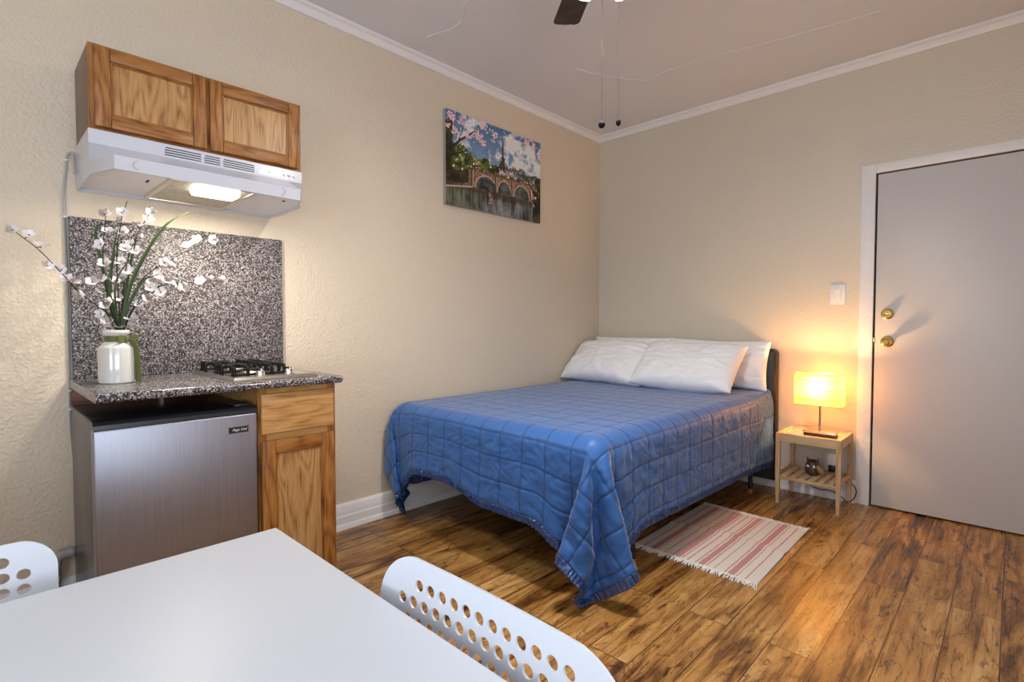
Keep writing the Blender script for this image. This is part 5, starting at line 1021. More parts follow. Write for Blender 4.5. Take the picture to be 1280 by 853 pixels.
1,-2,1,0,0,0,1,-2,1,0,1,-2,2,-1,0,0,0,1,-1,0,0,0,1,-1,0,0,0,0,0,0,1,-1,0,0,0,0,0,0,1,-1,0,0,0,1,-1,0,0,0,1,-1,0,0,0,1,-1,0,1,-1,0,1,-1,0,-3,1,0,1,0,1,0,-1,1,0,-1,0,1,-1,2,-2,1,-2,3,3470,-3470,0,-1,1,-1,1,0,0,0,-1,1,1,-2,1,0,0,0,1,-2,1,1,-1,0,0,0,0,0,1,-1,0,0,0,1,-1,0,0,0,0,0,1,-1,0,0,0,0,0,1,-1,0,0,0,1,-1,0,0,0,1,-1,0,0,0,0,1,-1,0,0,1,-1,1,-1,1,0,-2,-2,-1,2,2,-1,0,1,-1,1,-1,1,1,-2,1,-1,1,-1,1,-1,3537,-3537,0,0,-1,1,-1,1,0,0,-1,2,-1,0,-1,1,0,0,1,-1,0,0,0,0,0,0,1,-1,0,0,1,-1,0,0,0,1,-1,0,0,0,0,0,0,1,-1,0,0,0,0,0,1,-1,0,0,0,1,-1,0,0,1,-1,0,0,0,0,1,-1,0,1,-1,1,1,0,-3,-5,2,2,2,-2,2,0,-1,1,0,0,0,-1,1,-1,1,-1,1,-2,3604,-3604,0,-1,1,0,-1,-1,4,-2,0,0,0,0,-2,3,-1,1,-1,-1,2,-1,0,0,0,1,-1,0,0,0,0,1,-1,0,0,0,1,-1,0,0,0,0,1,-1,0,0,0,0,0,0,1,-1,0,0,0,1,-1,0,0,0,1,-1,0,0,0,1,-1,0,0,1,1,0,2,-4,-8,1,1,9,-3,-1,1,0,1,-2,0,0,-1,0,-1,-1,1,-1,1,3672,-3673,1,-1,1,-1,1,-1,-1,-5,11,-10,6,6,-5,-2,1,0,-1,1,-1,1,1,-2,2,-1,0,0,1,-1,0,1,-1,0,0,0,0,0,0,0,0,1,-1,0,0,0,0,0,0,0,0,1,-1,0,0,0,1,-1,0,0,0,0,0,0,1,-1,1,-2,1,1,1,-1,3,-3,-12,-18,43,-44,8,11,29,-18,-4,1,-2,0,0,1,-1,0,0,-1,1,3688,-3678,-9,5,-16,18,-3,-1,0,-2,-2,-2,0,-2,-5,9,5,-7,5,-2,-2,2,-1,-1,1,0,0,0,0,0,0,0,0,0,0,0,0,0,0,0,0,0,0,0,0,0,-1,2,-1,0,0,0,0,1,-1,1,-1,0,0,0,0,0,0,0,-2,4,-2,0,1,-1,-1,2,10,-8,-28,14,-34,77,-49,-11,-4,8,7,5,4,1,3,-1,2,2,-8,6,-3,3709,-3709,7,-8,13,-23,13,4,-12,17,-8,1,0,-2,-2,0,0,-1,1,-3,-4,1,10,-3,-2,-3,5,-1,1,-1,0,-2,4,-2,0,-1,1,0,0,0,0,0,0,0,-1,2,-2,1,0,1,-2,1,0,1,-1,0,0,0,1,-2,1,0,0,0,-1,2,-1,0,0,2,-4,14,-25,45,-44,-32,30,-34,90,-43,-22,-7,-4,1,2,5,6,8,6,1,0,0,0,3724,-3723,-1,0,1,13,-24,6,9,-7,10,-12,8,-3,9,-12,2,-5,10,-3,-3,1,-2,-8,9,8,-10,2,-5,3,7,-8,7,-7,5,-2,3,-3,3,-1,-6,11,-12,8,-3,2,-1,-2,7,-8,6,-8,8,-5,4,-2,-2,6,-8,8,-10,12,-12,11,-9,9,-11,13,-14,20,-5,-26,14,49,-29,-49,-18,9,27,56,-31,-27,-11,-4,-3,-1,1,-1,0,22,4,2,1,3725,-3725,6,-12,8,-3,23,-28,-5,5,7,5,-5,7,-10,5,0,0,-2,-11,14,-4,2,-3,-2,-3,1,7,-7,12,-14,14,-14,8,2,-6,6,-6,6,-6,6,-6,6,-5,3,-3,5,-7,8,-6,3,-3,5,-5,4,-4,4,-6,8,-8,8,-8,8,-8,9,-12,12,-4,-6,21,-11,-27,22,33,22,-75,-32,3,6,42,38,-18,-27,-16,-9,-2,0,-1,1,6,-1,9,5,3725,-3725,0,10,-19,10,0,19,-18,-6,-6,3,5,1,3,0,-1,0,4,-3,-11,10,0,-2,0,9,-11,
4,-2,-7,13,-8,5,0,-9,16,-12,0,6,-7,8,-8,8,-2,-10,15,-15,15,-14,14,-13,12,-12,15,-17,14,-13,14,-14,15,-14,13,-14,14,-14,12,-9,11,-11,21,-19,-20,22,28,39,-57,-56,-3,-2,11,45,30,-9,-25,-19,-14,-3,-1,1,7,-3,-3,8,3725,-3723,-2,1,8,-16,4,3,18,-12,-2,-10,1,-5,12,-6,5,1,-8,3,6,2,-12,12,-3,-8,5,3,-5,5,-4,5,0,-7,8,-6,0,8,-13,14,-15,15,-12,5,4,-8,7,-6,8,-9,7,-5,5,-7,7,-7,8,-8,9,-8,-1,13,-19,18,-13,4,10,-15,18,-6,-10,-14,17,28,41,-31,-68,-21,6,-5,13,49,20,1,-23,-21,-15,-9,1,-4,2,13,7,3725,-3722,-6,8,-6,11,-16,-1,8,14,-13,9,-15,4,-9,6,0,0,7,-4,1,-7,9,-7,3,9,-9,2,-8,14,-9,3,-10,15,-13,14,-8,-4,12,-15,14,-10,4,7,-15,16,-16,13,-12,16,-17,14,-12,13,-15,15,-14,15,-14,12,-7,-3,9,-10,8,-5,12,-17,22,-20,5,-17,16,27,42,-14,-63,-39,-3,7,-5,12,53,14,5,-22,-19,-13,-18,-1,-4,23,4,3726,-3725,3,-10,19,-21,19,-15,-7,12,9,-11,17,-21,12,-9,0,1,-8,6,1,9,-13,12,-10,5,-6,11,-8,-3,2,4,2,-6,5,-7,6,4,-12,14,-15,13,-4,-5,12,-16,7,10,-18,12,0,-7,9,-10,8,-7,8,-7,9,-10,1,10,-16,15,-11,13,-13,11,7,-23,12,-17,14,26,42,-2,-52,-50,-16,10,-5,1,12,56,9,7,-24,-14,-12,-28,1,28,0,3726,-3722,-8,10,-10,10,-8,11,-8,-15,14,3,0,12,-16,6,-6,-1,6,-7,-1,-3,5,0,1,2,3,-11,4,11,-14,11,-12,14,-15,14,-8,-1,5,-5,6,-1,-10,15,-14,12,-3,-5,7,-2,-10,15,-16,16,-14,14,-13,13,-14,15,-9,-3,7,-8,12,-12,12,1,-4,-14,11,-15,15,22,44,1,-35,-55,-27,-1,9,-9,6,11,59,4,8,-26,-9,-10,-33,40,-19,3726,-3723,1,-10,12,-12,14,-11,9,-1,-20,18,-7,5,12,-9,4,-6,-2,-3,2,5,-7,0,-7,10,-5,13,-10,-2,5,-4,5,-7,11,-10,-1,14,-18,15,-12,8,1,-2,-6,13,-17,17,-13,12,-13,3,8,-10,8,-6,7,-8,10,-10,1,10,-16,16,-13,10,7,-11,5,-15,12,-14,12,23,44,0,-17,-54,-37,-12,5,9,-12,11,10,59,15,-24,-8,-7,0,-56,77,3726,-3721,-8,9,-12,9,-6,12,-5,-5,5,-17,17,-11,5,5,-1,5,-7,10,-9,-3,4,-8,10,-4,-2,-1,3,0,-3,4,-10,15,-14,15,-10,5,-8,13,-14,14,-14,9,2,-9,8,-4,4,-8,1,13,-18,16,-14,15,-15,16,-17,15,-7,-6,10,-7,8,-8,16,-8,-13,11,-12,0,8,25,44,-3,-4,-47,-44,-20,-2,10,-1,-8,10,22,67,-23,-14,-1,-37,22,47,3725,-3717,-6,-10,15,-13,10,-10,11,4,-10,6,-17,15,-12,15,-9,12,-10,-1,2,10,-17,7,-2,3,2,-1,-11,7,2,1,0,-3,6,-9,5,0,4,-8,9,-9,8,-3,-11,18,-13,11,-15,12,1,-8,8,-10,12,-9,7,-8,7,-6,-1,13,-16,14,-14,19,-15,12,-19,16,-19,16,-9,31,43,-5,3,-32,-54,-22,-11,3,10,-6,-6,1,77,-25,22,-8,-32,56,-33,3725,-3714,-15,5,-5,7,-7,9,-1,-11,20,-14,5,-14,11,-8,11,-8,2,10,-8,
-4,10,-3,-7,6,-11,10,3,-1,-7,9,-8,4,-10,16,-8,4,-11,15,-13,12,-14,8,5,-1,-7,-2,9,-2,-10,16,-15,14,-15,17,-15,12,-14,14,-12,16,-15,13,-15,9,3,1,-16,14,-17,18,-12,33,41,-5,6,-19,-54,-30,-15,-3,11,-5,-2,-6,2,52,11,4,9,-20,20,3726,-3719,-1,-15,15,-9,-3,11,-7,8,-9,13,-8,-1,-9,13,-14,13,-6,-3,7,4,-14,9,-3,4,-5,12,-17,8,0,0,-1,3,2,-7,-3,11,-8,12,-12,0,6,-7,7,-6,1,10,-16,9,3,-9,5,9,-17,18,-15,1,8,-8,10,-8,8,-16,13,8,-9,-8,8,-6,-9,21,-15,34,40,-5,5,-10,-40,-53,-2,-14,0,3,5,-8,-2,0,38,16,12,0,14,3727,-3720,-9,6,-10,2,11,-14,16,-15,15,-13,7,4,-2,-14,10,-7,8,-2,0,-3,6,-3,-1,3,-3,3,-3,1,-2,4,-3,3,-5,5,-6,7,-5,-2,2,9,-13,13,-15,13,-5,-3,1,10,-17,17,-8,-4,10,-11,0,13,-16,17,-15,15,-15,14,-9,-4,5,10,-22,7,10,-12,7,27,39,-2,-1,-1,-26,-53,-28,1,-9,4,-4,5,-5,-2,3,21,26,14,10,3728,-3729,10,-13,9,-15,17,-9,-2,11,-14,14,-5,2,2,-9,-1,9,-14,7,1,0,-1,2,0,-2,3,1,-2,-2,2,2,-4,4,-5,7,0,-11,7,3,0,-7,7,-8,4,5,-7,13,-14,0,9,-9,2,12,-11,-7,11,-6,8,-10,11,-10,10,-3,-11,16,-16,16,-17,12,-15,18,-11,35,36,-5,3,-6,2,-79,0,-27,-6,-2,1,1,2,-3,-3,9,11,10,26,3730,-3736,15,-5,-10,9,-13,14,0,-11,16,-18,11,-3,7,5,-8,-12,14,-6,1,-2,0,3,-4,5,-2,-5,4,10,-14,8,-4,0,-1,0,-1,11,-11,10,-17,16,-13,14,-8,4,-4,-4,3,9,-15,16,-9,-3,7,-10,7,11,-13,-6,16,-13,10,-7,7,-9,9,-12,9,-2,-13,19,-11,36,35,-2,-4,7,-9,-46,-33,-20,-13,3,-3,-1,1,0,4,-2,17,20,2,3725,-3724,0,9,-16,9,-7,-7,20,-10,-2,9,-4,-5,4,-4,12,-8,-1,2,-5,6,-5,3,-4,4,-3,5,-5,-2,4,0,-3,6,-4,9,-11,6,-6,-1,7,-5,5,0,-6,0,7,-3,-1,-7,13,-11,2,11,-17,18,-8,-5,9,-12,16,-17,7,10,-6,-10,10,-9,8,-9,11,-11,5,36,32,-6,5,2,-6,-30,-43,-22,-20,3,-4,1,-1,7,-5,-3,45,0,-2,3727,-3729,0,16,-13,-12,5,7,-7,9,1,-5,1,2,-1,0,-1,0,1,-1,1,-1,0,1,-1,1,-1,1,-1,1,-1,1,-1,-1,0,0,1,0,0,1,-1,0,-1,-1,1,2,-1,1,-1,1,-2,6,-5,1,-4,3,1,-5,12,-15,16,-7,-3,-6,10,7,-22,10,0,-1,12,-16,1,41,31,-4,1,3,-1,-24,-36,-31,-25,-3,0,-1,0,-1,-5,49,0,1,-1,-358,290,0,0,1,0,-1,1,-1,0,0,0,0,0,0,0,0,0,0,0,-1,1,0,0,0,0,0,0,0,-1,1,0,0,0,0,0,0,0,0,0,0,0,0,0,0,0,1,-1,0,0,0,0,1,-1,0,0,0,1,0,-1,0,1,0,-1,2,0,-2,0,2,3,22,-23,-4,31,-21,8,-9,3,-6,53,70,3,0,-22,-70,-25,-2,1,-1,63,-11,-63,5,-359,291,0,1,-1,0,0,1,-1,0,0,0,1,-1,0,0,0,0,0,0,0,0,-1,1,0,0,0,0,0,0,0,0,0,0,0,0,0,0,-1,1,1,-1,0,0,0,0,0,1,-1,0,0,0,0,1,-1,0,1,-1,0,1,-1,2,-2,0,0,3,-2,-1,
1,1,23,-18,-7,27,-17,10,-8,-5,5,69,50,0,-4,-52,-55,-7,0,1,0,46,9,-28,-38,-361,294,-1,0,1,-1,0,0,0,1,-1,0,0,0,0,1,-1,0,0,0,0,0,0,-1,1,0,0,0,0,0,0,0,0,0,0,0,0,0,0,0,0,0,0,0,1,-1,0,0,0,0,1,-1,0,1,-1,0,0,1,-1,1,-1,0,2,-2,1,0,0,-1,1,-1,23,-14,-9,17,4,-5,-2,-11,20,77,32,-1,-23,-70,-25,0,1,-1,4,30,21,-30,-1,-362,294,0,1,-1,0,1,-1,0,0,1,-1,0,0,0,1,-1,0,0,0,0,0,0,0,0,0,0,0,0,-1,1,0,0,0,1,-2,2,-1,0,0,0,0,0,0,0,0,1,-1,0,0,1,-1,0,0,1,-1,0,1,0,-2,2,-1,1,0,-2,3,-2,1,-1,0,15,1,-16,12,9,-11,12,-21,37,80,13,-5,-54,-58,0,0,-1,2,3,41,-22,-3,3,-364,296,1,-1,1,-1,1,-1,0,0,1,-1,0,0,1,-1,0,0,0,0,0,0,0,0,0,0,0,0,0,0,0,0,0,0,0,0,0,0,0,0,0,0,1,-1,0,0,0,0,0,1,-1,0,0,1,-1,1,-1,0,1,-1,1,-1,1,-1,1,-1,0,1,-1,1,10,6,-17,9,10,-9,13,-22,57,72,0,-22,-81,-14,1,0,0,2,4,27,-20,11,2,-365,297,1,-1,0,1,-1,1,-1,0,1,-1,0,0,0,1,-1,0,0,0,0,0,0,0,0,0,0,0,0,0,0,0,0,1,-2,1,1,-1,0,0,0,0,0,0,0,0,1,-1,0,0,0,1,-1,1,-1,1,-1,0,0,1,-1,1,-1,0,0,1,0,-1,1,-1,11,4,-15,6,11,-4,10,-20,80,48,-4,-65,-49,1,-1,3,-2,6,11,-8,24,5,13,-366,299,-1,0,0,1,-1,1,-1,0,1,-1,0,1,-1,0,0,0,0,0,0,1,-1,0,0,0,0,0,0,0,0,-1,2,-1,0,0,0,0,0,0,0,0,0,1,-1,0,0,0,1,-1,0,0,1,-1,0,1,-1,1,-1,0,0,1,-1,1,-1,1,-1,1,-1,1,11,-1,-11,4,11,0,6,-7,88,29,-27,-82,-9,1,0,2,3,6,7,15,11,15,7,-367,299,1,-1,1,-1,0,1,-1,1,-1,0,1,-1,0,0,0,0,1,-1,0,0,0,0,0,0,0,0,0,0,0,0,0,0,0,0,0,1,-1,-1,1,1,-1,0,0,0,0,1,-1,0,0,1,-1,0,1,-1,0,1,-1,1,-1,0,1,-1,1,-1,0,0,1,-1,5,12,-17,3,9,14,-17,18,97,1,-72,-40,0,1,3,1,8,8,18,6,13,14,-4,-368,300,1,-1,1,-1,0,1,0,-1,1,-1,0,0,0,1,-1,0,0,0,0,0,0,0,0,0,0,0,0,0,0,0,0,0,1,-1,0,0,0,0,0,0,0,0,0,1,-1,0,0,0,1,-1,0,1,-1,0,0,1,-1,0,1,-1,1,0,-1,0,0,1,0,-1,2,14,-16,3,10,13,-22,48,78,-35,-75,-6,-1,2,7,4,10,15,9,16,-4,16,8,-369,302,-1,0,1,-1,0,1,0,0,-1,0,0,1,-1,0,0,1,-1,0,0,0,0,0,0,0,0,-1,2,-2,1,0,1,-1,0,0,0,0,0,0,0,1,-1,0,0,0,1,-1,0,0,0,0,1,-1,0,0,1,-1,0,1,-1,1,0,-1,0,0,1,0,-1,1,-1,15,-15,2,14,9,-23,73,52,-79,-35,0,2,8,3,10,25,-8,15,9,15,1,7,-370,303,-1,0,1,-1,1,-1,1,1,-3,2,-1,0,1,-1,0,0,0,0,0,0,0,0,0,0,0,0,0,0,0,0,0,0,0,0,1,-1,0,0,0,0,0,0,1,-1,0,0,0,1,-1,0,0,0,1,-1,1,-1,0,0,1,-1,0,1,-1,0,1,0,-1,0,1,12,-13,2,19,-4,-10,101,-18,-76,-1,2,11,1,9,17,5,10,14,5,10,4,2,-370,302,0,1,-1,1,-1,1,1,
-2,0,0,0,1,-1,0,0,0,0,0,0,0,0,0,0,0,0,0,0,0,0,0,0,0,1,-1,0,0,0,0,0,0,0,1,-1,0,0,1,-1,0,0,1,-1,0,0,0,1,-1,0,0,1,-1,0,0,1,-1,1,0,-1,1,-1,10,-9,1,15,0,6,89,-71,-29,4,11,0,10,12,10,12,9,10,9,3,-4,-12,-371,303,1,-1,1,-1,1,1,-2,1,-1,0,0,0,0,0,0,0,1,-2,1,1,-1,0,-1,2,-2,2,-1,0,0,0,0,0,0,0,1,-1,0,0,0,0,0,0,0,0,1,-1,0,0,0,1,-1,0,0,1,-1,0,1,-2,2,-1,0,1,-1,0,1,0,0,-1,0,8,-7,1,24,-23,40,50,-81,4,11,0,9,11,11,16,6,14,7,-1,-23,-9,-3,-372,305,-1,1,-1,1,1,-2,1,-1,0,0,1,-1,-1,1,1,-1,0,0,0,0,0,0,0,0,0,0,0,0,0,1,-2,1,0,1,-1,0,0,0,0,0,1,-1,0,0,0,0,0,1,-1,0,0,0,1,-1,0,0,1,-1,0,0,1,-1,0,1,0,-1,1,-1,0,6,-5,1,19,-19,80,-54,-12,13,-5,12,8,15,15,12,14,-5,-17,-42,35,-14,10,-372,304,1,-1,1,1,-2,1,-1,0,0,1,-1,0,0,0,0,0,0,0,0,0,0,0,0,1,-2,2,-2,1,1,-1,0,0,0,0,0,0,1,-1,0,0,0,0,0,0,1,-1,0,0,0,0,0,1,-1,0,0,0,1,-1,0,1,-1,0,1,-1,0,0,1,-1,1,2,-1,0,17,-8,53,-53,16,-1,10,4,21,17,17,1,-18,-17,-15,-12,23,1,3,-372,305,-1,1,0,-1,0,1,-1,0,0,1,-1,0,0,0,0,0,0,0,1,-2,2,-1,0,0,0,0,0,0,0,0,0,0,1,-1,0,0,0,0,0,1,-2,1,0,1,-1,0,0,1,-2,1,1,-1,0,0,0,1,-1,0,0,0,1,-1,0,1,-1,0,1,-1,1,0,1,7,-4,37,-31,16,-2,4,12,25,21,10,-22,-16,-3,-14,1,3,7,1,2,-372,304,1,0,-1,0,0,1,-1,0,0,1,-1,0,0,0,0,1,-1,0,-1,2,-1,0,0,0,0,0,1,-1,0,0,0,0,0,0,0,1,-1,0,0,0,0,0,0,0,1,-1,0,0,0,0,0,0,0,1,-1,0,0,0,0,0,1,-1,0,0,1,-1,0,1,-1,1,0,4,-3,24,4,-14,8,17,40,12,-18,-36,14,0,1,0,6,2,1,3,0,-373,306,-1,1,-1,0,0,1,-1,0,0,0,1,-1,0,0,0,0,1,-1,0,0,1,-2,1,1,-1,0,0,0,0,1,-1,0,0,0,0,0,0,0,1,-1,0,0,0,0,0,0,0,1,-1,0,0,0,0,0,0,0,0,0,0,1,-1,0,0,0,0,1,-1,0,0,1,-1,0,7,26,-21,-1,38,43,-9,-44,16,2,3,3,2,0,1,3,-1,2,-2,-375,309,-2,0,0,1,-1,1,-1,0,0,0,0,0,1,-1,0,1,-1,0,0,1,-1,0,0,0,0,1,-1,0,0,0,0,1,-1,0,0,0,0,0,0,1,-1,0,0,0,0,0,0,0,0,0,0,0,0,1,-1,0,0,0,0,0,0,0,0,0,0,0,0,0,0,0,2,-5,18,-4,-2,60,1,0,1,-6,0,-4,2,-2,-2,-4,-3,18,-7,-10,13,-375,307,0,0,0,0,1,0,0,-1,0,1,-1,0,0,1,-1,0,0,1,-1,0,1,-1,0,0,0,0,0,1,-1,0,0,0,0,0,0,1,-1,0,0,0,0,0,0,0,1,-1,0,0,0,0,0,0,0,0,0,0,0,0,0,0,0,0,0,0,0,0,0,-1,1,-1,-2,2,10,-2,79,-11,-10,1,-3,0,-3,-1,-10,16,-5,-10,7,4,8,-17,5,-375,307,1,-1,0,1,-1,0,0,1,0,-1,0,0,1,-1,0,0,0,0,1,-1,0,0,1,-1,0,0,0,0,1,-1,0,0,0,0,0,0,1,-1,0,0,0,0,0,0,0,1,-1,0,0,0,0,0,0,0,0,0,0,0,0,0,
0,-1,1,0,0,0,0,-1,1,-1,1,-5,12,26,8,31,-1,-4,3,1,-4,2,-1,-4,-1,-4,-1,-7,10,-3,4,-375,308,0,-1,0,1,-1,0,0,1,-1,0,0,0,1,-1,0,0,0,0,0,1,-1,0,0,1,-1,0,0,0,0,1,-1,0,0,0,0,0,0,0,1,-1,0,0,0,0,0,0,0,0,1,-1,0,0,0,0,0,0,0,-1,1,0,0,0,0,0,0,-1,1,0,0,0,1,-5,12,22,13,31,-6,0,-4,-1,2,4,-1,1,-2,9,-10,-1,-5,0,-1,-375,308,0,0,-1,0,0,0,0,1,-1,0,0,0,0,1,-1,0,0,0,0,1,-1,0,0,1,-1,0,0,0,0,0,1,-1,0,0,0,0,0,0,0,0,1,-1,0,0,0,0,0,0,0,0,0,0,0,0,0,0,0,0,0,0,0,0,0,0,-1,1,0,0,0,0,0,-1,10,18,22,20,-10,9,-6,9,2,-9,9,-2,-4,5,-10,11,-15,10,-7,-375,309,-1,-2,2,-1,0,0,1,-1,0,0,0,0,0,1,-1,0,0,0,0,1,-1,0,0,1,-1,0,0,0,0,0,0,1,-1,0,0,0,0,0,0,0,0,1,-1,0,0,0,0,0,0,0,0,0,0,0,0,0,0,0,0,0,0,0,-1,1,0,0,0,0,0,0,0,0,8,19,22,13,12,-6,-4,6,-9,14,-16,11,-3,1,7,-13,14,-10,-6,-375,308,0,0,-1,1,-1,0,0,0,0,0,0,0,1,-1,0,0,0,0,1,-1,0,0,1,-1,0,0,0,0,0,0,1,-1,0,0,0,0,0,0,0,0,0,0,0,1,-1,0,0,0,0,0,0,0,0,0,0,0,0,0,0,-1,1,0,0,0,0,0,0,0,0,0,0,0,9,15,27,18,-9,6,7,-6,3,-7,10,-2,-5,3,-7,13,-13,5,10,-375,308,1,-2,0,1,-1,0,0,0,0,0,0,1,-1,0,0,0,0,1,-1,0,0,0,0,1,-1,0,0,0,0,0,1,-1,0,0,0,0,0,0,0,0,0,0,0,0,0,1,-1,0,0,0,0,0,0,0,0,0,0,0,0,-1,1,0,0,0,0,0,0,0,0,0,0,1,8,14,28,16,2,-1,-2,2,-4,8,-12,11,1,-7,7,-10,13,-6,-6,-375,307,3,-3,0,1,-1,0,0,0,0,0,1,-1,0,0,0,0,0,1,-1,0,0,0,0,1,-1,0,0,0,0,0,0,0,1,-1,0,0,0,0,0,0,0,0,0,0,0,1,-1,0,0,-1,2,-1,0,0,0,0,0,0,-1,1,0,0,0,0,0,0,0,0,0,1,-1,0,9,14,27,18,-3,-4,5,2,0,-1,8,-8,4,-6,5,-4,-4,15,-11,-375,307,3,-3,0,1,-1,0,0,0,0,1,-1,0,0,0,0,0,0,1,-1,0,0,0,0,1,-1,0,0,0,0,0,0,0,0,0,0,0,1,-1,0,0,0,0,0,0,0,0,0,0,0,0,1,-1,-1,1,1,-2,1,0,0,0,0,0,0,0,0,0,0,0,1,-1,0,0,8,17,24,15,1,1,0,8,-7,-1,-6,6,1,-1,1,-2,11,-3,-9,-375,309,-2,2,-3,2,-1,0,0,0,0,1,-1,0,0,0,0,0,0,0,1,-1,0,0,0,0,1,-1,0,0,0,0,0,0,0,0,0,0,0,0,0,1,-1,0,0,0,0,0,0,0,0,0,0,0,0,1,-2,1,0,0,0,0,0,0,0,0,0,0,0,1,-1,0,0,0,8,16,27,14,4,-1,-8,2,11,-12,15,-11,-3,6,-3,6,-12,18,-17,-375,309,-1,0,-1,0,0,0,0,0,0,0,1,-1,0,0,0,0,0,0,1,-1,0,0,0,0,0,1,-1,0,0,0,0,0,0,0,0,0,0,0,0,0,1,-1,0,0,0,0,0,0,0,0,0,0,0,0,0,0,0,0,0,0,0,0,0,0,0,0,1,-1,0,0,0,0,8,16,27,18,-8,7,5,-10,-1,8,-7,-1,9,-6,4,3,-13,1,10,-375,310,-3,0,1,-1,0,0,0,0,0,1,-1,0,0,0,0,0,1,-1,0,0,0,0,0,0,0,1,-1,0,0,0,0,0,0,
0,0,0,0,0,0,0,1,-1,0,0,0,0,0,0,0,0,0,0,0,0,0,0,0,0,0,1,-1,0,0,-1,1,0,0,1,-1,0,0,0,8,16,27,12,9,-5,-3,0,11,-17,19,-11,5,-6,2,-4,3,-11,15,-375,309,-1,0,-1,0,0,0,0,0,0,0,1,-1,0,0,0,1,-1,0,0,0,0,0,0,0,0,0,1,-1,0,0,0,0,0,0,0,0,0,0,0,0,1,-1,0,0,0,0,0,0,0,0,0,0,0,0,0,0,0,0,1,-2,2,-1,0,-1,2,-1,0,0,0,0,0,1,6,17,27,17,-3,1,7,-10,1,9,-9,8,-9,11,-17,7,0,6,9,-375,310,-3,0,1,-1,0,0,0,0,0,1,-1,0,0,0,0,1,-1,0,0,0,0,0,0,0,0,0,1,-1,0,0,0,0,0,0,0,0,0,0,0,0,0,0,1,-1,0,0,0,0,0,0,0,0,0,0,0,0,0,1,-1,0,0,0,0,0,0,0,0,0,0,0,0,0,8,16,27,12,10,-6,-7,15,-6,-10,9,6,-11,11,-7,-2,-3,19,-7,-375,309,-1,0,-1,0,0,0,0,0,0,1,-1,0,0,0,0,1,-1,0,0,0,0,0,0,0,0,0,0,1,-1,0,0,0,0,0,0,0,0,0,0,0,0,1,-2,2,-1,0,0,0,0,0,0,0,0,0,0,0,0,0,1,-1,0,0,0,0,0,0,0,0,0,0,0,1,7,15,28,16,-4,5,7,-16,11,2,-1,-13,18,-18,11,-2,9,-14,18,-375,310,-3,0,1,-1,0,0,0,0,0,0,0,0,1,-1,1,-1,0,0,0,0,0,0,0,0,0,0,1,-1,0,0,0,0,0,0,0,0,0,0,0,0,0,0,1,-1,0,0,0,0,0,0,0,0,0,0,0,0,0,0,1,-1,0,0,0,0,0,0,0,0,0,0,0,1,7,15,27,11,12,-6,-1,5,-6,0,6,2,-11,11,-3,-3,-7,9,12,-375,307,3,-3,0,1,-1,0,0,0,0,0,0,1,-1,0,0,1,-2,1,1,-1,0,0,0,0,0,0,1,-1,0,0,0,0,0,0,0,0,0,0,0,0,0,1,-1,0,0,0,0,0,0,0,0,0,0,0,0,0,0,0,1,-1,0,0,0,0,0,0,0,0,0,0,0,1,7,15,28,15,-1,4,-4,8,-3,-5,5,-10,15,-16,11,-3,8,-11,14,-375,309,-1,-1,1,-1,0,0,0,0,0,0,1,-1,0,0,0,0,0,0,0,1,-1,0,0,0,0,1,-1,-1,2,-1,0,0,0,0,0,0,0,0,0,0,0,0,1,-1,0,0,0,0,0,0,0,0,0,0,0,0,0,1,-1,0,0,0,0,0,0,0,0,0,0,0,0,1,7,15,28,10,12,-12,15,-15,9,-5,4,3,-9,9,-8,10,-11,17,-16,-375,309,-2,1,-1,1,-1,0,0,0,0,1,-1,0,0,0,0,0,0,0,1,-1,0,0,0,0,0,0,1,-1,0,0,0,0,0,0,0,0,0,0,0,0,0,0,1,-1,0,0,0,0,0,0,0,0,0,0,0,0,0,1,-1,0,0,0,0,0,0,0,0,0,0,0,1,-1,8,16,26,18,-4,5,-3,6,-2,-6,0,8,-11,5,6,2,-12,15,-8,-375,309,-1,0,-2,2,-1,0,0,0,1,-2,2,-1,0,0,0,0,0,0,0,1,-1,0,0,0,0,0,1,-1,0,0,0,0,0,0,0,0,0,0,0,0,0,1,-1,0,-1,2,-1,0,0,0,0,0,0,0,0,0,0,1,-1,0,0,0,0,0,0,0,0,0,0,1,-1,0,8,16,25,16,4,-8,13,-4,-6,8,-10,9,-8,10,0,-10,10,-14,24,-375,309,-1,-1,0,1,-1,0,0,0,0,0,1,-1,0,0,0,0,0,0,0,0,1,-1,0,0,0,0,1,-1,0,0,0,0,-1,2,-1,0,0,0,0,0,0,0,0,0,1,-1,0,0,0,0,0,0,0,0,0,0,0,0,1,-1,0,0,0,0,0,0,0,0,0,1,-1,0,8,16,26,18,-5,6,-3,5,0,-13,17,-16,15,-13,14,-13,4,0,9,-375,310,-3,0,0,1,
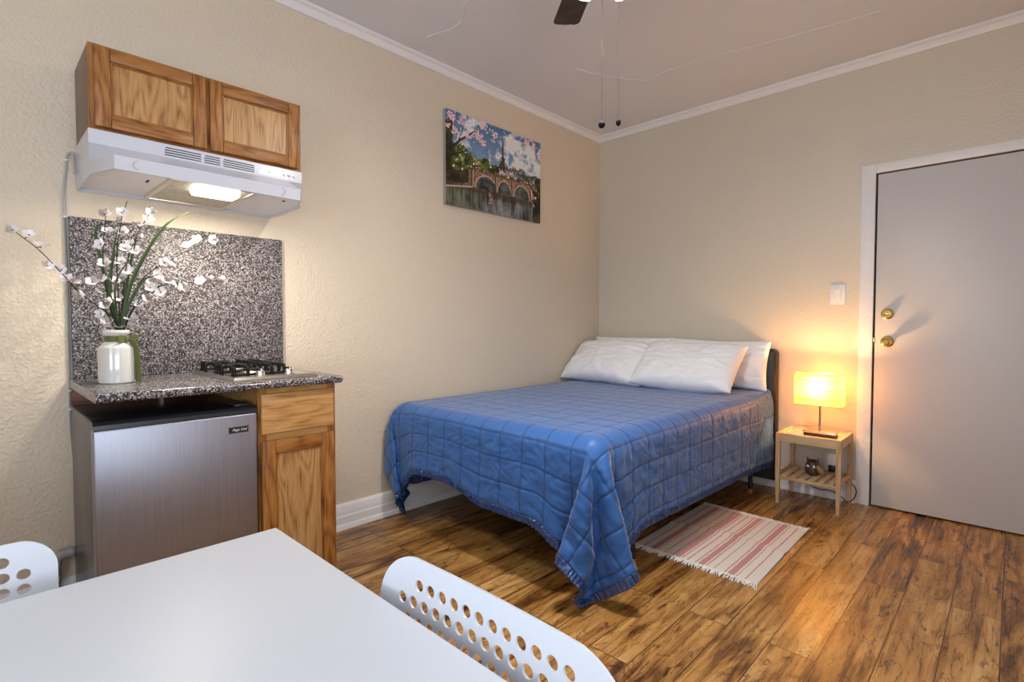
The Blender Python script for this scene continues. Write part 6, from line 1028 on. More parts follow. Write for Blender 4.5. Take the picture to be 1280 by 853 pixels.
-1,0,0,0,0,1,-1,0,0,0,0,0,0,0,0,0,1,-1,0,0,0,0,0,1,-1,0,0,0,0,0,0,0,0,0,0,0,0,0,0,1,-1,0,0,0,0,0,0,0,0,0,0,0,0,1,-1,0,0,0,0,0,0,0,0,0,1,-1,0,0,8,16,26,15,4,-10,16,-12,8,-2,-6,8,-8,9,-9,13,-8,-6,11,-375,308,1,-1,-1,-1,2,-1,0,0,0,1,-1,0,0,0,0,0,0,0,0,1,-1,0,0,0,0,0,0,0,1,-1,0,0,0,0,0,0,0,0,0,0,0,0,0,1,-1,0,0,0,0,0,0,0,0,0,0,0,0,1,-1,0,0,0,0,0,0,0,0,0,1,-1,0,0,8,16,26,18,-4,6,-10,14,-2,-14,15,-13,14,-13,15,-16,11,5,-8,-375,310,-3,0,1,-1,0,0,0,0,0,0,1,-1,0,0,0,0,0,0,1,-1,0,0,0,0,0,0,0,0,1,-1,0,0,0,0,0,0,0,0,0,0,0,1,-1,-1,2,-1,0,0,0,0,0,0,0,0,0,0,1,-1,0,0,0,0,0,0,0,0,0,1,-1,0,0,0,8,16,26,11,11,-3,-4,-2,13,-11,-2,11,-13,13,-13,14,-4,-7,16,-375,308,1,-1,-1,0,0,0,0,0,0,1,-1,0,0,0,0,0,0,0,0,1,-1,0,0,0,0,0,0,1,-1,0,0,0,0,0,0,0,0,0,0,0,1,-2,2,-1,0,0,0,0,0,0,0,0,0,0,0,0,0,1,-1,0,0,0,0,0,0,0,0,1,-1,0,0,0,8,17,22,23,-8,8,-5,5,1,-11,12,-10,11,-11,12,-15,10,12,-8,-375,310,-3,0,1,-1,0,0,0,0,0,1,-1,0,0,0,0,0,0,0,0,1,-1,0,0,0,0,0,1,-1,0,0,0,0,0,0,0,0,0,0,0,0,0,0,1,-1,0,0,0,0,0,0,0,0,0,0,0,1,-1,0,0,0,0,0,0,0,0,0,1,-1,0,0,0,0,8,17,24,17,1,-6,13,-11,8,-4,7,-8,-4,4,7,-13,4,9,6,-375,309,-2,2,-3,1,1,-1,0,0,0,0,1,-1,0,0,0,0,0,0,1,-1,0,0,0,0,0,0,0,1,-1,0,0,0,0,0,0,0,0,0,0,0,0,1,-1,0,0,0,0,0,0,0,0,0,0,0,1,-2,2,-1,0,0,0,0,0,0,0,0,1,-1,0,0,0,1,6,18,24,16,5,-6,7,-4,0,2,-3,-2,10,-5,-11,14,-5,-7,15,-375,308,1,-2,0,1,-1,0,0,0,0,0,1,-1,0,0,0,0,0,0,0,1,-1,0,0,0,0,0,1,-1,0,0,0,0,0,0,0,0,0,0,0,0,0,0,1,-1,0,0,0,0,0,0,0,0,0,0,1,-1,0,0,0,0,0,0,0,0,0,1,-1,0,0,0,0,1,6,18,24,17,-6,16,-15,7,-1,5,-6,10,-16,9,4,-12,13,-15,19,-375,309,-1,-1,1,-1,0,0,0,0,0,0,0,1,-1,0,0,0,0,1,-2,2,-1,0,0,0,0,0,0,1,-1,0,0,0,0,0,0,0,0,1,-2,1,0,1,-1,0,0,0,0,0,0,0,0,0,0,0,1,-1,0,0,0,0,0,0,0,0,0,1,-1,0,0,0,0,1,6,18,25,14,1,4,-3,7,-6,1,1,-4,-3,14,-13,11,-16,19,-1,-375,308,1,-2,0,1,-1,0,0,0,1,-1,0,0,0,0,0,0,0,0,1,-2,2,-1,0,0,0,0,0,1,-2,2,-2,2,-1,0,0,0,0,0,0,0,1,-1,0,0,0,0,0,0,0,0,0,0,0,0,1,-1,0,0,0,0,0,0,0,0,1,-1,0,0,0,0,0,1,7,16,26,15,1,2,-5,5,1,1,4,-13,12,-10,11,-5,-10,11,5,-375,309,-1,0,-1,0,0,0,0,0,1,-1,0,0,0,0,0,0,0,0,0,0,1,-1,0,0,0,0,0,0,1,-1,0,0,0,0,0,0,0,0,0,1,-1,0,0,0,0,0,0,0,0,0,0,0,0,1,-1,0,0,0,0,0,0,0,0,1,-1,0,0,0,0,0,0,
1,6,18,20,24,-4,2,8,-8,0,-2,-1,10,-14,16,-15,8,0,12,-11,-375,309,-1,-1,0,1,-1,0,0,1,-1,0,0,0,0,0,0,0,0,0,0,0,0,1,-1,0,0,0,0,0,0,1,-1,0,0,0,0,0,0,0,1,-1,0,0,0,0,0,0,0,0,0,0,0,0,1,-1,0,0,0,0,0,0,0,0,0,1,-1,0,0,0,0,0,0,1,6,18,22,20,1,-1,2,-7,6,1,5,-14,16,-14,13,-7,1,-9,27,-375,308,-1,3,-3,0,-1,1,1,-1,0,0,1,-1,0,0,0,0,0,0,0,0,0,1,-1,0,0,0,0,0,1,-1,0,0,0,0,0,0,0,0,0,1,-1,0,0,0,0,0,0,0,0,0,0,1,-1,0,0,0,0,0,0,0,0,0,1,-1,0,0,0,0,0,0,0,0,8,16,26,14,3,-1,2,6,-8,0,3,-10,17,-12,10,-15,9,0,9,-375,308,1,-1,-1,0,0,0,0,0,0,0,1,-1,0,0,0,0,0,0,0,0,0,1,-1,0,0,0,0,1,-1,0,0,0,0,0,0,1,-2,1,1,-1,0,0,0,0,0,0,0,0,0,0,0,1,-1,0,0,0,0,0,0,0,0,0,1,-1,0,0,0,0,0,0,0,0,8,16,26,12,10,-4,-1,1,-5,4,0,11,-20,17,-13,11,-2,-2,0,-375,309,-1,-1,0,1,-1,0,0,0,0,1,-1,0,0,0,0,0,0,1,-2,1,1,-1,0,0,0,0,1,-1,0,0,0,0,0,0,0,0,1,-1,0,0,0,0,0,0,0,0,0,0,0,1,-1,0,0,0,0,0,0,0,0,0,0,1,-1,0,0,0,0,0,0,0,0,0,8,16,26,18,-4,3,0,0,5,-6,0,6,-14,10,0,4,1,-10,13,-375,308,0,1,-2,0,0,0,0,0,1,-1,0,0,0,0,0,0,0,1,-1,0,0,0,0,0,0,0,1,-1,0,0,0,0,0,0,0,1,-1,0,0,0,0,0,0,0,0,0,0,1,-1,0,0,0,0,0,0,0,0,0,0,0,1,-1,0,0,0,0,0,0,0,0,0,0,8,16,26,13,10,-14,15,-5,-7,7,5,-15,17,-9,0,-1,-6,16,-8,-375,308,1,-2,0,0,1,-1,0,0,0,0,1,-1,0,0,0,0,0,1,-1,0,0,0,0,0,0,0,1,-1,0,0,0,0,0,1,-1,0,0,0,0,0,0,0,0,0,0,1,-1,0,0,0,0,0,0,0,0,0,0,0,0,0,1,-1,0,0,0,0,0,0,0,0,0,0,8,16,26,19,-6,6,-5,4,7,-12,3,-5,14,-16,6,-1,4,4,8,-375,308,1,-2,0,0,0,1,-1,0,0,1,-1,0,0,0,0,0,1,-1,0,0,0,0,0,0,0,1,-1,0,0,0,0,0,0,1,-1,0,0,0,0,0,0,0,1,-1,0,0,0,0,0,0,0,0,0,0,0,0,0,0,0,0,0,1,-1,0,0,0,0,0,0,0,0,0,8,16,26,12,10,-11,13,-7,-3,-1,5,5,-12,12,-7,-4,13,-12,6,-375,308,0,0,-1,0,1,-1,0,0,0,1,-1,0,0,0,0,1,-1,0,0,0,0,0,0,0,1,-1,0,0,0,0,0,0,0,1,-1,0,0,0,0,0,1,-2,2,-1,0,0,0,0,0,0,0,0,0,0,0,0,0,0,0,1,-1,0,0,0,0,0,0,0,0,0,0,1,6,17,25,21,-9,9,1,-12,15,-10,5,-12,17,-11,3,11,-14,16,-3,-375,307,3,-3,1,-1,-1,2,-1,0,0,1,-1,0,0,0,0,1,-1,0,0,0,0,0,1,-1,0,0,0,0,0,0,0,0,1,-1,0,0,0,0,0,0,0,1,-1,0,0,0,0,0,0,0,0,0,0,0,0,0,0,0,0,0,1,-1,0,0,0,0,0,0,0,0,0,0,8,16,25,16,4,-6,4,4,-7,2,0,2,1,3,-10,9,4,-13,14,-375,309,-1,0,-1,0,0,0,0,0,1,-1,0,0,0,1,-1,0,0,0,0,0,0,1,-1,0,0,0,0,0,0,0,1,-1,0,0,0,0,0,1,-2,1,1,-1,0,0,0,0,
0,0,0,0,0,0,0,0,0,0,0,0,0,0,1,-1,0,0,0,0,0,0,0,0,0,0,8,16,25,17,4,-4,5,-13,17,-9,4,-2,-1,-7,16,-8,-7,5,12,-375,307,3,-3,1,-1,0,0,0,0,0,0,1,-1,0,1,-1,0,0,0,0,0,0,0,1,-1,0,0,0,0,1,-1,0,0,0,0,0,1,-1,-1,2,-1,0,0,0,0,0,0,0,0,0,0,0,1,-1,-1,2,-1,0,0,0,0,0,0,0,0,0,0,0,0,0,0,0,0,8,16,25,21,-4,-6,14,-15,12,-3,9,-15,11,-6,3,-11,13,-9,9,-375,308,1,-1,-1,0,0,0,0,0,0,0,0,0,1,-1,0,1,-1,0,0,0,0,1,-1,0,0,0,1,-2,2,-1,0,0,0,0,0,1,-1,0,0,0,0,0,0,0,0,1,-2,2,-2,2,-1,0,0,0,0,0,0,0,0,0,0,0,0,0,0,0,0,0,0,0,0,0,9,14,26,16,2,-4,7,3,-3,-3,-3,7,-10,4,4,6,-16,18,-5,-375,309,-1,0,-1,0,0,0,0,0,0,0,1,-1,0,0,1,-1,0,0,1,-2,2,-1,0,0,0,1,-1,0,0,0,0,0,0,0,1,-1,0,0,0,0,0,0,1,-1,0,0,0,0,0,0,0,0,0,0,0,0,0,0,0,0,0,0,0,0,0,0,0,0,0,0,0,0,9,15,24,22,-8,10,-2,-12,12,-6,12,-18,17,-11,-1,6,7,-15,8,-375,310,-3,1,-1,0,-1,2,-1,0,0,1,-1,0,0,0,1,-1,0,0,0,0,0,1,-1,0,0,0,1,-1,0,0,0,0,0,0,1,-1,0,0,0,1,-1,0,0,0,0,0,0,0,0,0,0,0,0,0,0,0,0,0,0,0,0,0,0,0,0,0,0,0,0,0,0,0,9,15,25,17,4,-11,11,3,-6,-3,-3,4,2,0,5,-12,19,-8,-1,-375,309,0,-2,0,0,0,0,0,0,1,-1,0,0,0,1,-1,0,0,0,0,0,0,1,-1,0,0,0,1,-1,0,0,0,0,1,-1,0,0,1,-1,0,0,0,0,0,0,0,0,0,0,0,0,0,0,0,0,0,0,0,0,0,0,0,0,0,0,0,0,0,0,0,0,0,0,8,17,23,21,-5,7,-2,-10,8,-5,16,-12,2,-2,-7,6,5,-1,0,-375,310,-3,0,0,1,-1,0,0,0,1,-1,0,0,0,0,1,-1,0,0,0,0,1,-1,0,0,1,-1,0,0,0,0,1,-1,0,0,0,1,-1,0,0,0,0,0,0,0,0,1,-1,0,0,-1,2,-2,2,-1,0,0,0,0,0,0,0,0,-1,1,0,0,0,0,0,0,0,-1,10,16,21,25,-4,-9,18,-11,3,-2,-5,5,2,1,6,-6,1,-1,-8,-375,309,-2,2,-2,0,0,0,0,0,0,1,-1,0,1,-2,1,1,-1,0,1,-2,2,-1,1,-1,0,0,0,0,1,-1,0,0,0,0,1,-1,0,0,0,0,1,-1,0,0,0,0,0,0,0,0,0,0,0,0,0,0,0,0,0,0,0,0,0,0,-1,1,0,0,0,0,-1,1,9,17,23,2,16,1,0,1,0,-1,1,7,-15,13,-10,6,1,8,-20,-375,309,-1,-1,0,0,0,1,-1,0,0,1,-1,0,0,0,1,-1,0,1,-1,0,0,1,-1,0,0,0,1,-1,0,0,0,0,0,1,-1,0,0,0,1,-1,0,0,0,0,0,0,0,0,0,0,0,0,0,0,0,0,0,0,0,0,0,0,0,0,0,-1,1,0,0,0,1,-4,12,17,15,27,-5,14,-8,0,1,-3,-1,-3,11,-8,4,1,0,-1,-2,-375,308,0,0,-1,0,0,0,1,-1,0,0,1,-1,0,0,1,-1,1,-1,0,0,1,-1,0,0,0,1,-1,0,0,0,0,1,-1,0,0,0,0,1,-1,0,0,0,0,0,0,0,0,0,1,-1,0,0,0,0,0,0,0,0,0,0,0,0,-1,1,0,0,0,-1,1,-1,2,-6,13,15,19,33,-3,-4,-2,5,-5,6,-5,3,-3,2,-2,2,-3,0,-1,-375,307,0,1,0,-1,0,0,2,-2,0,0,1,-1,0,1,-1,
1,-1,0,0,0,1,-1,0,0,1,-1,0,0,0,0,1,-1,0,0,0,0,1,-1,0,0,0,0,0,0,1,-1,0,0,0,0,0,0,0,0,0,0,0,0,0,0,0,0,0,0,0,0,-1,1,0,-1,2,-7,13,6,61,-5,-1,0,0,-4,0,0,-2,1,0,0,-1,1,-1,1,-1,-375,307,0,0,0,0,0,0,1,2,-3,1,-1,1,-1,0,0,1,-1,0,0,1,-1,0,0,1,-1,0,0,0,1,-1,0,0,0,0,1,-1,0,0,0,0,0,0,1,-1,0,0,0,0,0,1,-2,2,-1,0,0,0,0,0,0,0,0,0,0,0,0,0,0,0,0,0,2,-6,11,28,-23,32,16,9,-2,-3,0,-1,1,-1,0,0,0,0,0,0,1,-375,308,-1,1,0,-1,1,-1,0,0,0,1,-1,0,1,0,-1,0,0,1,-1,0,0,0,1,-1,0,0,0,1,-1,0,0,0,0,1,-1,0,0,0,1,-1,0,0,0,0,0,0,1,-1,0,0,0,0,0,0,0,0,0,0,0,0,0,0,1,-1,0,1,-1,0,1,0,2,-3,19,-4,34,-26,0,15,13,21,2,-2,-3,-3,-4,2,-5,-1,10,-8,4,-374,306,1,-1,2,-1,0,-1,0,0,1,-1,0,0,0,0,1,-1,0,0,0,1,-1,0,0,1,-1,0,0,0,0,0,1,-1,0,0,0,0,1,-1,0,0,0,0,0,1,-1,0,0,0,0,0,0,1,-1,0,0,0,0,0,0,0,0,1,-1,0,1,-1,1,-1,1,0,1,8,-3,44,-37,32,-6,-22,11,11,13,9,5,4,2,-3,-6,-1,-1,0,1,-373,305,1,-1,1,1,-1,-1,1,-1,0,0,0,0,1,-1,0,0,0,0,0,0,0,1,-1,0,0,0,0,1,-1,0,0,0,1,-1,0,0,0,0,0,0,1,-1,0,0,0,0,0,1,-1,0,0,0,0,0,0,0,1,-2,2,-1,0,1,-1,0,1,-1,1,1,-2,3,-2,19,-16,15,66,-46,-17,17,-21,6,11,10,7,5,2,4,5,0,-2,-2,1,-373,306,0,-1,0,1,2,-3,1,-1,0,1,-1,0,0,0,0,0,0,0,0,1,-1,0,0,0,0,0,0,0,1,-1,0,0,0,0,0,0,1,-1,0,0,0,0,0,0,0,1,-1,0,0,0,0,1,-1,0,0,0,0,1,-1,0,1,-1,0,1,-1,0,1,1,-2,4,-3,9,20,-20,49,25,-44,-21,17,-15,-1,11,13,7,7,2,10,-48,30,10,2,-372,304,1,0,0,-1,0,3,-3,1,0,-1,0,0,0,0,0,0,0,0,1,-1,0,0,0,0,0,0,0,0,0,1,-1,-1,2,-1,0,0,0,0,0,1,-1,0,0,0,0,0,1,-1,0,0,0,0,0,1,-1,0,0,1,-1,0,1,-1,1,-1,0,0,1,1,-2,4,-4,7,45,-48,33,49,-12,-36,-20,15,-8,-6,6,15,15,11,-5,-41,11,7,18,-371,303,1,-1,1,0,-1,0,3,-2,-1,0,0,1,-1,0,0,0,1,-1,-1,2,-1,0,0,0,0,0,0,0,0,0,0,0,1,-1,0,0,0,0,0,1,-1,0,0,0,0,0,0,1,-1,0,0,0,0,1,-1,0,0,1,-2,2,-1,1,-1,0,1,0,0,-1,1,2,-3,6,60,-54,6,46,29,-26,-33,-14,8,3,-12,3,10,32,-3,-19,-2,-15,-10,-370,302,1,-1,1,0,-1,1,-1,2,-2,1,-1,0,1,-1,0,0,1,-1,-1,2,-1,0,0,0,0,0,0,0,0,0,0,0,0,1,-1,0,0,0,0,0,0,0,1,-1,0,0,0,0,0,0,1,-1,0,0,1,-1,0,0,0,1,-1,0,1,-1,1,-1,2,-2,0,3,-3,5,69,-46,-22,37,38,15,-38,-26,-11,6,5,-11,-1,5,23,4,13,-45,-8,-369,302,-1,0,1,-1,1,-1,1,-1,2,-3,3,-1,-1,0,0,0,1,-1,-1,2,-1,0,0,0,0,0,-1,2,-1,0,0,0,0,0,0,0,1,-1,0,0,0,0,0,0,0,1,-1,0,0,0,0,1,-1,0,1,-1,0,0,0,1,-1,0,1,
-1,1,-1,1,0,-1,2,-2,4,75,-34,-40,18,41,33,-10,-37,-19,-9,7,4,-12,-1,2,36,1,-48,-2,-367,299,0,0,1,-1,0,1,-1,2,-2,1,-1,2,-2,0,0,0,0,0,0,1,-1,0,0,-1,2,-1,-1,1,1,-1,0,0,0,0,0,0,0,1,-1,0,0,0,0,0,0,0,1,-2,2,-1,0,1,-1,0,0,1,-1,0,0,1,-1,0,1,-1,1,-1,1,-1,1,0,-1,5,71,-12,-54,1,34,36,20,-20,-38,-14,-4,4,6,-14,-1,-1,40,-58,24,-366,298,0,1,-1,0,1,-1,0,1,1,-2,0,0,2,-2,0,0,0,0,0,0,0,0,0,0,0,1,-2,1,1,-1,0,0,0,0,0,0,0,0,1,-2,2,-2,2,-1,0,0,0,0,1,-1,0,0,1,-1,0,0,1,-1,0,0,1,-1,0,1,0,-1,0,1,-1,2,-2,4,71,1,-54,-17,24,34,26,13,-24,-41,-10,1,13,-17,-3,-1,-1,11,-15,-365,297,1,-1,0,1,-1,0,1,-1,0,2,-2,1,-1,0,0,1,-1,0,0,0,0,0,0,0,0,0,0,0,0,0,0,0,1,-1,0,0,0,0,0,0,0,0,0,1,-1,0,0,0,0,0,1,-1,0,1,-1,0,1,-1,0,0,1,-1,0,0,1,0,-1,1,-1,1,-1,5,61,23,-51,-33,13,27,30,23,0,-23,-38,-14,22,-18,-6,0,-8,11,-2,-364,297,-1,0,1,-1,0,1,-1,1,-1,0,1,-1,1,-1,0,1,-1,0,0,0,0,0,0,0,0,0,1,-2,1,0,0,0,0,1,-2,1,1,-1,0,0,0,0,0,0,0,1,-1,0,0,0,0,1,-1,0,1,-1,0,0,0,1,-1,1,-1,0,0,1,0,-1,1,-1,1,3,60,29,-39,-44,1,19,30,24,17,-8,-15,-35,-10,-22,20,-8,-10,20,-20,-362,294,0,1,-1,0,1,-1,0,0,2,-2,0,1,-1,0,0,1,-1,0,0,0,0,0,0,0,0,0,0,0,0,0,0,0,0,0,0,0,0,1,-1,0,0,0,0,0,0,0,0,0,1,-1,0,1,-1,0,0,0,1,-1,0,1,-1,0,0,1,-1,0,1,-1,2,-2,0,5,56,35,-30,-44,-17,17,22,24,29,-5,-5,-15,-24,-37,4,8,18,-36,25,-361,293,1,-1,1,-1,0,1,-1,0,0,1,-1,0,1,-1,0,1,-1,0,0,0,0,0,0,0,0,0,0,0,0,0,0,0,0,0,0,0,0,0,0,0,0,0,0,1,-1,0,0,0,0,0,0,1,-1,1,-1,0,0,1,-1,0,1,-1,0,1,-1,0,0,1,0,-1,1,4,54,36,-16,-47,-27,18,2,29,24,11,6,-14,-11,-27,-34,3,3,4,16,-360,293,-1,1,-1,0,1,-1,1,-1,0,0,0,1,-1,0,1,-1,0,0,0,0,0,0,0,0,0,0,0,0,0,0,0,0,0,0,0,0,0,0,0,0,0,0,0,0,0,0,0,1,-1,0,0,1,-1,0,0,1,-1,0,1,-1,0,1,-1,0,0,1,0,-1,1,-1,0,6,50,35,2,-53,-28,-3,26,-2,35,19,-11,12,-9,-18,-23,-24,-6,8,9,-358,290,1,-1,0,1,0,-1,0,0,1,-1,0,1,-1,0,0,0,0,0,0,0,0,0,0,0,0,0,0,0,0,0,0,-1,1,0,0,0,0,0,0,1,-1,0,0,0,0,0,0,0,1,-1,0,0,0,1,-1,0,1,-1,1,-1,0,0,1,-1,0,0,1,-1,1,0,-1,7,47,44,-5,-59,2,-26,0,29,19,10,8,3,6,-11,-18,-27,-11,-8,-10,-357,290,-1,0,1,-1,1,-1,0,1,-1,1,-1,0,0,1,-2,1,0,0,0,0,0,0,0,0,0,0,0,-1,1,0,0,0,0,0,0,0,0,0,0,0,0,1,-2,1,0,1,-1,0,0,0,0,1,-1,0,0,1,-1,0,1,-1,1,-1,0,1,-1,0,1,-1,1,-1,0,8,45,38,9,-42,-25,-29,8,18,34,-12,14,5,1,3,9,-43,-25,
-12,-2,-355,287,0,1,0,-1,0,1,0,-1,0,0,0,0,0,0,1,-1,0,0,0,0,-1,1,0,0,0,0,-1,1,0,0,0,0,0,0,0,0,-1,1,1,-1,0,0,0,0,0,0,0,0,0,1,-1,0,0,1,-1,0,0,1,-1,1,-1,0,1,-1,0,1,-1,1,-1,1,-1,8,44,48,-10,-17,-36,-27,-4,17,39,-9,17,-1,20,-37,6,8,-65,0,0,-354,286,1,0,-1,1,0,-1,0,1,-1,0,0,0,0,0,0,0,0,0,0,0,0,0,-1,1,0,-1,1,0,0,0,0,0,-1,1,0,0,0,0,0,0,0,0,0,0,0,0,0,0,1,-1,0,0,0,1,-1,0,1,-1,1,-1,0,0,1,-1,1,-1,1,-1,1,-1,0,10,40,45,-1,-14,-32,-33,-11,12,35,14,9,-1,5,-2,0,-75,0,0,1,448,-449,-1,1,0,-1,0,1,-1,-1,2,-1,1,-1,1,0,-1,1,0,0,0,0,0,0,1,-1,0,0,1,-1,1,-1,1,-1,1,-1,0,1,0,0,0,0,0,-1,1,0,0,0,0,0,-1,1,0,0,0,0,0,0,-1,1,1,-2,1,-1,0,1,-1,1,-1,-1,4,-5,0,1,-2,-1,1,1,-6,-9,-7,3,-1,-6,-11,-1,1,0,0,32,-5,13,27,515,-516,0,-1,1,0,-1,-1,2,-1,0,1,-1,0,1,0,-1,1,0,0,0,0,0,0,1,-1,0,1,-1,0,1,-1,1,-1,1,-1,1,0,-1,1,0,0,0,0,0,-1,1,0,0,-1,1,0,0,0,0,0,0,0,-1,1,1,-2,1,-1,0,1,0,-1,0,-1,4,-5,1,-1,-2,2,-2,1,-6,-11,-3,2,-3,-10,-6,0,1,0,0,18,12,-29,35,582,-583,-1,1,0,0,-1,-1,2,-1,0,1,-1,0,1,-1,1,0,0,0,0,0,0,0,1,-1,0,1,-1,0,1,-1,1,-1,1,-1,1,0,0,-1,1,0,0,0,0,0,-1,1,0,0,0,0,-1,2,-1,-1,1,0,0,-1,1,0,-1,1,0,0,-2,2,-1,-1,4,-4,-1,-1,1,-1,-1,1,-9,-10,0,1,-9,-8,-1,0,0,-1,1,8,21,-31,-2,649,-650,0,0,-1,1,-1,0,0,0,0,0,1,-1,1,-1,1,0,0,0,0,0,0,0,1,-1,0,1,-1,0,1,-1,1,-1,1,0,0,-1,1,0,-1,1,0,0,0,0,0,0,-1,1,0,0,0,0,0,-1,1,0,-1,2,-2,1,0,-1,1,0,-2,1,1,-1,1,-1,-2,-1,0,-1,2,-2,-11,-7,-1,0,-12,-4,0,0,0,-1,1,12,-4,-23,10,717,-719,1,0,-1,1,-1,0,0,0,0,1,-1,1,-1,1,-1,1,0,0,0,0,0,0,1,-1,0,1,-1,0,1,-1,1,0,-1,1,0,-1,1,0,0,-1,1,0,0,0,0,0,-1,1,0,0,0,0,0,0,0,0,-1,1,-1,1,0,-1,0,1,0,-1,0,0,1,0,-4,0,0,-1,2,-3,-13,-5,0,-5,-10,-1,0,0,0,-1,1,5,-14,4,2,784,-785,0,0,-1,0,0,0,0,0,0,1,-1,1,0,-2,2,0,0,0,0,0,0,1,-1,0,0,1,-1,1,-1,1,-1,1,0,-1,1,0,-1,1,0,0,-1,1,0,0,0,0,0,-1,1,0,0,0,0,0,0,0,0,-1,0,1,0,-1,1,-1,0,1,-1,0,1,0,-3,-2,1,-1,2,-5,-14,-2,-1,-10,-5,0,0,0,0,-1,-1,1,-3,-1,-2,851,-852,0,-1,1,-1,0,0,0,0,0,1,-1,0,1,-1,1,0,0,0,0,0,0,1,-1,0,1,-1,0,1,-1,0,1,0,0,-1,1,0,-1,1,0,0,0,-1,1,0,0,0,0,0,0,-1,1,0,0,1,-2,1,0,-1,1,-1,1,-1,1,0,-1,0,0,1,-1,1,-3,-2,1,-1,2,-9,-10,-2,-6,-9,-1,0,0,0,0,-2,1,-4,-2,-3,-2,919,-920,-1,1,-1,0,0,0,0,0,0,1,-1,0,1,-1,2,-1,-1,1,0,0,0,1,-1,0,0,1,-1,1,-1,1,-1,1,0,0,-1,1,
0,-1,1,0,0,0,-1,1,0,0,0,0,0,0,-1,2,-1,0,0,-1,2,-2,0,1,-1,1,-1,1,-1,0,0,1,-2,4,-6,-1,1,-1,1,-10,-11,0,-11,-3,-1,1,-2,1,-1,-2,-2,-3,-2,-3,1,986,-987,0,-1,0,1,-1,0,-1,1,-1,2,0,0,-1,0,1,0,0,0,0,0,1,-1,0,0,1,-1,1,-1,0,1,0,-1,1,0,-1,1,0,0,-1,1,0,0,0,-1,1,0,0,0,0,0,0,0,0,0,0,0,0,-1,0,1,0,-1,1,-1,0,0,1,-1,-1,4,-6,0,-1,0,0,-13,-6,-6,-10,1,0,-1,0,-2,-1,-2,-3,-3,0,-2,-2,1053,-1054,0,-1,1,-1,0,-1,1,-1,1,1,-1,1,-1,1,0,0,0,0,0,1,-1,0,0,0,1,-1,1,-1,0,1,0,-1,1,0,0,0,-1,1,-1,1,0,0,0,0,0,0,0,0,-1,1,1,-2,1,0,0,0,0,-1,1,-1,1,0,-1,0,0,0,1,-1,0,2,-5,0,-1,1,-5,-11,-5,-12,-2,0,0,-2,0,-3,-4,2,-3,-3,-2,0,-2,1121,-1122,-1,1,-1,0,-1,1,0,-2,4,-2,1,-1,0,1,0,0,0,0,0,0,1,-1,0,0,0,1,0,-1,1,-1,1,0,-1,1,0,0,-1,1,0,0,-1,1,0,0,0,0,0,0,0,-1,2,-2,1,0,0,0,0,0,-1,1,-1,1,-1,1,-1,0,0,0,0,2,-5,0,-1,1,-5,-20,2,-11,-1,0,-2,0,-3,-2,-2,-1,-3,-1,-3,0,-2,1188,-1189,0,-1,0,0,0,-1,-1,2,1,0,0,-1,1,-1,1,0,0,0,0,0,0,1,-1,0,0,1,0,-1,1,-1,1,0,0,-1,1,0,0,-1,1,0,0,0,-1,1,0,0,0,0,0,0,0,0,0,-1,1,0,0,0,-1,1,-1,1,-1,1,-1,0,0,0,0,2,-4,-1,-2,2,-12,-11,-7,-4,-1,-2,0,-3,-2,-2,-2,-1,-3,-2,-1,-3,-2,1256,-1257,-1,0,0,0,0,-3,3,1,-1,0,1,0,0,-1,1,0,0,0,0,0,0,1,-1,0,1,-1,1,-1,1,0,-1,1,0,-1,1,0,0,0,-1,1,0,0,0,0,-1,2,-2,1,0,0,0,0,0,0,0,0,0,-1,1,-1,1,-1,1,-1,1,-1,0,0,-1,3,-4,-1,-2,0,-13,-12,-5,-3,-2,0,-3,-2,-1,-4,-1,-2,-3,-3,-2,-2,0,1323,-1324,-1,0,0,0,-2,1,2,-1,0,1,-2,3,-1,0,-1,1,0,0,0,0,0,1,-1,1,-1,1,-1,0,1,0,-1,1,0,0,0,-1,1,0,0,-1,1,0,0,0,0,0,0,-1,1,0,0,0,0,0,0,0,0,0,-1,1,-1,0,1,-1,1,-1,0,0,0,0,0,-4,-2,1,-22,-3,-7,-4,1,-2,-2,-3,-3,-2,-5,-4,-3,6,-5,-1,1,1391,-1392,-1,0,-1,-1,2,0,0,0,0,0,1,0,-1,2,-2,1,0,0,0,0,0,1,-1,1,-1,1,-1,1,-1,1,0,-1,1,0,0,-1,1,0,0,0,-1,1,0,0,0,0,0,0,-1,2,-2,1,0,0,0,0,0,0,-1,1,-1,1,0,-1,0,0,0,0,0,0,0,-4,-2,-5,-17,-6,-7,1,-3,0,-5,-2,-6,-5,-2,-1,1,5,-6,0,-1,1459,-1460,-2,1,-2,1,1,0,0,0,0,1,-1,1,-1,1,0,0,0,0,0,0,0,1,-1,1,-1,1,-1,1,0,-1,1,0,-1,1,0,0,0,-1,1,0,0,0,0,-1,2,-2,1,0,0,0,0,0,0,-1,1,0,0,0,-1,1,0,-1,1,-1,0,1,-1,0,-1,0,2,-9,5,-16,-9,-13,1,-1,-3,-4,-6,-6,-3,-1,1,1,0,0,-2,0,0,1528,-1531,1,-2,1,0,1,0,0,0,1,-1,0,1,0,0,-2,3,-1,0,1,-2,2,-1,1,-1,1,-1,1,-1,1,0,-1,1,0,0,-1,1,0,0,0,-1,1,0,0,0,0,0,0,-1,1,0,0,0,0,0,0,-1,1,0,0,0,-1,1,-1,1,-1,0,0,1,-2,-1,3,
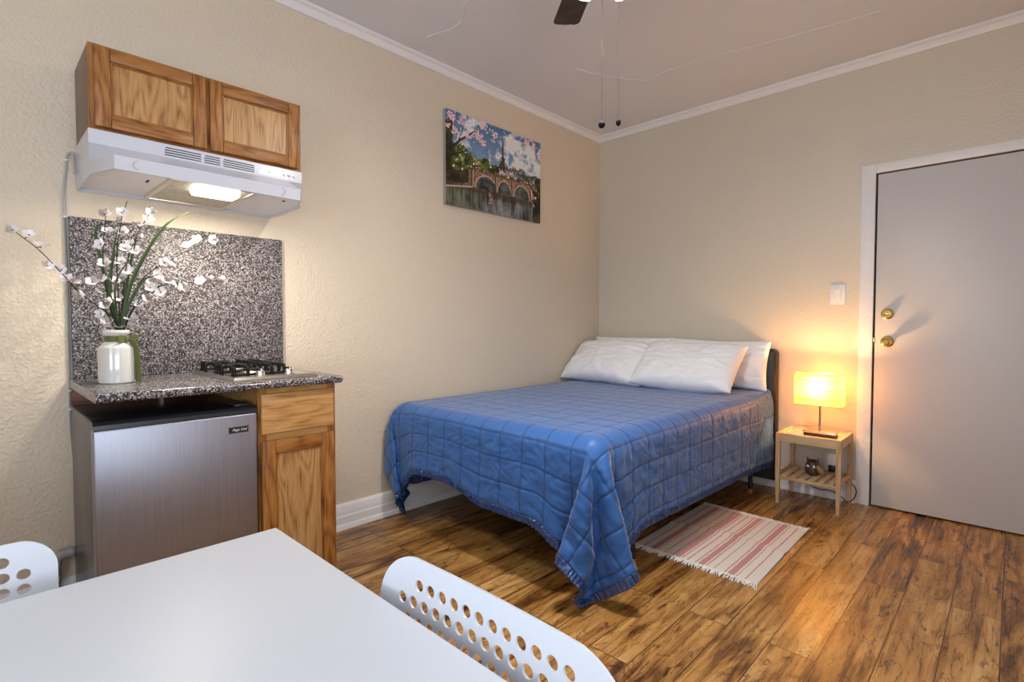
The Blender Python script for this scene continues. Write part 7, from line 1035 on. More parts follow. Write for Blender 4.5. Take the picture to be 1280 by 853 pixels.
-9,2,-15,-23,8,-3,-5,-8,-8,-4,6,-6,1,-1,0,0,-2,0,0,0,1594,-1598,2,-1,0,0,1,0,-1,2,-1,1,-2,3,-2,2,-2,1,-1,1,1,0,-1,1,-1,0,1,0,-1,1,0,0,-1,1,0,0,0,-1,1,0,0,0,-1,1,0,0,0,0,0,0,0,0,0,-1,1,0,0,0,0,-1,1,0,0,-1,1,-1,1,-1,0,0,0,-2,1,-6,-1,-41,17,0,-14,-15,-4,9,-8,0,-1,-1,1,-1,-2,2,-1,0,0,1653,-1654,-5,3,-2,6,-2,0,0,-1,0,0,0,0,0,0,0,-1,3,1,-1,-1,0,0,1,-1,1,-1,1,0,0,-1,1,0,0,0,-1,1,0,0,0,0,0,0,0,-1,1,0,0,0,0,0,0,0,-1,1,0,0,0,0,-1,1,0,0,-1,1,0,-1,1,-1,0,-1,2,-7,-34,12,-2,-28,-1,-7,1,-3,2,-1,1,0,0,0,2,-3,0,2,-2,1716,-1726,5,0,0,0,-1,-2,-4,18,-7,-1,-4,8,-4,3,-1,2,-3,1,-2,3,-1,0,0,-1,1,1,-1,0,-1,1,0,0,0,-1,1,0,0,-1,1,0,0,0,0,0,0,-1,2,-1,0,0,0,0,0,-1,1,0,0,-1,1,0,0,-1,0,1,-1,1,0,0,1,1,-3,-11,-25,11,-41,0,-2,1,0,1,-1,0,3,-3,0,3,-1,-2,0,2,0,1711,-1716,-3,-2,6,7,-3,-2,-1,-5,10,2,-3,-1,0,0,0,-1,3,-7,7,-2,-2,2,0,0,2,-5,3,0,0,0,1,-2,1,-1,1,1,-2,1,0,1,-2,1,1,-1,-1,1,1,-2,1,1,-2,1,0,0,0,0,0,0,-1,1,1,-2,1,0,0,0,-1,1,1,-1,1,-11,-21,-30,-1,-6,0,0,0,0,0,1,-1,0,0,1,0,2,-3,1,0,1716,-1731,7,1,8,-12,13,-5,4,7,-5,-13,11,8,-18,7,9,-15,16,-10,-3,10,-11,9,-6,6,-5,1,6,-10,10,-9,7,-7,6,-4,4,-2,-1,1,0,-1,3,-4,3,-2,2,-1,0,1,-2,3,-4,3,-2,1,0,0,0,1,-1,0,-1,2,-1,0,0,-1,1,0,1,0,-2,-8,-26,-23,-5,-6,2,-1,0,0,0,0,0,1,-1,0,0,1,-1,1,0,1715,-1727,1,0,7,7,-2,0,2,-13,10,5,-6,-2,5,-1,-5,12,-12,1,10,-15,16,-16,15,-14,12,-7,-1,7,-7,5,-4,3,-3,7,-10,6,-2,2,-1,3,-6,7,-9,10,-10,11,-11,6,-2,1,0,-1,2,0,-2,4,-7,7,-4,1,-1,1,1,-2,1,-1,1,0,0,0,0,-8,-25,-23,-10,-2,1,-1,0,0,0,0,0,0,0,0,1,-1,1,-1,0,1714,-1728,1,13,-4,-4,13,-9,3,6,-7,-1,11,-16,16,-16,16,-16,8,4,-8,8,-8,7,-6,7,-8,5,4,-11,12,-11,10,-11,12,-12,12,-12,12,-12,7,-2,2,-1,0,-1,3,-4,2,5,-9,9,-11,12,-12,9,-5,2,2,-2,-2,4,-4,5,-6,5,-5,5,-4,2,0,0,1,-10,-24,-22,-11,-2,0,0,0,0,0,1,-1,0,0,0,1,-1,0,0,0,1711,-1719,-6,2,10,4,-4,7,-3,-9,11,-3,-4,8,-12,11,-7,2,8,-14,14,-14,13,-12,13,-14,11,-4,-4,7,-6,6,-6,5,-4,6,-8,7,-6,5,0,-5,7,-7,3,1,-4,7,-1,-9,6,-1,2,-2,4,-4,-1,8,-11,7,-2,-1,2,-3,4,-4,3,-2,2,-2,0,1,1,-10,-25,-19,-13,-2,0,0,0,0,0,0,1,-1,0,0,0,0,1,-1,0,1714,-1729,2,7,8,-9,15,-16,8,2,-4,3,6,-15,15,-13,10,-6,-1,7,-8,8,-8,8,-8,7,-5,1,8,-14,15,-16,15,-14,14,-14,12,-10,11,-11,5,3,-6,8,-10,5,2,-4,2,4,-9,12,-13,9,-7,8,-5,-2,6,-4,3,-2,-4,8,-8,8,-7,4,-2,1,
0,-1,2,-10,-25,-18,-14,-3,1,0,0,1,-1,0,0,0,0,0,0,1,-1,0,0,1705,-1706,-17,14,-3,11,-8,8,-1,-10,10,0,-8,8,-7,7,-4,-1,9,-14,14,-14,15,-16,15,-14,15,-15,6,2,-2,4,-6,8,-10,6,-2,6,-9,3,6,-9,8,-8,8,-7,4,1,-6,3,4,-6,5,-4,4,-2,-1,6,-9,6,-3,0,0,0,2,-1,1,-2,0,2,-2,2,0,-11,-23,-19,-15,-1,0,0,1,-2,1,0,1,-1,0,0,0,0,0,1,-1,1706,-1706,-20,13,9,-8,13,-14,7,3,-6,4,5,-13,13,-12,9,0,-9,10,-8,5,-2,6,-9,6,-2,-2,8,-13,13,-12,12,-12,11,-10,11,-11,10,-9,4,1,-3,5,-7,7,-5,3,-2,3,-5,8,-10,12,-14,12,-9,5,-3,6,-7,6,-6,8,-10,7,-4,3,-2,0,2,-2,3,-11,-24,-21,-12,-1,-1,0,0,0,0,0,0,1,-1,0,0,0,0,1,-1,1715,-1732,10,-8,15,4,-9,8,-3,-3,12,-17,10,-3,1,3,-5,0,9,-15,16,-16,16,-16,13,-9,5,0,-4,7,-8,8,-8,10,-12,8,-4,3,3,-7,8,-12,13,-12,12,-11,11,-11,6,-3,2,0,1,-2,2,-2,1,0,-1,2,-2,2,-1,0,-1,1,0,2,-2,-1,5,-9,7,-11,-24,-20,-13,-2,0,0,0,1,-2,2,-1,0,0,0,0,0,1,-1,1,1714,-1729,1,7,10,-9,13,-14,7,4,-8,8,-7,7,-7,2,2,3,-10,10,-8,7,-6,7,-6,5,-3,-5,12,-14,14,-14,13,-12,11,-9,6,-5,5,-1,-4,7,-8,7,-6,5,-4,4,-3,1,4,-9,9,-7,6,-6,6,-6,9,-13,11,-7,10,-14,10,-7,7,-5,4,-3,-1,3,0,-10,-24,-19,-14,-3,2,-2,2,-1,0,0,0,0,0,0,1,-1,1,-1,0,1713,-1732,15,-4,1,11,-8,8,0,-12,15,-14,15,-16,14,-5,-1,-7,14,-14,16,-18,15,-11,8,-6,3,2,-5,4,-2,3,-4,2,1,0,4,-11,11,-11,12,-11,12,-15,13,-10,11,-12,12,-11,4,2,-2,4,-6,5,-3,3,-4,4,-4,3,-2,2,-3,4,-3,1,2,-3,8,-15,9,-10,-24,-19,-14,-2,0,0,0,0,0,0,1,-1,0,0,0,0,0,2,-2,1714,-1729,1,6,14,-14,14,-12,6,3,-6,6,-6,6,-6,5,-4,8,-11,7,-4,5,-5,1,8,-14,12,-11,12,-12,13,-14,12,-10,12,-13,6,2,-4,2,-1,2,-2,3,-3,3,-4,2,-1,2,4,-11,13,-14,11,-8,9,-10,10,-10,10,-10,10,-10,9,-7,8,-10,7,-3,-1,3,1,-13,-20,-22,-13,-2,0,0,0,0,1,-1,0,0,0,1,-1,0,0,1,-1,1712,-1731,13,2,-4,12,-8,7,0,-9,14,-16,15,-14,13,-12,13,-14,13,-12,10,-7,10,-13,5,4,-6,4,-3,4,-4,2,0,5,-10,6,5,-13,15,-16,14,-12,10,-7,8,-10,9,-8,8,-8,5,-2,1,4,-9,5,0,0,0,3,-6,4,-2,3,-4,4,-3,1,2,-4,8,-13,10,-13,-22,-21,-13,-2,0,0,1,-1,0,0,0,0,1,-1,0,0,1,0,0,1713,-1727,-1,8,12,-12,13,-11,4,6,-10,9,-8,7,-6,7,-8,9,-8,2,5,-7,5,-5,10,-14,12,-10,12,-15,14,-12,13,-14,13,-11,5,0,-1,7,-11,7,-5,7,-7,9,-12,6,-1,2,6,-15,13,-10,11,-12,12,-12,10,-8,9,-9,7,-7,10,-11,8,-5,5,-7,6,-3,2,-11,-23,-19,-14,-2,0,0,0,1,-1,0,0,0,1,-1,0,0,1,-1,1,1713,-1731,10,2,0,9,-6,3,7,-13,12,-13,13,-12,14,-16,16,-16,10,0,-4,3,-3,
4,-5,8,-9,6,-5,6,-6,7,-8,5,0,-2,6,-11,12,-11,10,-10,9,-9,10,-9,8,-9,11,-11,6,1,-5,2,1,0,1,0,-3,3,-1,1,-3,3,-2,5,-7,3,2,-5,6,-6,6,-13,-23,-18,-15,-2,0,0,0,0,0,0,0,1,-1,0,0,1,-1,0,1,1709,-1714,-14,11,13,-12,13,-11,5,2,-5,7,-8,8,-8,9,-9,7,-2,-6,10,-10,13,-16,14,-12,12,-12,13,-14,14,-14,14,-14,10,-4,-1,3,-2,4,-5,2,-1,4,-5,4,-4,1,1,2,1,-7,7,-7,11,-13,10,-8,7,-7,10,-11,9,-9,10,-9,8,-8,7,-7,7,-5,4,-12,-23,-18,-15,-2,0,0,0,0,0,0,0,1,-1,0,0,1,-1,0,1,1714,-1731,5,12,-10,12,-2,-1,6,-11,13,-14,15,-16,15,-12,7,-5,2,1,0,2,-4,6,-8,8,-8,8,-8,8,-8,5,-2,4,-3,-3,10,-14,12,-10,12,-14,15,-16,15,-13,13,-15,14,-11,7,-2,-3,6,-6,4,-1,2,-5,5,-4,6,-7,3,-1,2,1,-4,3,0,-2,0,3,-12,-22,-20,-14,-2,0,0,0,0,0,0,0,1,-1,0,1,-1,0,1,-1,1714,-1728,7,-7,17,-10,9,-1,-4,7,-8,10,-12,10,-6,2,2,-3,-2,10,-14,15,-15,10,-5,3,-1,-2,7,-10,12,-13,13,-16,9,2,-4,4,-4,4,-3,4,-7,8,-7,4,-3,6,-8,6,1,-7,9,-11,12,-12,11,-10,10,-10,9,-8,9,-10,9,-7,7,-7,6,-6,4,-3,4,-12,-22,-20,-14,-2,0,0,0,0,0,1,-1,0,0,0,1,-1,1,-1,0,1712,-1730,10,-2,10,3,-4,-2,11,-16,16,-16,15,-13,9,-1,-8,6,4,-8,8,-8,8,-8,8,-7,7,-8,5,-2,1,1,-2,1,3,-7,11,-13,11,-10,9,-8,10,-13,14,-14,13,-12,12,-12,8,-2,-1,3,-5,6,-6,4,-2,4,-5,2,-1,3,-4,4,-3,1,0,3,-6,3,1,-10,-23,-20,-14,-2,0,0,0,1,-1,0,0,0,1,-1,0,1,-1,1,0,1713,-1727,-1,9,9,-9,6,4,-8,8,-8,9,-10,9,-4,-3,4,3,-10,12,-12,13,-14,15,-16,15,-14,13,-12,12,-11,7,-3,-1,3,2,-7,8,-8,9,-9,11,-15,12,-8,7,-6,4,-1,4,-5,-2,10,-14,11,-9,10,-10,9,-8,9,-9,7,-7,10,-11,10,-11,10,-8,7,-5,3,-10,-23,-20,-14,-2,0,1,-1,0,0,0,0,0,1,-1,1,-1,0,0,1,1709,-1726,13,-2,-1,8,4,-11,13,-14,14,-14,13,-10,5,3,-9,3,4,-4,6,-8,8,-8,8,-8,6,-3,3,-5,8,-9,5,-3,7,-9,10,-12,12,-11,9,-8,9,-11,11,-11,12,-11,9,-8,4,1,-2,2,-2,0,1,4,-7,5,-5,4,-1,0,0,1,-2,2,-3,5,-5,2,2,-12,-22,-20,-14,-2,0,1,-1,0,0,0,0,0,1,-1,0,1,-1,1,-1,1714,-1727,-3,9,10,-5,-2,8,-8,8,-8,6,-4,7,-5,-4,3,4,-6,10,-14,15,-16,15,-14,13,-12,12,-12,13,-14,14,-14,8,-1,0,0,0,-1,3,4,-14,8,0,0,0,0,0,2,-2,4,-10,12,-11,10,-11,10,-8,9,-9,7,-7,9,-9,9,-11,11,-10,10,-10,10,-9,6,-12,-22,-20,-14,-2,0,0,0,1,-1,0,0,0,1,-1,0,1,-1,1,-1,1714,-1733,12,3,-4,7,9,-15,13,-13,13,-12,13,-13,9,-3,0,-4,8,-8,5,-2,5,-8,8,-8,6,-4,5,-6,5,-4,4,-1,-3,4,-1,-3,7,-11,10,-9,11,-12,14,-16,14,-11,10,-10,5,-1,2,0,-3,5,-6,5,-3,1,-1,2,-1,2,-4,1,2,-2,2,
0,-2,2,-1,-9,-23,-20,-14,-2,0,0,0,1,-1,0,0,1,-1,1,-1,0,1,-1,1,1712,-1725,-2,10,6,-3,-1,4,-2,4,-6,6,-6,6,-2,-4,2,8,-14,14,-14,14,-14,14,-14,13,-12,12,-12,11,-10,11,-12,6,3,-6,5,1,-8,9,-8,6,-4,6,-8,5,-2,3,-2,-2,8,-12,13,-14,12,-10,11,-12,11,-10,11,-12,11,-9,7,-7,10,-12,10,-7,6,-5,2,-9,-23,-20,-13,-4,1,1,-1,0,0,0,0,1,-1,0,1,-1,0,1,0,1713,-1734,13,5,-2,4,8,-14,14,-14,13,-12,11,-9,6,1,-7,2,3,-2,4,-6,9,-12,7,-2,1,0,3,-6,8,-10,6,4,-11,14,-9,-4,7,-5,9,-13,13,-12,12,-12,11,-8,3,2,-5,4,-2,0,1,0,0,3,-6,7,-8,8,-8,5,-1,1,-2,1,1,-2,2,-2,2,-10,-23,-20,-14,-2,0,1,-1,0,0,0,0,1,-1,0,1,-1,0,0,1,1713,-1730,13,-11,20,-10,3,6,-8,8,-8,5,-2,5,-3,-6,6,6,-15,15,-14,14,-14,16,-18,16,-14,15,-16,14,-12,11,-8,2,3,-5,3,1,-1,1,-3,4,-4,2,0,3,-5,1,6,-10,11,-11,10,-11,12,-12,12,-12,12,-12,10,-6,3,1,-7,10,-10,9,-7,7,-8,9,-8,-7,-22,-20,-14,-2,0,1,-1,0,0,0,0,1,-1,0,1,-1,0,0,1,1710,-1720,-7,16,-5,5,8,-14,13,-12,13,-14,13,-10,5,3,-10,5,5,-8,7,-6,5,-4,6,-8,7,-6,6,-6,4,-1,0,5,-11,12,-12,13,-11,4,1,-4,8,-11,13,-14,10,-1,-5,5,-6,5,-2,2,-2,4,-5,2,-1,2,-2,2,2,-7,5,-2,3,-4,3,-1,0,-1,4,-13,-21,-22,-13,-2,0,1,-1,0,0,0,0,0,1,-1,0,1,-1,1,0,1710,-1726,4,8,6,-4,-1,5,-4,6,-8,7,-6,9,-5,-7,5,7,-11,12,-15,15,-14,11,-8,11,-14,15,-16,16,-16,15,-11,1,6,-6,8,-10,8,-4,9,-17,9,0,-1,4,-3,-2,6,-8,8,-9,12,-14,13,-12,12,-12,10,-6,3,3,-10,10,-9,9,-8,10,-12,11,-10,10,-7,-8,-21,-22,-13,-2,1,-1,0,0,0,0,0,1,-1,0,1,-1,1,-1,1,1710,-1722,-4,14,-2,3,8,-14,14,-14,14,-14,15,-16,12,-8,4,0,0,0,4,-8,8,-8,7,-6,6,-5,5,-7,6,-1,-4,11,-16,13,-10,10,-9,8,-8,5,0,-4,9,-12,8,-1,-3,3,-3,5,-6,3,0,1,-2,3,-3,1,1,-2,3,-5,4,-1,1,-3,2,1,0,-2,3,-12,-22,-20,-14,-2,0,1,-1,0,0,0,0,1,-1,1,-1,0,1,-1,0,1711,-1727,3,6,11,-5,-2,7,-8,6,-4,6,-8,5,-2,5,1,-14,13,-8,8,-7,7,-8,7,-4,1,2,-5,7,-9,5,2,-5,3,0,5,-10,7,-3,3,-3,-1,5,-6,6,0,-9,12,-12,11,-10,11,-12,11,-10,10,-10,9,-7,7,-8,6,-3,1,3,-6,6,-7,6,-5,6,-4,-8,-23,-20,-13,-4,2,-1,0,0,0,0,0,0,1,-1,1,-1,0,2,-2,1714,-1730,4,8,-3,7,7,-14,14,-14,15,-16,16,-16,15,-14,10,-5,2,2,-5,6,-6,9,-12,8,-4,7,-9,6,-5,5,-2,5,-11,11,-11,14,-14,11,-9,2,9,-15,14,-12,6,1,-2,3,-4,2,0,2,-4,4,-3,4,-7,6,-3,3,-5,5,-3,5,-8,5,-2,1,1,-3,5,-13,-22,-20,-13,-4,2,-1,0,0,0,0,1,-1,1,-1,1,-1,0,0,3,1710,-1722,9,-15,24,-8,-4,11,-10,8,-6,7,-8,8,-8,9,-1,-7,0,1,8,-13,12,-10,
13,-16,15,-14,13,-12,8,-2,-2,5,-6,4,0,-2,1,-1,1,4,-7,5,-5,6,-1,-7,10,-10,10,-10,11,-11,9,-8,8,-8,9,-10,7,-3,2,-1,-3,11,-16,14,-10,5,-4,9,-9,-6,-23,-21,-13,-1,-1,0,0,0,0,0,0,1,0,-1,0,1,-1,0,0,1716,-1730,-1,4,10,1,6,-12,12,-12,12,-12,13,-14,16,-18,14,-10,10,-8,4,-1,-3,7,-8,8,-8,8,-8,8,-4,-3,8,-11,14,-15,13,-13,13,-12,13,-13,11,-10,10,-11,6,4,-7,5,-4,2,-1,1,1,-1,0,0,1,-3,3,-2,4,-4,5,-9,7,-3,1,1,-3,2,1,-10,-23,-20,-14,-2,1,-1,0,0,0,0,0,1,-1,1,-1,1,-1,0,0,1714,-1730,4,11,-2,-1,1,5,-4,7,-10,10,-10,9,-8,8,-8,6,-4,10,-14,4,10,-16,15,-14,14,-14,14,-14,7,3,-6,6,-6,4,-2,3,-4,6,-8,6,-3,4,-7,7,-3,-2,7,-9,7,-7,6,-4,4,3,-12,12,-11,11,-10,13,-15,11,-8,7,-6,6,-2,-2,-1,3,-2,-8,-23,-20,-14,-2,1,-1,0,0,0,0,0,1,0,-1,0,0,0,1,-1,1715,-1729,1,1,11,1,7,-14,15,-16,15,-14,15,-16,14,-12,12,-12,14,-15,10,-3,-4,7,-6,7,-8,9,-10,8,0,-9,13,-14,13,-12,10,-8,11,-14,13,-12,13,-14,11,-8,6,0,-5,5,-5,8,-10,11,-11,5,2,-4,1,1,3,-5,4,-4,2,0,-1,5,-7,8,-10,6,0,-10,-24,-19,-14,-2,0,1,-1,0,0,0,0,1,0,-1,0,0,0,1,-1,1709,-1719,-3,5,11,-9,6,3,-6,7,-8,7,-6,7,-8,5,-2,5,-8,8,-7,2,8,-14,14,-14,15,-16,16,-15,6,3,-4,5,-6,6,-6,5,-4,7,-9,5,-3,4,-4,5,-2,-4,6,-7,9,-10,9,-8,13,-13,0,7,-7,8,-8,11,-14,12,-9,8,-8,7,-5,3,-3,3,2,-15,-20,-20,-14,-2,0,1,-1,0,0,0,0,1,-1,1,-1,0,0,0,1,1710,-1719,-6,13,-7,10,5,-13,14,-14,13,-12,11,-10,13,-16,15,-14,14,-13,10,-4,-5,8,-6,6,-6,7,-7,4,4,-12,15,-16,13,-10,12,-14,12,-10,12,-14,12,-10,11,-12,11,-7,0,5,-6,6,-7,8,-7,3,1,-3,4,-4,5,-6,4,-2,3,-3,0,5,-7,6,-6,4,0,-11,-22,-20,-14,-2,0,1,-1,0,0,0,0,1,-1,0,1,-1,0,1,-1,1715,-1729,8,-9,18,-10,6,5,-8,8,-8,7,-6,6,-6,7,-8,7,-6,6,-5,1,7,-12,12,-12,13,-14,13,-10,3,0,1,3,-6,5,-4,6,-7,6,-7,6,-4,7,-10,9,-5,-1,6,-7,7,-10,11,-10,11,-11,7,-2,-1,6,-12,11,-8,9,-10,10,-10,9,-6,2,0,-1,3,-12,-22,-20,-14,-2,0,1,-1,0,0,0,0,1,-1,0,0,1,-1,1,0,1710,-1714,-16,16,-2,10,-1,-11,15,-14,15,-16,16,-16,16,-16,16,-16,13,-10,12,-13,5,5,-8,8,-8,8,-7,3,5,-11,13,-14,15,-16,15,-13,10,-9,10,-10,11,-12,13,-14,12,-9,6,-3,0,3,-5,4,-2,3,-4,5,-6,5,-4,2,1,-1,-1,2,-1,1,-2,2,-3,4,-2,-9,-23,-20,-13,-4,1,1,-1,0,0,0,0,0,0,1,-1,0,1,-1,1,1715,-1730,0,8,11,-11,7,4,-8,8,-8,9,-10,9,-8,7,-6,6,-6,6,-6,3,7,-14,14,-14,15,-16,13,-9,3,3,-4,5,-6,6,-6,6,-5,7,-11,9,-6,6,-6,5,-3,3,-2,-3,10,-14,13,-12,10,-8,10,-12,11,-10,9,-8,11,
-13,9,-6,6,-6,5,-5,4,-2,4,-13,-22,-20,-14,-2,0,0,0,0,1,-1,0,0,0,1,-1,0,1,-1,1,1707,-1708,-20,18,-4,11,-5,-2,10,-14,14,-14,15,-16,16,-16,15,-14,15,-16,15,-10,-1,8,-8,7,-6,7,-8,4,5,-10,11,-12,13,-14,15,-16,13,-10,12,-14,14,-14,12,-10,10,-9,5,1,-6,5,-2,2,-2,3,-3,2,-3,2,0,4,-8,5,-1,1,-1,0,1,-3,3,-3,5,-13,-22,-20,-14,-2,0,0,0,0,0,0,1,-1,0,0,0,1,-1,1,-1,1709,-1716,-11,11,12,-12,10,-3,-3,9,-12,9,-6,8,-10,11,-12,10,-8,8,-8,4,8,-16,15,-14,14,-14,13,-9,0,6,-6,7,-8,6,-4,6,-8,8,-8,7,-6,4,-2,3,-4,4,-2,-2,6,-8,10,-12,13,-14,11,-7,10,-14,12,-11,9,-6,7,-7,6,-7,7,-5,2,0,1,-10,-23,-21,-12,-4,1,0,1,-1,0,0,0,0,0,1,-1,0,1,0,-1,1713,-1730,10,-5,10,5,-5,8,-8,-2,10,-12,10,-8,11,-15,16,-16,15,-14,13,-7,-3,7,-7,7,-6,7,-8,4,7,-14,11,-8,11,-13,12,-13,12,-10,13,-16,13,-10,12,-14,14,-14,12,-4,-7,8,-4,3,-2,2,-1,0,-1,3,-4,2,0,1,-2,1,2,-3,3,-4,3,-2,3,-12,-23,-19,-14,-2,0,0,0,0,0,1,-1,0,0,0,0,1,-1,1,-1,1712,-1732,12,3,9,-12,15,-14,16,-16,5,9,-3,-9,-1,11,-10,8,-6,8,-10,5,5,-9,11,-15,15,-14,14,-10,-1,8,-8,7,-5,4,-4,6,-9,8,-6,5,-4,6,-8,4,0,3,-5,2,3,-6,8,-11,13,-13,10,-8,9,-11,11,-10,9,-7,8,-10,8,-5,3,-3,3,-3,4,-11,-24,-20,-12,-4,1,1,-1,0,0,0,0,1,-1,0,0,0,1,-1,0,1712,-1728,2,9,3,7,-10,9,-5,-2,11,-16,13,-10,11,-12,14,-16,19,-22,18,-12,4,6,-11,10,-8,7,-6,3,8,-16,15,-14,14,-13,13,-15,15,-14,14,-14,13,-12,12,-12,12,-12,12,-12,14,-12,0,4,0,0,2,-4,2,0,1,-1,0,0,-1,1,1,-1,0,-1,2,-2,3,-11,-24,-20,-12,-4,1,0,0,1,-1,0,0,0,0,0,1,-1,0,0,0,1712,-1732,14,2,4,-7,13,-12,7,2,-7,8,-8,7,-6,3,0,5,-10,9,-8,4,7,-14,14,-14,14,-14,13,-8,-2,8,-8,7,-6,6,-6,6,-6,7,-8,4,0,7,-14,9,-4,6,-7,7,-8,4,5,-11,10,-7,7,-9,11,-11,9,-8,7,-6,6,-6,6,-7,6,-4,2,0,2,-12,-23,-20,-12,-3,0,0,0,0,0,0,1,-1,0,0,0,1,-1,0,0,1714,-1728,8,-11,16,6,-11,10,-7,3,7,-15,15,-14,16,-8,-2,-8,16,-14,15,-13,2,8,-10,9,-8,9,-10,6,5,-13,13,-12,13,-14,14,-14,14,-14,12,-10,12,-13,11,-11,12,-12,13,-14,10,-3,-2,2,0,2,-4,3,-2,2,-1,-1,1,0,1,-1,-2,3,-2,1,0,0,2,-12,-24,-20,-12,0,-2,0,1,-1,0,0,0,0,0,1,-1,0,0,1,-1,1714,-1732,10,6,-5,3,12,-15,14,-10,-2,11,-12,11,-7,-1,5,3,-11,12,-12,5,9,-15,14,-15,16,-15,14,-13,5,3,-4,2,0,2,-4,4,-3,2,-3,2,1,-1,-1,4,-7,4,2,-3,2,-2,4,-7,10,-12,8,-4,4,-4,5,-5,4,-4,3,-3,3,-2,1,0,0,-1,4,-13,-24,-21,-8,-5,0,0,0,0,0,0,1,-1,0,0,1,-1,0,0,0,1714,-1726,0,2,6,6,-2,6,-15,9,
6,-12,14,-13,11,-12,11,-11,12,-11,6,-2,0,2,-2,1,0,1,-2,1,2,-3,1,-1,2,-1,0,0,0,-1,2,-2,2,-2,1,0,2,-4,2,0,0,0,0,0,0,0,0,0,0,0,0,0,0,0,0,0,0,0,0,0,-1,3,0,-14,-23,-20,-8,-5,0,0,0,0,0,0,0,1,-1,0,0,0,1,-1,0,1713,-1720,-1,0,-1,0,6,1,15,-13,-1,0,0,-3,-1,7,-3,3,-1,-3,2,1,-1,0,-1,1,0,-1,0,1,0,0,0,0,0,0,0,0,0,0,0,0,0,-1,1,0,1,-2,1,0,0,0,0,0,0,0,0,-1,1,0,0,0,0,0,0,0,0,0,0,-1,1,0,1,-11,-22,-10,-25,-1,-1,1,1,-1,0,0,0,0,0,1,-1,1,-1,1,-1,1709,-1717,3,-1,1,0,-1,0,-2,-8,21,-15,10,7,-7,-1,-1,1,-1,2,-2,2,1,-2,1,-1,1,0,0,0,0,0,-1,1,0,0,0,0,0,-1,1,1,-2,0,1,0,0,0,0,-1,1,0,0,0,0,0,-1,2,-2,1,0,0,0,-1,2,-1,0,-2,2,-1,1,-1,0,-8,-23,-22,22,-25,-7,-3,1,-1,-1,1,-1,1,-1,1,-1,1,-1,1,-1,1642,-1645,-1,2,-8,9,-1,0,0,-1,0,-1,0,0,-5,9,2,-5,5,-2,-1,1,0,-1,1,-1,1,-1,1,0,-1,1,0,-1,1,0,0,-1,1,-1,1,0,-1,1,0,-1,1,0,0,0,-1,1,0,0,0,0,0,0,0,-1,1,0,0,0,-1,1,0,-1,1,-1,-1,0,7,-15,-27,-2,-7,8,-10,-6,-4,-6,-1,-2,0,-1,1,-1,1,0,-1,1,-1,1576,-1579,0,-1,2,-6,5,1,-1,1,0,0,0,0,0,1,-1,1,0,-1,-1,1,2,1,-2,-1,2,0,-1,1,0,-1,1,0,-1,1,-1,1,0,-1,1,0,0,-1,1,-1,1,0,0,0,-1,1,0,0,0,0,-1,1,0,0,0,-1,1,0,-1,1,0,0,-1,1,-3,5,-2,-2,-22,-25,10,-2,-3,-2,-5,-3,-3,-2,-1,-3,-2,-2,-1,1,-1,1,0,1509,-1511,-2,1,0,-1,-2,3,1,-1,1,0,0,0,0,1,-1,1,0,0,-1,1,0,-1,2,0,-1,0,0,1,-1,1,-1,1,0,-1,1,-1,1,0,-1,1,0,0,-1,1,0,-1,1,0,0,0,0,-1,1,0,0,0,0,-1,1,0,0,-1,1,0,0,-1,1,0,0,-1,0,2,-14,-21,-10,-1,-2,2,0,-4,-4,-2,-1,-1,0,-1,1,-10,0,-1,1,1441,-1443,-1,0,0,1,-4,3,-2,3,0,0,0,0,0,1,-1,0,1,1,-2,1,-1,2,-1,0,1,-1,0,1,-1,1,-1,1,-1,1,0,-1,1,-1,1,0,0,-1,1,0,-1,1,0,0,-1,1,0,0,0,0,0,-1,1,0,0,0,-1,1,0,0,-1,1,-1,2,-2,1,-1,3,-8,-22,-15,-1,0,-3,1,1,-3,-3,-3,-2,-1,-1,1,16,-18,-5,-2,1373,-1375,0,-1,-1,2,0,-4,4,0,-3,2,2,-1,1,0,-1,1,-1,0,2,-1,-1,1,0,0,0,1,-1,1,-1,0,1,-1,1,0,-1,1,-1,1,0,0,-1,1,0,-1,1,0,0,-1,1,0,0,0,0,0,-1,1,0,0,0,0,-1,1,0,-1,1,0,-1,1,0,0,-1,2,-3,-17,-20,-5,0,-1,-1,0,0,0,-4,-3,-4,0,-1,18,-7,-4,-10,1305,-1306,-2,1,-1,0,1,-1,-2,3,0,-1,1,-2,3,-1,1,0,-1,1,0,0,-1,1,0,0,1,-1,0,0,1,-1,1,-1,1,0,-1,1,-1,1,0,-1,1,0,-1,1,0,0,0,-1,1,0,0,0,0,-1,1,0,0,0,-1,1,0,0,-1,1,0,-1,1,0,-1,1,0,0,0,-12,-21,-10,0,-2,0,-1,0,0,0,-3,-2,-6,0,7,1,3,6,1237,-1238,-1,0,-1,0,0,1,-1,-1,2,-1,1,0,-1,1,1,-1,1,0,0,-1,1,0,0,1,-1,0,0,1,-1,0,0,1,0,
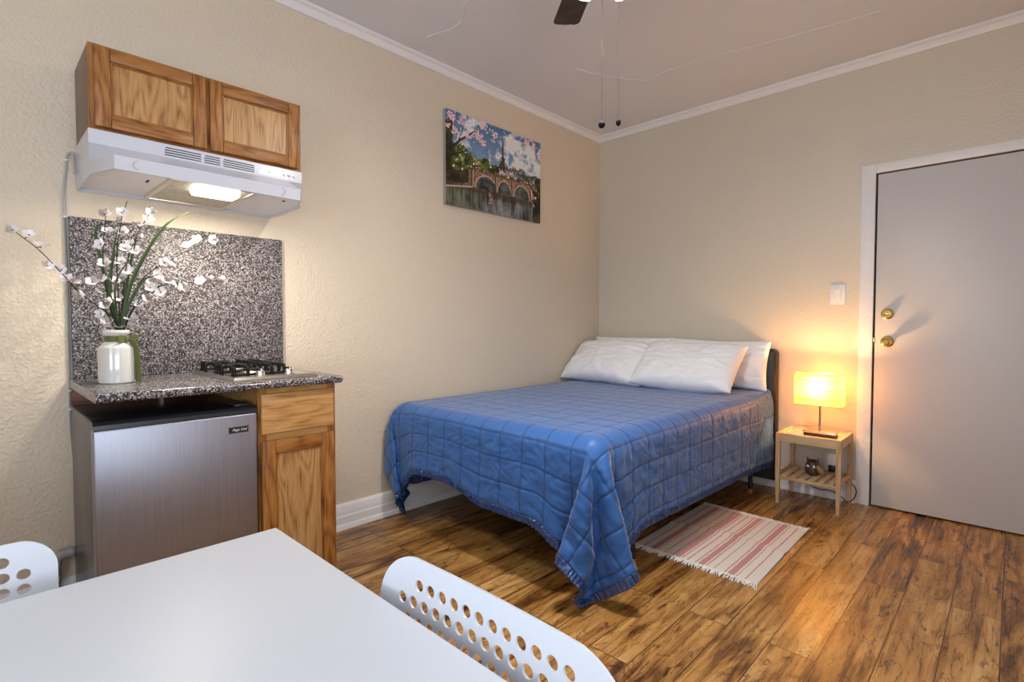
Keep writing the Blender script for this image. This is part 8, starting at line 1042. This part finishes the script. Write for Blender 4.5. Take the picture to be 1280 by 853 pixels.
0,-1,0,1,0,0,-1,1,-1,1,0,0,-1,1,0,0,0,-1,1,0,0,0,0,0,0,-1,1,0,-1,1,0,0,-1,1,0,-1,1,0,0,-1,-4,-22,-12,-5,0,0,-1,-1,0,0,-1,-1,-1,-5,1,0,10,6,1170,-1171,-1,0,-1,0,1,-1,0,1,-2,3,-3,2,0,0,1,0,-2,2,0,0,-1,1,0,0,1,-1,0,0,1,-1,0,1,0,-1,1,-1,1,0,-1,1,-1,1,0,0,-1,1,0,0,0,-1,1,0,0,0,0,0,0,0,-1,1,-1,1,0,0,-1,1,0,-1,1,-1,1,0,0,-2,-17,-17,-6,-2,0,-1,0,-1,0,0,-1,0,-1,-6,0,20,2,1102,-1103,-1,0,0,-1,1,-1,1,-2,2,0,0,-3,4,-1,0,1,0,0,-1,0,1,0,0,0,1,-1,0,0,0,1,-1,1,0,-1,0,1,0,-1,1,-1,1,0,0,-1,1,0,0,-1,1,0,0,0,0,0,0,0,0,-1,1,0,-1,1,0,-1,1,0,-1,1,-1,1,0,0,-1,1,-13,-17,-10,-4,1,-1,-1,0,-1,0,0,-1,-1,1,-7,45,-40,1035,-1036,-1,0,0,-1,1,-1,1,0,-3,4,-1,0,-2,2,0,1,0,0,-1,1,0,0,-1,1,0,1,-1,0,0,1,-1,0,1,0,-1,1,0,-1,1,-1,1,0,0,-1,1,0,0,-1,1,0,0,0,0,0,0,0,-1,1,-1,1,0,0,-1,1,0,-1,1,-1,1,0,-1,1,0,1,-9,-17,-12,-5,-2,0,1,-2,-1,0,2,-4,1,-1,1,24,-11,968,-970,0,1,-2,1,0,-1,1,0,-1,-1,3,-2,1,1,0,-2,2,-2,2,0,0,0,-1,1,0,1,-1,0,0,0,1,-1,1,0,-1,1,-1,1,0,-1,1,0,0,-1,1,0,-1,1,0,0,0,0,0,0,0,-1,1,0,-1,1,0,-1,1,-1,1,0,0,-1,1,-1,1,0,0,0,-3,-17,-13,-7,-3,-1,0,1,-1,-3,4,-4,-1,0,19,-22,24,900,-901,-1,0,0,0,0,-1,1,-1,1,0,-2,2,0,1,-1,0,1,-1,1,-1,1,0,0,0,-1,1,1,-1,0,0,1,-1,1,0,-1,0,1,0,-1,1,0,-1,1,0,0,-1,1,0,0,0,0,0,0,0,-1,1,0,0,-1,1,0,-1,1,-1,1,-1,1,0,0,-1,1,-1,2,-1,-1,-12,-18,-6,-5,-2,1,-1,2,6,-16,13,-13,3,14,-8,4,833,-835,1,-1,0,0,0,-1,1,0,-1,0,1,-1,2,-2,2,-1,1,-1,1,0,-1,0,2,-2,2,-1,0,0,0,0,0,1,0,0,-1,0,1,0,-1,1,0,-1,1,0,-1,1,0,0,0,0,0,0,0,0,-1,1,0,0,-1,1,-1,1,0,-1,1,-1,1,-1,1,0,-1,1,1,-1,0,-9,-16,-11,-4,-2,-2,0,1,3,3,0,-3,-9,-9,32,-25,765,-766,0,-1,-1,2,-2,1,0,-1,1,-1,1,0,-1,2,-1,0,1,-1,1,-1,1,0,0,0,-1,2,-1,0,0,0,1,-1,1,-1,1,-1,1,-1,1,0,0,-1,1,0,-1,1,0,0,0,0,-1,1,0,0,0,0,0,-1,1,0,-1,1,-1,1,-1,1,0,-1,1,0,-1,1,0,0,2,-9,-11,-18,0,-5,-2,0,-1,2,2,6,4,-7,-4,-4,-9,698,-699,-1,0,0,0,0,0,0,-1,1,-1,1,0,0,0,0,0,1,-1,1,-1,1,0,0,0,0,0,0,0,0,0,1,-1,1,-1,1,-1,1,-1,1,0,0,-1,1,0,-1,1,0,0,0,0,-1,1,0,0,0,0,0,-1,1,0,-1,1,-1,1,0,-1,1,-1,1,-1,1,-1,2,-1,1,-5,-8,-18,-8,-1,-3,-1,1,-1,1,4,5,6,-4,-12,-5,631,-632,-1,0,0,0,0,0,0,-1,1,-1,1,0,-1,1,1,-1,0,1,-1,1,0,0,0,0,0,0,0,0,0,0,1,-1,1,-1,0,1,0,-1,1,0,-1,1,0,0,-1,1,0,0,0,0,-1,1,0,0,0,0,0,-1,1,0,-1,0,1,0,-1,1,0,-1,1,-1,1,
-1,2,-1,1,-5,-1,-25,0,-10,-2,0,1,-1,-1,2,4,7,2,3,26,564,-566,1,-1,0,0,0,0,0,-1,1,-1,1,1,-2,0,2,-1,0,1,-1,1,0,0,0,0,0,0,0,0,0,1,-1,0,1,-1,0,1,-1,1,0,0,-1,1,0,0,-1,1,0,0,0,0,-1,1,0,0,-1,2,-2,1,0,-1,1,-1,1,0,-1,1,0,-1,0,1,-1,0,2,0,0,-1,-5,-16,-10,-7,-4,0,1,0,1,-1,-2,10,6,11,8,496,-497,0,-1,0,0,0,0,-1,1,0,-1,1,0,0,1,-3,3,-1,0,1,0,0,-1,1,0,0,0,1,-1,0,0,1,-1,0,1,-1,1,-1,1,0,-1,1,0,0,0,-1,1,0,0,-1,2,-2,1,0,0,0,0,-1,1,-1,1,0,-1,1,-1,1,0,-1,1,-1,0,1,-1,2,0,0,0,-5,-10,-14,-8,-6,0,1,0,7,-10,2,6,37,-1,0,429,-430,-1,0,1,-1,0,0,0,-1,1,-1,1,0,0,0,0,0,1,-1,1,-1,1,0,-1,1,0,0,0,1,-1,0,1,-1,0,1,-1,1,-1,1,-1,1,0,0,0,-1,1,0,0,-1,1,0,0,0,-1,2,-2,1,0,-1,1,0,0,-1,1,0,-1,0,1,0,-1,0,1,-1,2,0,-1,2,-4,-9,-11,-12,-7,-1,2,1,1,0,10,24,7,-3,0]
co = np.cumsum(np.cumsum(np.array(QD, dtype=float).reshape(3, QN[0], QN[1]), axis=2), axis=2)
co = np.moveaxis(co, 0, 2) * .0004
for _ in range(1):     # take out the rounding steps
    for ax in (0, 1):
        k = np.swapaxes(co, 0, ax); k[1:-1] = k[1:-1] * .7 + (k[:-2] + k[2:]) * .15
OVL, OVR, OVF, CW, CH = (0.49, 0.485, 0.44, 2.395, 2.495)
def upsample(a, k):
    n = a.shape[0]; t = np.linspace(0, n - 1, (n - 1) * k + 1); i = np.minimum(t.astype(int), n - 2); f = (t - i)[:, None, None]
    g = lambda j: a[np.clip(j, 0, n - 1)]
    p0, p1, p2, p3 = g(i - 1), g(i), g(i + 1), g(i + 2)
    p0 = np.where((i == 0)[:, None, None], 2 * p1 - p2, p0); p3 = np.where((i == n - 2)[:, None, None], 2 * p2 - p1, p3)
    return .5 * (2 * p1 + (p2 - p0) * f + (2 * p0 - 5 * p1 + 4 * p2 - p3) * f * f + (p3 - p0 + 3 * (p1 - p2)) * f ** 3)
X, Y, Z = co[:, :, 0], co[:, :, 1], co[:, :, 2]
ss = lambda a, lo, hi: (lambda t: t * t * (3 - 2 * t))(np.clip((a - lo) / (hi - lo), 0, 1))
# the hem hangs a little unevenly: higher at the foot by the wall, lower by the headboard
zr = np.interp(Y, [-2.1, -1.9, -1.3, -.66, -.15], [.245, .238, .225, .208, .155])
fr_ = 1 - ss(X, 1.45, 1.48) * ss(Y, -2.08, -1.80) * (1 - (.66 - zr) / (.66 - .150))
zf_ = np.interp(X, [.1, .36, .62, .84, 1.15, 1.3], [.26, .318, .322, .262, .262, .24])
ff_ = 1 - ss(-Y, 2.13, 2.165) * ss(X, .13, .30) * (1 - ss(X, 1.18, 1.36)) * (1 - (.66 - zf_) / (.66 - .173))
Zn = np.where(Z < .66, .66 - (.66 - Z) * fr_ * ff_, Z)
low = ss(-Zn, -.62, -.05)
lf = (1 - ss(X, .12, .22))
Yn = np.where(Y < -2.19, -2.19 + (Y + 2.19) * (1 - .75 * lf), Y) + lf * ss(-Zn, -.30, -.02) * ss(-Y, 2.0, 2.12) * .10
Yn = Yn + ss(X, 1.28, 1.36) * low * ss(-Y, 2.0, 2.2) * .055
Xn = X - ss(X, 1.40, 1.5) * low * ss(-Y, 1.95, 2.1) * .03
Yn = Yn - ss(-Y, 2.15, 2.17) * low * .02 * ss(X, .2, .4) * (1 - ss(X, 1.2, 1.35))
co = np.stack([Xn, Yn, Zn], axis=2)
UPS = 4
P = upsample(co, UPS); P = np.swapaxes(upsample(np.swapaxes(P, 0, 1), UPS), 0, 1)
nu, nv = P.shape[:2]
Sg = np.linspace(0, CW, nu)[:, None] * np.ones((1, nv)); Tg = np.linspace(0, CH, nv)[None, :] * np.ones((nu, 1))
du = np.gradient(P, axis=0); dv = np.gradient(P, axis=1)
N = np.cross(du, dv); N /= np.linalg.norm(N, axis=2, keepdims=True) + 1e-9
if N[nu // 2, nv // 3, 2] < 0: N = -N
SQ, EDGE = .134, .042
es = np.minimum(Sg, CW - Sg); et = CH - Tg
ed = np.minimum(es, et)
pu = np.abs(np.sin(PI * (Sg - EDGE) / SQ)); pv = np.abs(np.sin(PI * (CH - EDGE - Tg) / SQ))
puff = np.minimum(1, np.minimum(pu, pv) * 4.5) ** .7
wr = np.empty((nu, nv))
for i in range(nu):
    for j in range(nv):
        s, t = Sg[i, j], Tg[i, j]
        q = noise.noise(Vector((s * 13, t * 13, 3.3))) * .7 + (1 - 2 * abs(noise.noise(Vector((s * 21 + 2 * noise.noise(Vector((s * 6, t * 6, 1))), t * 21, 9.1))))) * .5
        wr[i, j] = q
flat = np.clip(N[:, :, 2], 0, 1)                     # lies smoother on top than on the drops
disp = (puff - 1) * (.0050 - .0022 * flat) + wr * (.0060 - .0046 * flat)
pleat = np.sin(np.where(es < et, Tg, Sg) * 300 + 3 * wr) * .0065
disp = np.where(ed < EDGE, pleat + .001, disp)
P = P + N * disp[:, :, None]
P[:, :, 2] = np.maximum(P[:, :, 2], .006)
P[:, :, 0] = np.maximum(P[:, :, 0], np.where(P[:, :, 2] < .145, .034, .006))
t_ = NT(M['quilt']); at = t_.n('VertexColor', layer_name='stitch_shade')
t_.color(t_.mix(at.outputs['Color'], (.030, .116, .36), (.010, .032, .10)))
quilt = thing('quilt', 'blue satin quilt with stitched squares and shiny hem spread over the bed', 'quilt', (.78, -1.2, .66))
org = np.array([.78, -1.2, .66])
def grid_obj(name, mask, m):
    idx = -np.ones((nu, nv), int); fs = []
    cells = np.argwhere(mask)
    use = np.zeros((nu, nv), bool)
    for i, j in cells: use[i:i + 2, j:j + 2] = True
    idx[use] = np.arange(use.sum())
    me = bpy.data.meshes.new(name)
    me.from_pydata((P[use] - org).tolist(), [], [(int(idx[i, j]), int(idx[i + 1, j]), int(idx[i + 1, j + 1]), int(idx[i, j + 1])) for i, j in cells])
    for p in me.polygons: p.use_smooth = True
    me.materials.append(m)
    sc_ = me.color_attributes.new('stitch_shade', 'FLOAT_COLOR', 'POINT')
    st = np.repeat(stitch_shade[use][:, None], 4, axis=1); st[:, 3] = 1; sc_.data.foreach_set('color', st.ravel().astype(np.float32))
    o = bpy.data.objects.new(name, me); COL.objects.link(o); o.parent = quilt
    md = o.modifiers.new('thickness', 'SOLIDIFY'); md.thickness = .006; md.offset = -1 if flip else 1
    return o
flip = True
stitch_shade = 1 - np.clip(np.minimum(pu, pv) * 7, 0, 1)  # navy thread line with seam shade put into the colour
cm = ed[:-1, :-1] * .25 + ed[1:, :-1] * .25 + ed[:-1, 1:] * .25 + ed[1:, 1:] * .25
grid_obj('quilted_cover', cm >= EDGE, M['quilt'])
grid_obj('satin_binding', cm < EDGE, M['satin'])

# pillows
def pillow(label, c, right, up, w, h, t, seed, ear=.03):
    right = Vector(right).normalized(); up = Vector(up); up = (up - right * up.dot(right)).normalized(); nrm = right.cross(up)
    n, m = 64, 44
    def pt(u, v, sd):
        e = (1 - abs(u) ** 2.6) * (1 - abs(v) ** 2.6)
        pin = 1 - .055 * (1 - u * u) * abs(v) ** 3
        pinx = 1 - .045 * (1 - v * v) * abs(u) ** 3
        x = u * w / 2 * pinx; y = v * h / 2 * pin
        z = t / 2 * max(0, e) ** .52
        q = noise.noise(Vector((u * 1.6 + seed, v * 1.3, sd))) * .014 * (e ** .4)
        f = math.atan2(v, u)
        rad = math.hypot(u, v)
        q += (1 - 2 * abs(noise.noise(Vector((f * 3.2 + seed * 3, rad * 1.3, sd * 2))))) * .015 * min(1, rad) * max(0, e) ** .3
        q += (1 - 2 * abs(noise.noise(Vector((u * 3.4 + v * 2.5 + seed * 5, v * 4.5 - u * 1.5, sd))))) * .011 * e ** .4
        z = z + q if e > .0001 else z
        return c + right * x + up * y + nrm * (sd * z + .010 * math.sin(u * 3 + seed))
    c = Vector(c); bm = new_bm(); G = {}
    for sd in (1, -1):
        for i in range(n + 1):
            for j in range(m + 1):
                if sd == -1 and (i in (0, n) or j in (0, m)): G[sd, i, j] = G[1, i, j]; continue
                G[sd, i, j] = bm.verts.new(pt(2 * i / n - 1, 2 * j / m - 1, sd))
        for i in range(n):
            for j in range(m):
                q = [G[sd, i, j], G[sd, i + 1, j], G[sd, i + 1, j + 1], G[sd, i, j + 1]]
                bm.faces.new(q if sd == 1 else q[::-1])
    zmin = min(v.co.z for v in bm.verts)
    o = obj('pillow', bm, M['pillow'], None, 80)
    tag(o, label, 'pillow', 'white pillows on the bed')
    return o
pillow('white pillow standing at the back left against the headboard near the wall corner', (.42, -.182, .858), (1, 0, 0), (0, .07, .30), .71, .34, .10, 1.3)
pillow('white pillow standing at the back right, its corner poking up against the black headboard', (1.12, -.182, .850), (1, .01, -.01), (0, .07, .30), .72, .34, .10, 4.1)
pillow('white pillow leaning at the front left of the bed, close to the side wall', (.375, -.410, .836), (1, .0, -.02), (0, .30, .26), .72, .42, .19, 7.7)
pillow('white pillow leaning at the front right, overlapping the pillow beside it', (1.025, -.440, .836), (1, .02, -.02), (0, .29, .26), .72, .42, .19, 11.2)

# ------------------------------------------------------------------ table and chairs
tb = thing('dining_table', 'white rectangular laminate dining table in the foreground', 'table', (2.03, -4.05, 0))
TX0, TX1, TY0, TY1, TZ = 1.628, 2.428, -4.60, -3.452, .735
b = new_bm(); box(b, (TX0, TY0, TZ - .034), (TX1, TY1, TZ), .0025, 3); obj('tabletop', b, M['table'], tb)
for a_, c_ in (((TX0 + .07, TY0 + .06), (TX1 - .07, TY0 + .08)), ((TX0 + .07, TY1 - .08), (TX1 - .07, TY1 - .06)), ((TX0 + .05, TY0 + .08), (TX0 + .07, TY1 - .08)), ((TX1 - .07, TY0 + .08), (TX1 - .05, TY1 - .08))):
    b = new_bm(); box(b, (*a_, TZ - .085), (*c_, TZ - .0345)); obj('apron', b, M['white_metal'], tb)
for x in (TX0 + .045, TX1 - .045):
    for y in (TY0 + .045, TY1 - .045):
        b = new_bm(); box(b, (x - .022, y - .022, 0), (x + .022, y + .022, TZ - .0345), .003); obj('leg', b, M['white_metal'], tb)

def back_sheet(square=False):
    # punched sheet built cell by cell: each cell is a square with a round hole, rows staggered by half a cell
    sp, rw, w1, r, hw0, wr1 = .0244, .0266, .790, .086, .224, .7525
    if square: rw, r, w1, wr1 = .0238, .050, .782, .7535
    U = 9 * sp; cy = w1 - r
    def half(w):
        if w > cy: return hw0 - r + math.sqrt(max(0, r * r - (w - cy) ** 2))
        return hw0 - .035 * max(0, (.66 - w) / .23)
    def place(u, w):
        h = half(w); uh = min(.186, h - .028) if not square else min(.194, h - .018); a = abs(u)
        if a > uh: a = uh + (a - uh) * (h - uh) / (U - uh)
        u = math.copysign(a, u)
        y = .213 + .05 * (w - .785) - .008 * (u / .208) ** 2 - .02 * math.exp(-(w - .43) / .04)
        return (u, y, w)
    bm = new_bm()
    def face(pts):
        bm.faces.new([bm.verts.new(place(*p)) for p in pts])
    nrow = 11 if not square else 12
    for row in range(nrow):
        w = wr1 - row * rw; odd = row % 2 or square
        nh = 12 if row == 0 else (15 if odd else 14)
        if square: nh, odd = (14 if row == 0 else 16), False
        edges = [-U + k * sp for k in range(19)] if not odd else [-U] + [-U + sp / 2 + k * sp for k in range(18)] + [U]
        for u0, u1 in zip(edges[:-1], edges[1:]):
            c = (u0 + u1) / 2; hx = (u1 - u0) / 2; n4 = 4 if hx > sp * .4 else 2
            per = []
            q = sp / 4
            for k in range(n4): per.append((u0 + k * q, w - rw / 2))
            for k in range(4): per.append((u1, w - rw / 2 + k * rw / 4))
            for k in range(n4): per.append((u1 - k * q, w + rw / 2))
            for k in range(4): per.append((u0, w + rw / 2 - k * rw / 4))
            if n4 == 2 or abs(c) > (nh / 2) * sp:
                face(per); continue
            ring = []
            for k in range(16):
                a = math.radians(225 + k * 22.5); ring.append((c + .0086 * math.cos(a), w + .0086 * math.sin(a)))
            for k in range(16):
                j = (k + 1) % 16; face((per[k], per[j], ring[j], ring[k]))
    def strips(ws):
        us = [-U + k * sp / 4 for k in range(73)]
        for a, b_ in zip(ws[:-1], ws[1:]):
            for x0, x1 in zip(us[:-1], us[1:]): face(((x0, a), (x1, a), (x1, b_), (x0, b_)))
    top = wr1 + rw / 2; low = wr1 - (nrow - 1) * rw - rw / 2
    strips([top + (w1 - .0004 - top) * math.sin(PI / 2 * k / 6) for k in range(7)])
    strips([low - (low - .44) * k / 4 for k in range(5)][::-1])
    bmesh.ops.remove_doubles(bm, verts=bm.verts, dist=.0002)
    bmesh.ops.recalc_face_normals(bm, faces=bm.faces)
    bmesh.ops.solidify(bm, geom=bm.faces[:], thickness=.0035)
    return bm
def chair(label, loc, rz, src=None):
    if src is None:
        t = thing('dining_chair', label, 'chair', loc, rz, 'white perforated chairs at the table')
        obj('backrest', back_sheet(), M['chair'], t, 40, True)
        bm = new_bm(); rows = []
        for i in range(13):
            v = i / 12; y = .125 - .345 * v
            z = .432 + (.03 * max(0, 1 - v * 8)) - .012 * math.sin(PI * v) - .02 * max(0, v - .88) / .12
            hw = .178 + .02 * min(1, v * 3)
            rows.append([(hw * (k / 6 - 1), y - (.02 * abs(k / 6 - 1) ** 4 if v > .9 else 0), z + .008 * abs(k / 6 - 1) ** 3) for k in range(13)])
        V = [[bm.verts.new(p) for p in r] for r in rows]
        for i in range(12):
            for j in range(12): bm.faces.new((V[i][j], V[i][j + 1], V[i + 1][j + 1], V[i + 1][j]))
        bmesh.ops.solidify(bm, geom=bm.faces[:], thickness=.006)
        obj('seat', bm, M['chair'], t, 40, True)
        for sx in (-1, 1):
            for y0, y1 in ((.10, .20), (-.17, -.215)):
                bm = new_bm(); tube(bm, [(sx * .15, y0, .426), (sx * .165, y0 * .7 + y1 * .3, .30), (sx * .185, y1, .002)], .011, 12)
                obj('leg', bm, M['white_metal'], t, 60, True)
        return t
    t = src.copy(); COL.objects.link(t); t.location = loc; t.rotation_euler = (0, 0, rz); t['label'] = label
    for ch in list(src.children):
        c = ch.copy(); COL.objects.link(c); c.parent = t
        if ch.name.startswith('backrest'):
            tmp = obj('backrest_sheet', back_sheet(True), M['chair'], None, 40, True); c.data = tmp.data; bpy.data.objects.remove(tmp)
    return t
ch0 = chair('white perforated plastic chair tucked under the table end facing the bed', (2.175, -3.622, 0), 0)
chair('white perforated plastic chair beside the fridge, cut by the left edge of the photo', (1.722, -3.985, 0), PI / 2, ch0)

# ------------------------------------------------------------------ light
def area(name, loc, rot, sx, sy, power, col, spread=PI):
    l = bpy.data.lights.new(name, 'AREA'); l.shape = 'RECTANGLE'; l.size = sx; l.size_y = sy; l.energy = power; l.color = col; l.spread = spread
    o = bpy.data.objects.new(name, l); COL.objects.link(o); o.location = loc; o.rotation_euler = rot
def point(name, loc, power, col, r):
    l = bpy.data.lights.new(name, 'POINT'); l.energy = power; l.color = col; l.shadow_soft_size = r
    o = bpy.data.objects.new(name, l); COL.objects.link(o); o.location = loc
DAY = (.80, .90, 1.0)
area('front_window_fill', (2.45, Y0 - .30, 1.52), (PI / 2, 0, 0), 1.4, 1.45, 19, DAY)  # added fill behind the camera, coloured like daylight
area('daylight_right_window', (X1 + .30, -3.95, 1.52), (PI / 2, 0, PI / 2), 1.6, 1.45, 12, DAY)
area('ceiling_fill_right_window', (X1 + .34, -3.95, 1.0), (PI * .68, 0, PI / 2), 1.5, .8, 26, (.86, .93, 1))  # added lamp aimed upward to brighten and cool the ceiling
area('ceiling_fill_front_window', (2.45, Y0 - .34, 1.0), (PI * .68, 0, 0), 1.35, .8, 28, (.86, .93, 1))  # second added ceiling brightener, below the front window
for p in FAN_BULBS: point('fan_lamp', p, 42, (1, .96, .905), .03)
area('hood_lamp', (.375, -3.17, lz - .004), (0, 0, 0), .10, .12, 6.0, (1, .90, .74))
point('bedside_lamp', (LX, LY, .742), 12, (1, .58, .22), .024)
w = bpy.data.worlds.new('sky'); S.world = w; w.use_nodes = True
bg = w.node_tree.nodes['Background']; bg.inputs[0].default_value = (.62, .78, 1, 1); bg.inputs[1].default_value = 1.0

# ------------------------------------------------------------------ camera
cd = bpy.data.cameras.new('camera'); cam = bpy.data.objects.new('camera', cd); COL.objects.link(cam)
cd.sensor_width = 36; cd.lens = 652.53 / 1280 * 36; cd.clip_start = .02
cam.location = (2.6435, -3.8528, 1.1266); cam.rotation_euler = (PI / 2 - .0328, 0, .7661)
S.camera = cam
S.view_settings.view_transform = 'Standard'; S.view_settings.look = 'None'; S.view_settings.gamma = 1; S.view_settings.use_curve_mapping = False
S.view_settings.exposure = 0.36
S.cycles.use_denoising = True
S.cycles.max_bounces = 10; S.cycles.diffuse_bounces = 6; S.cycles.sample_clamp_indirect = 6
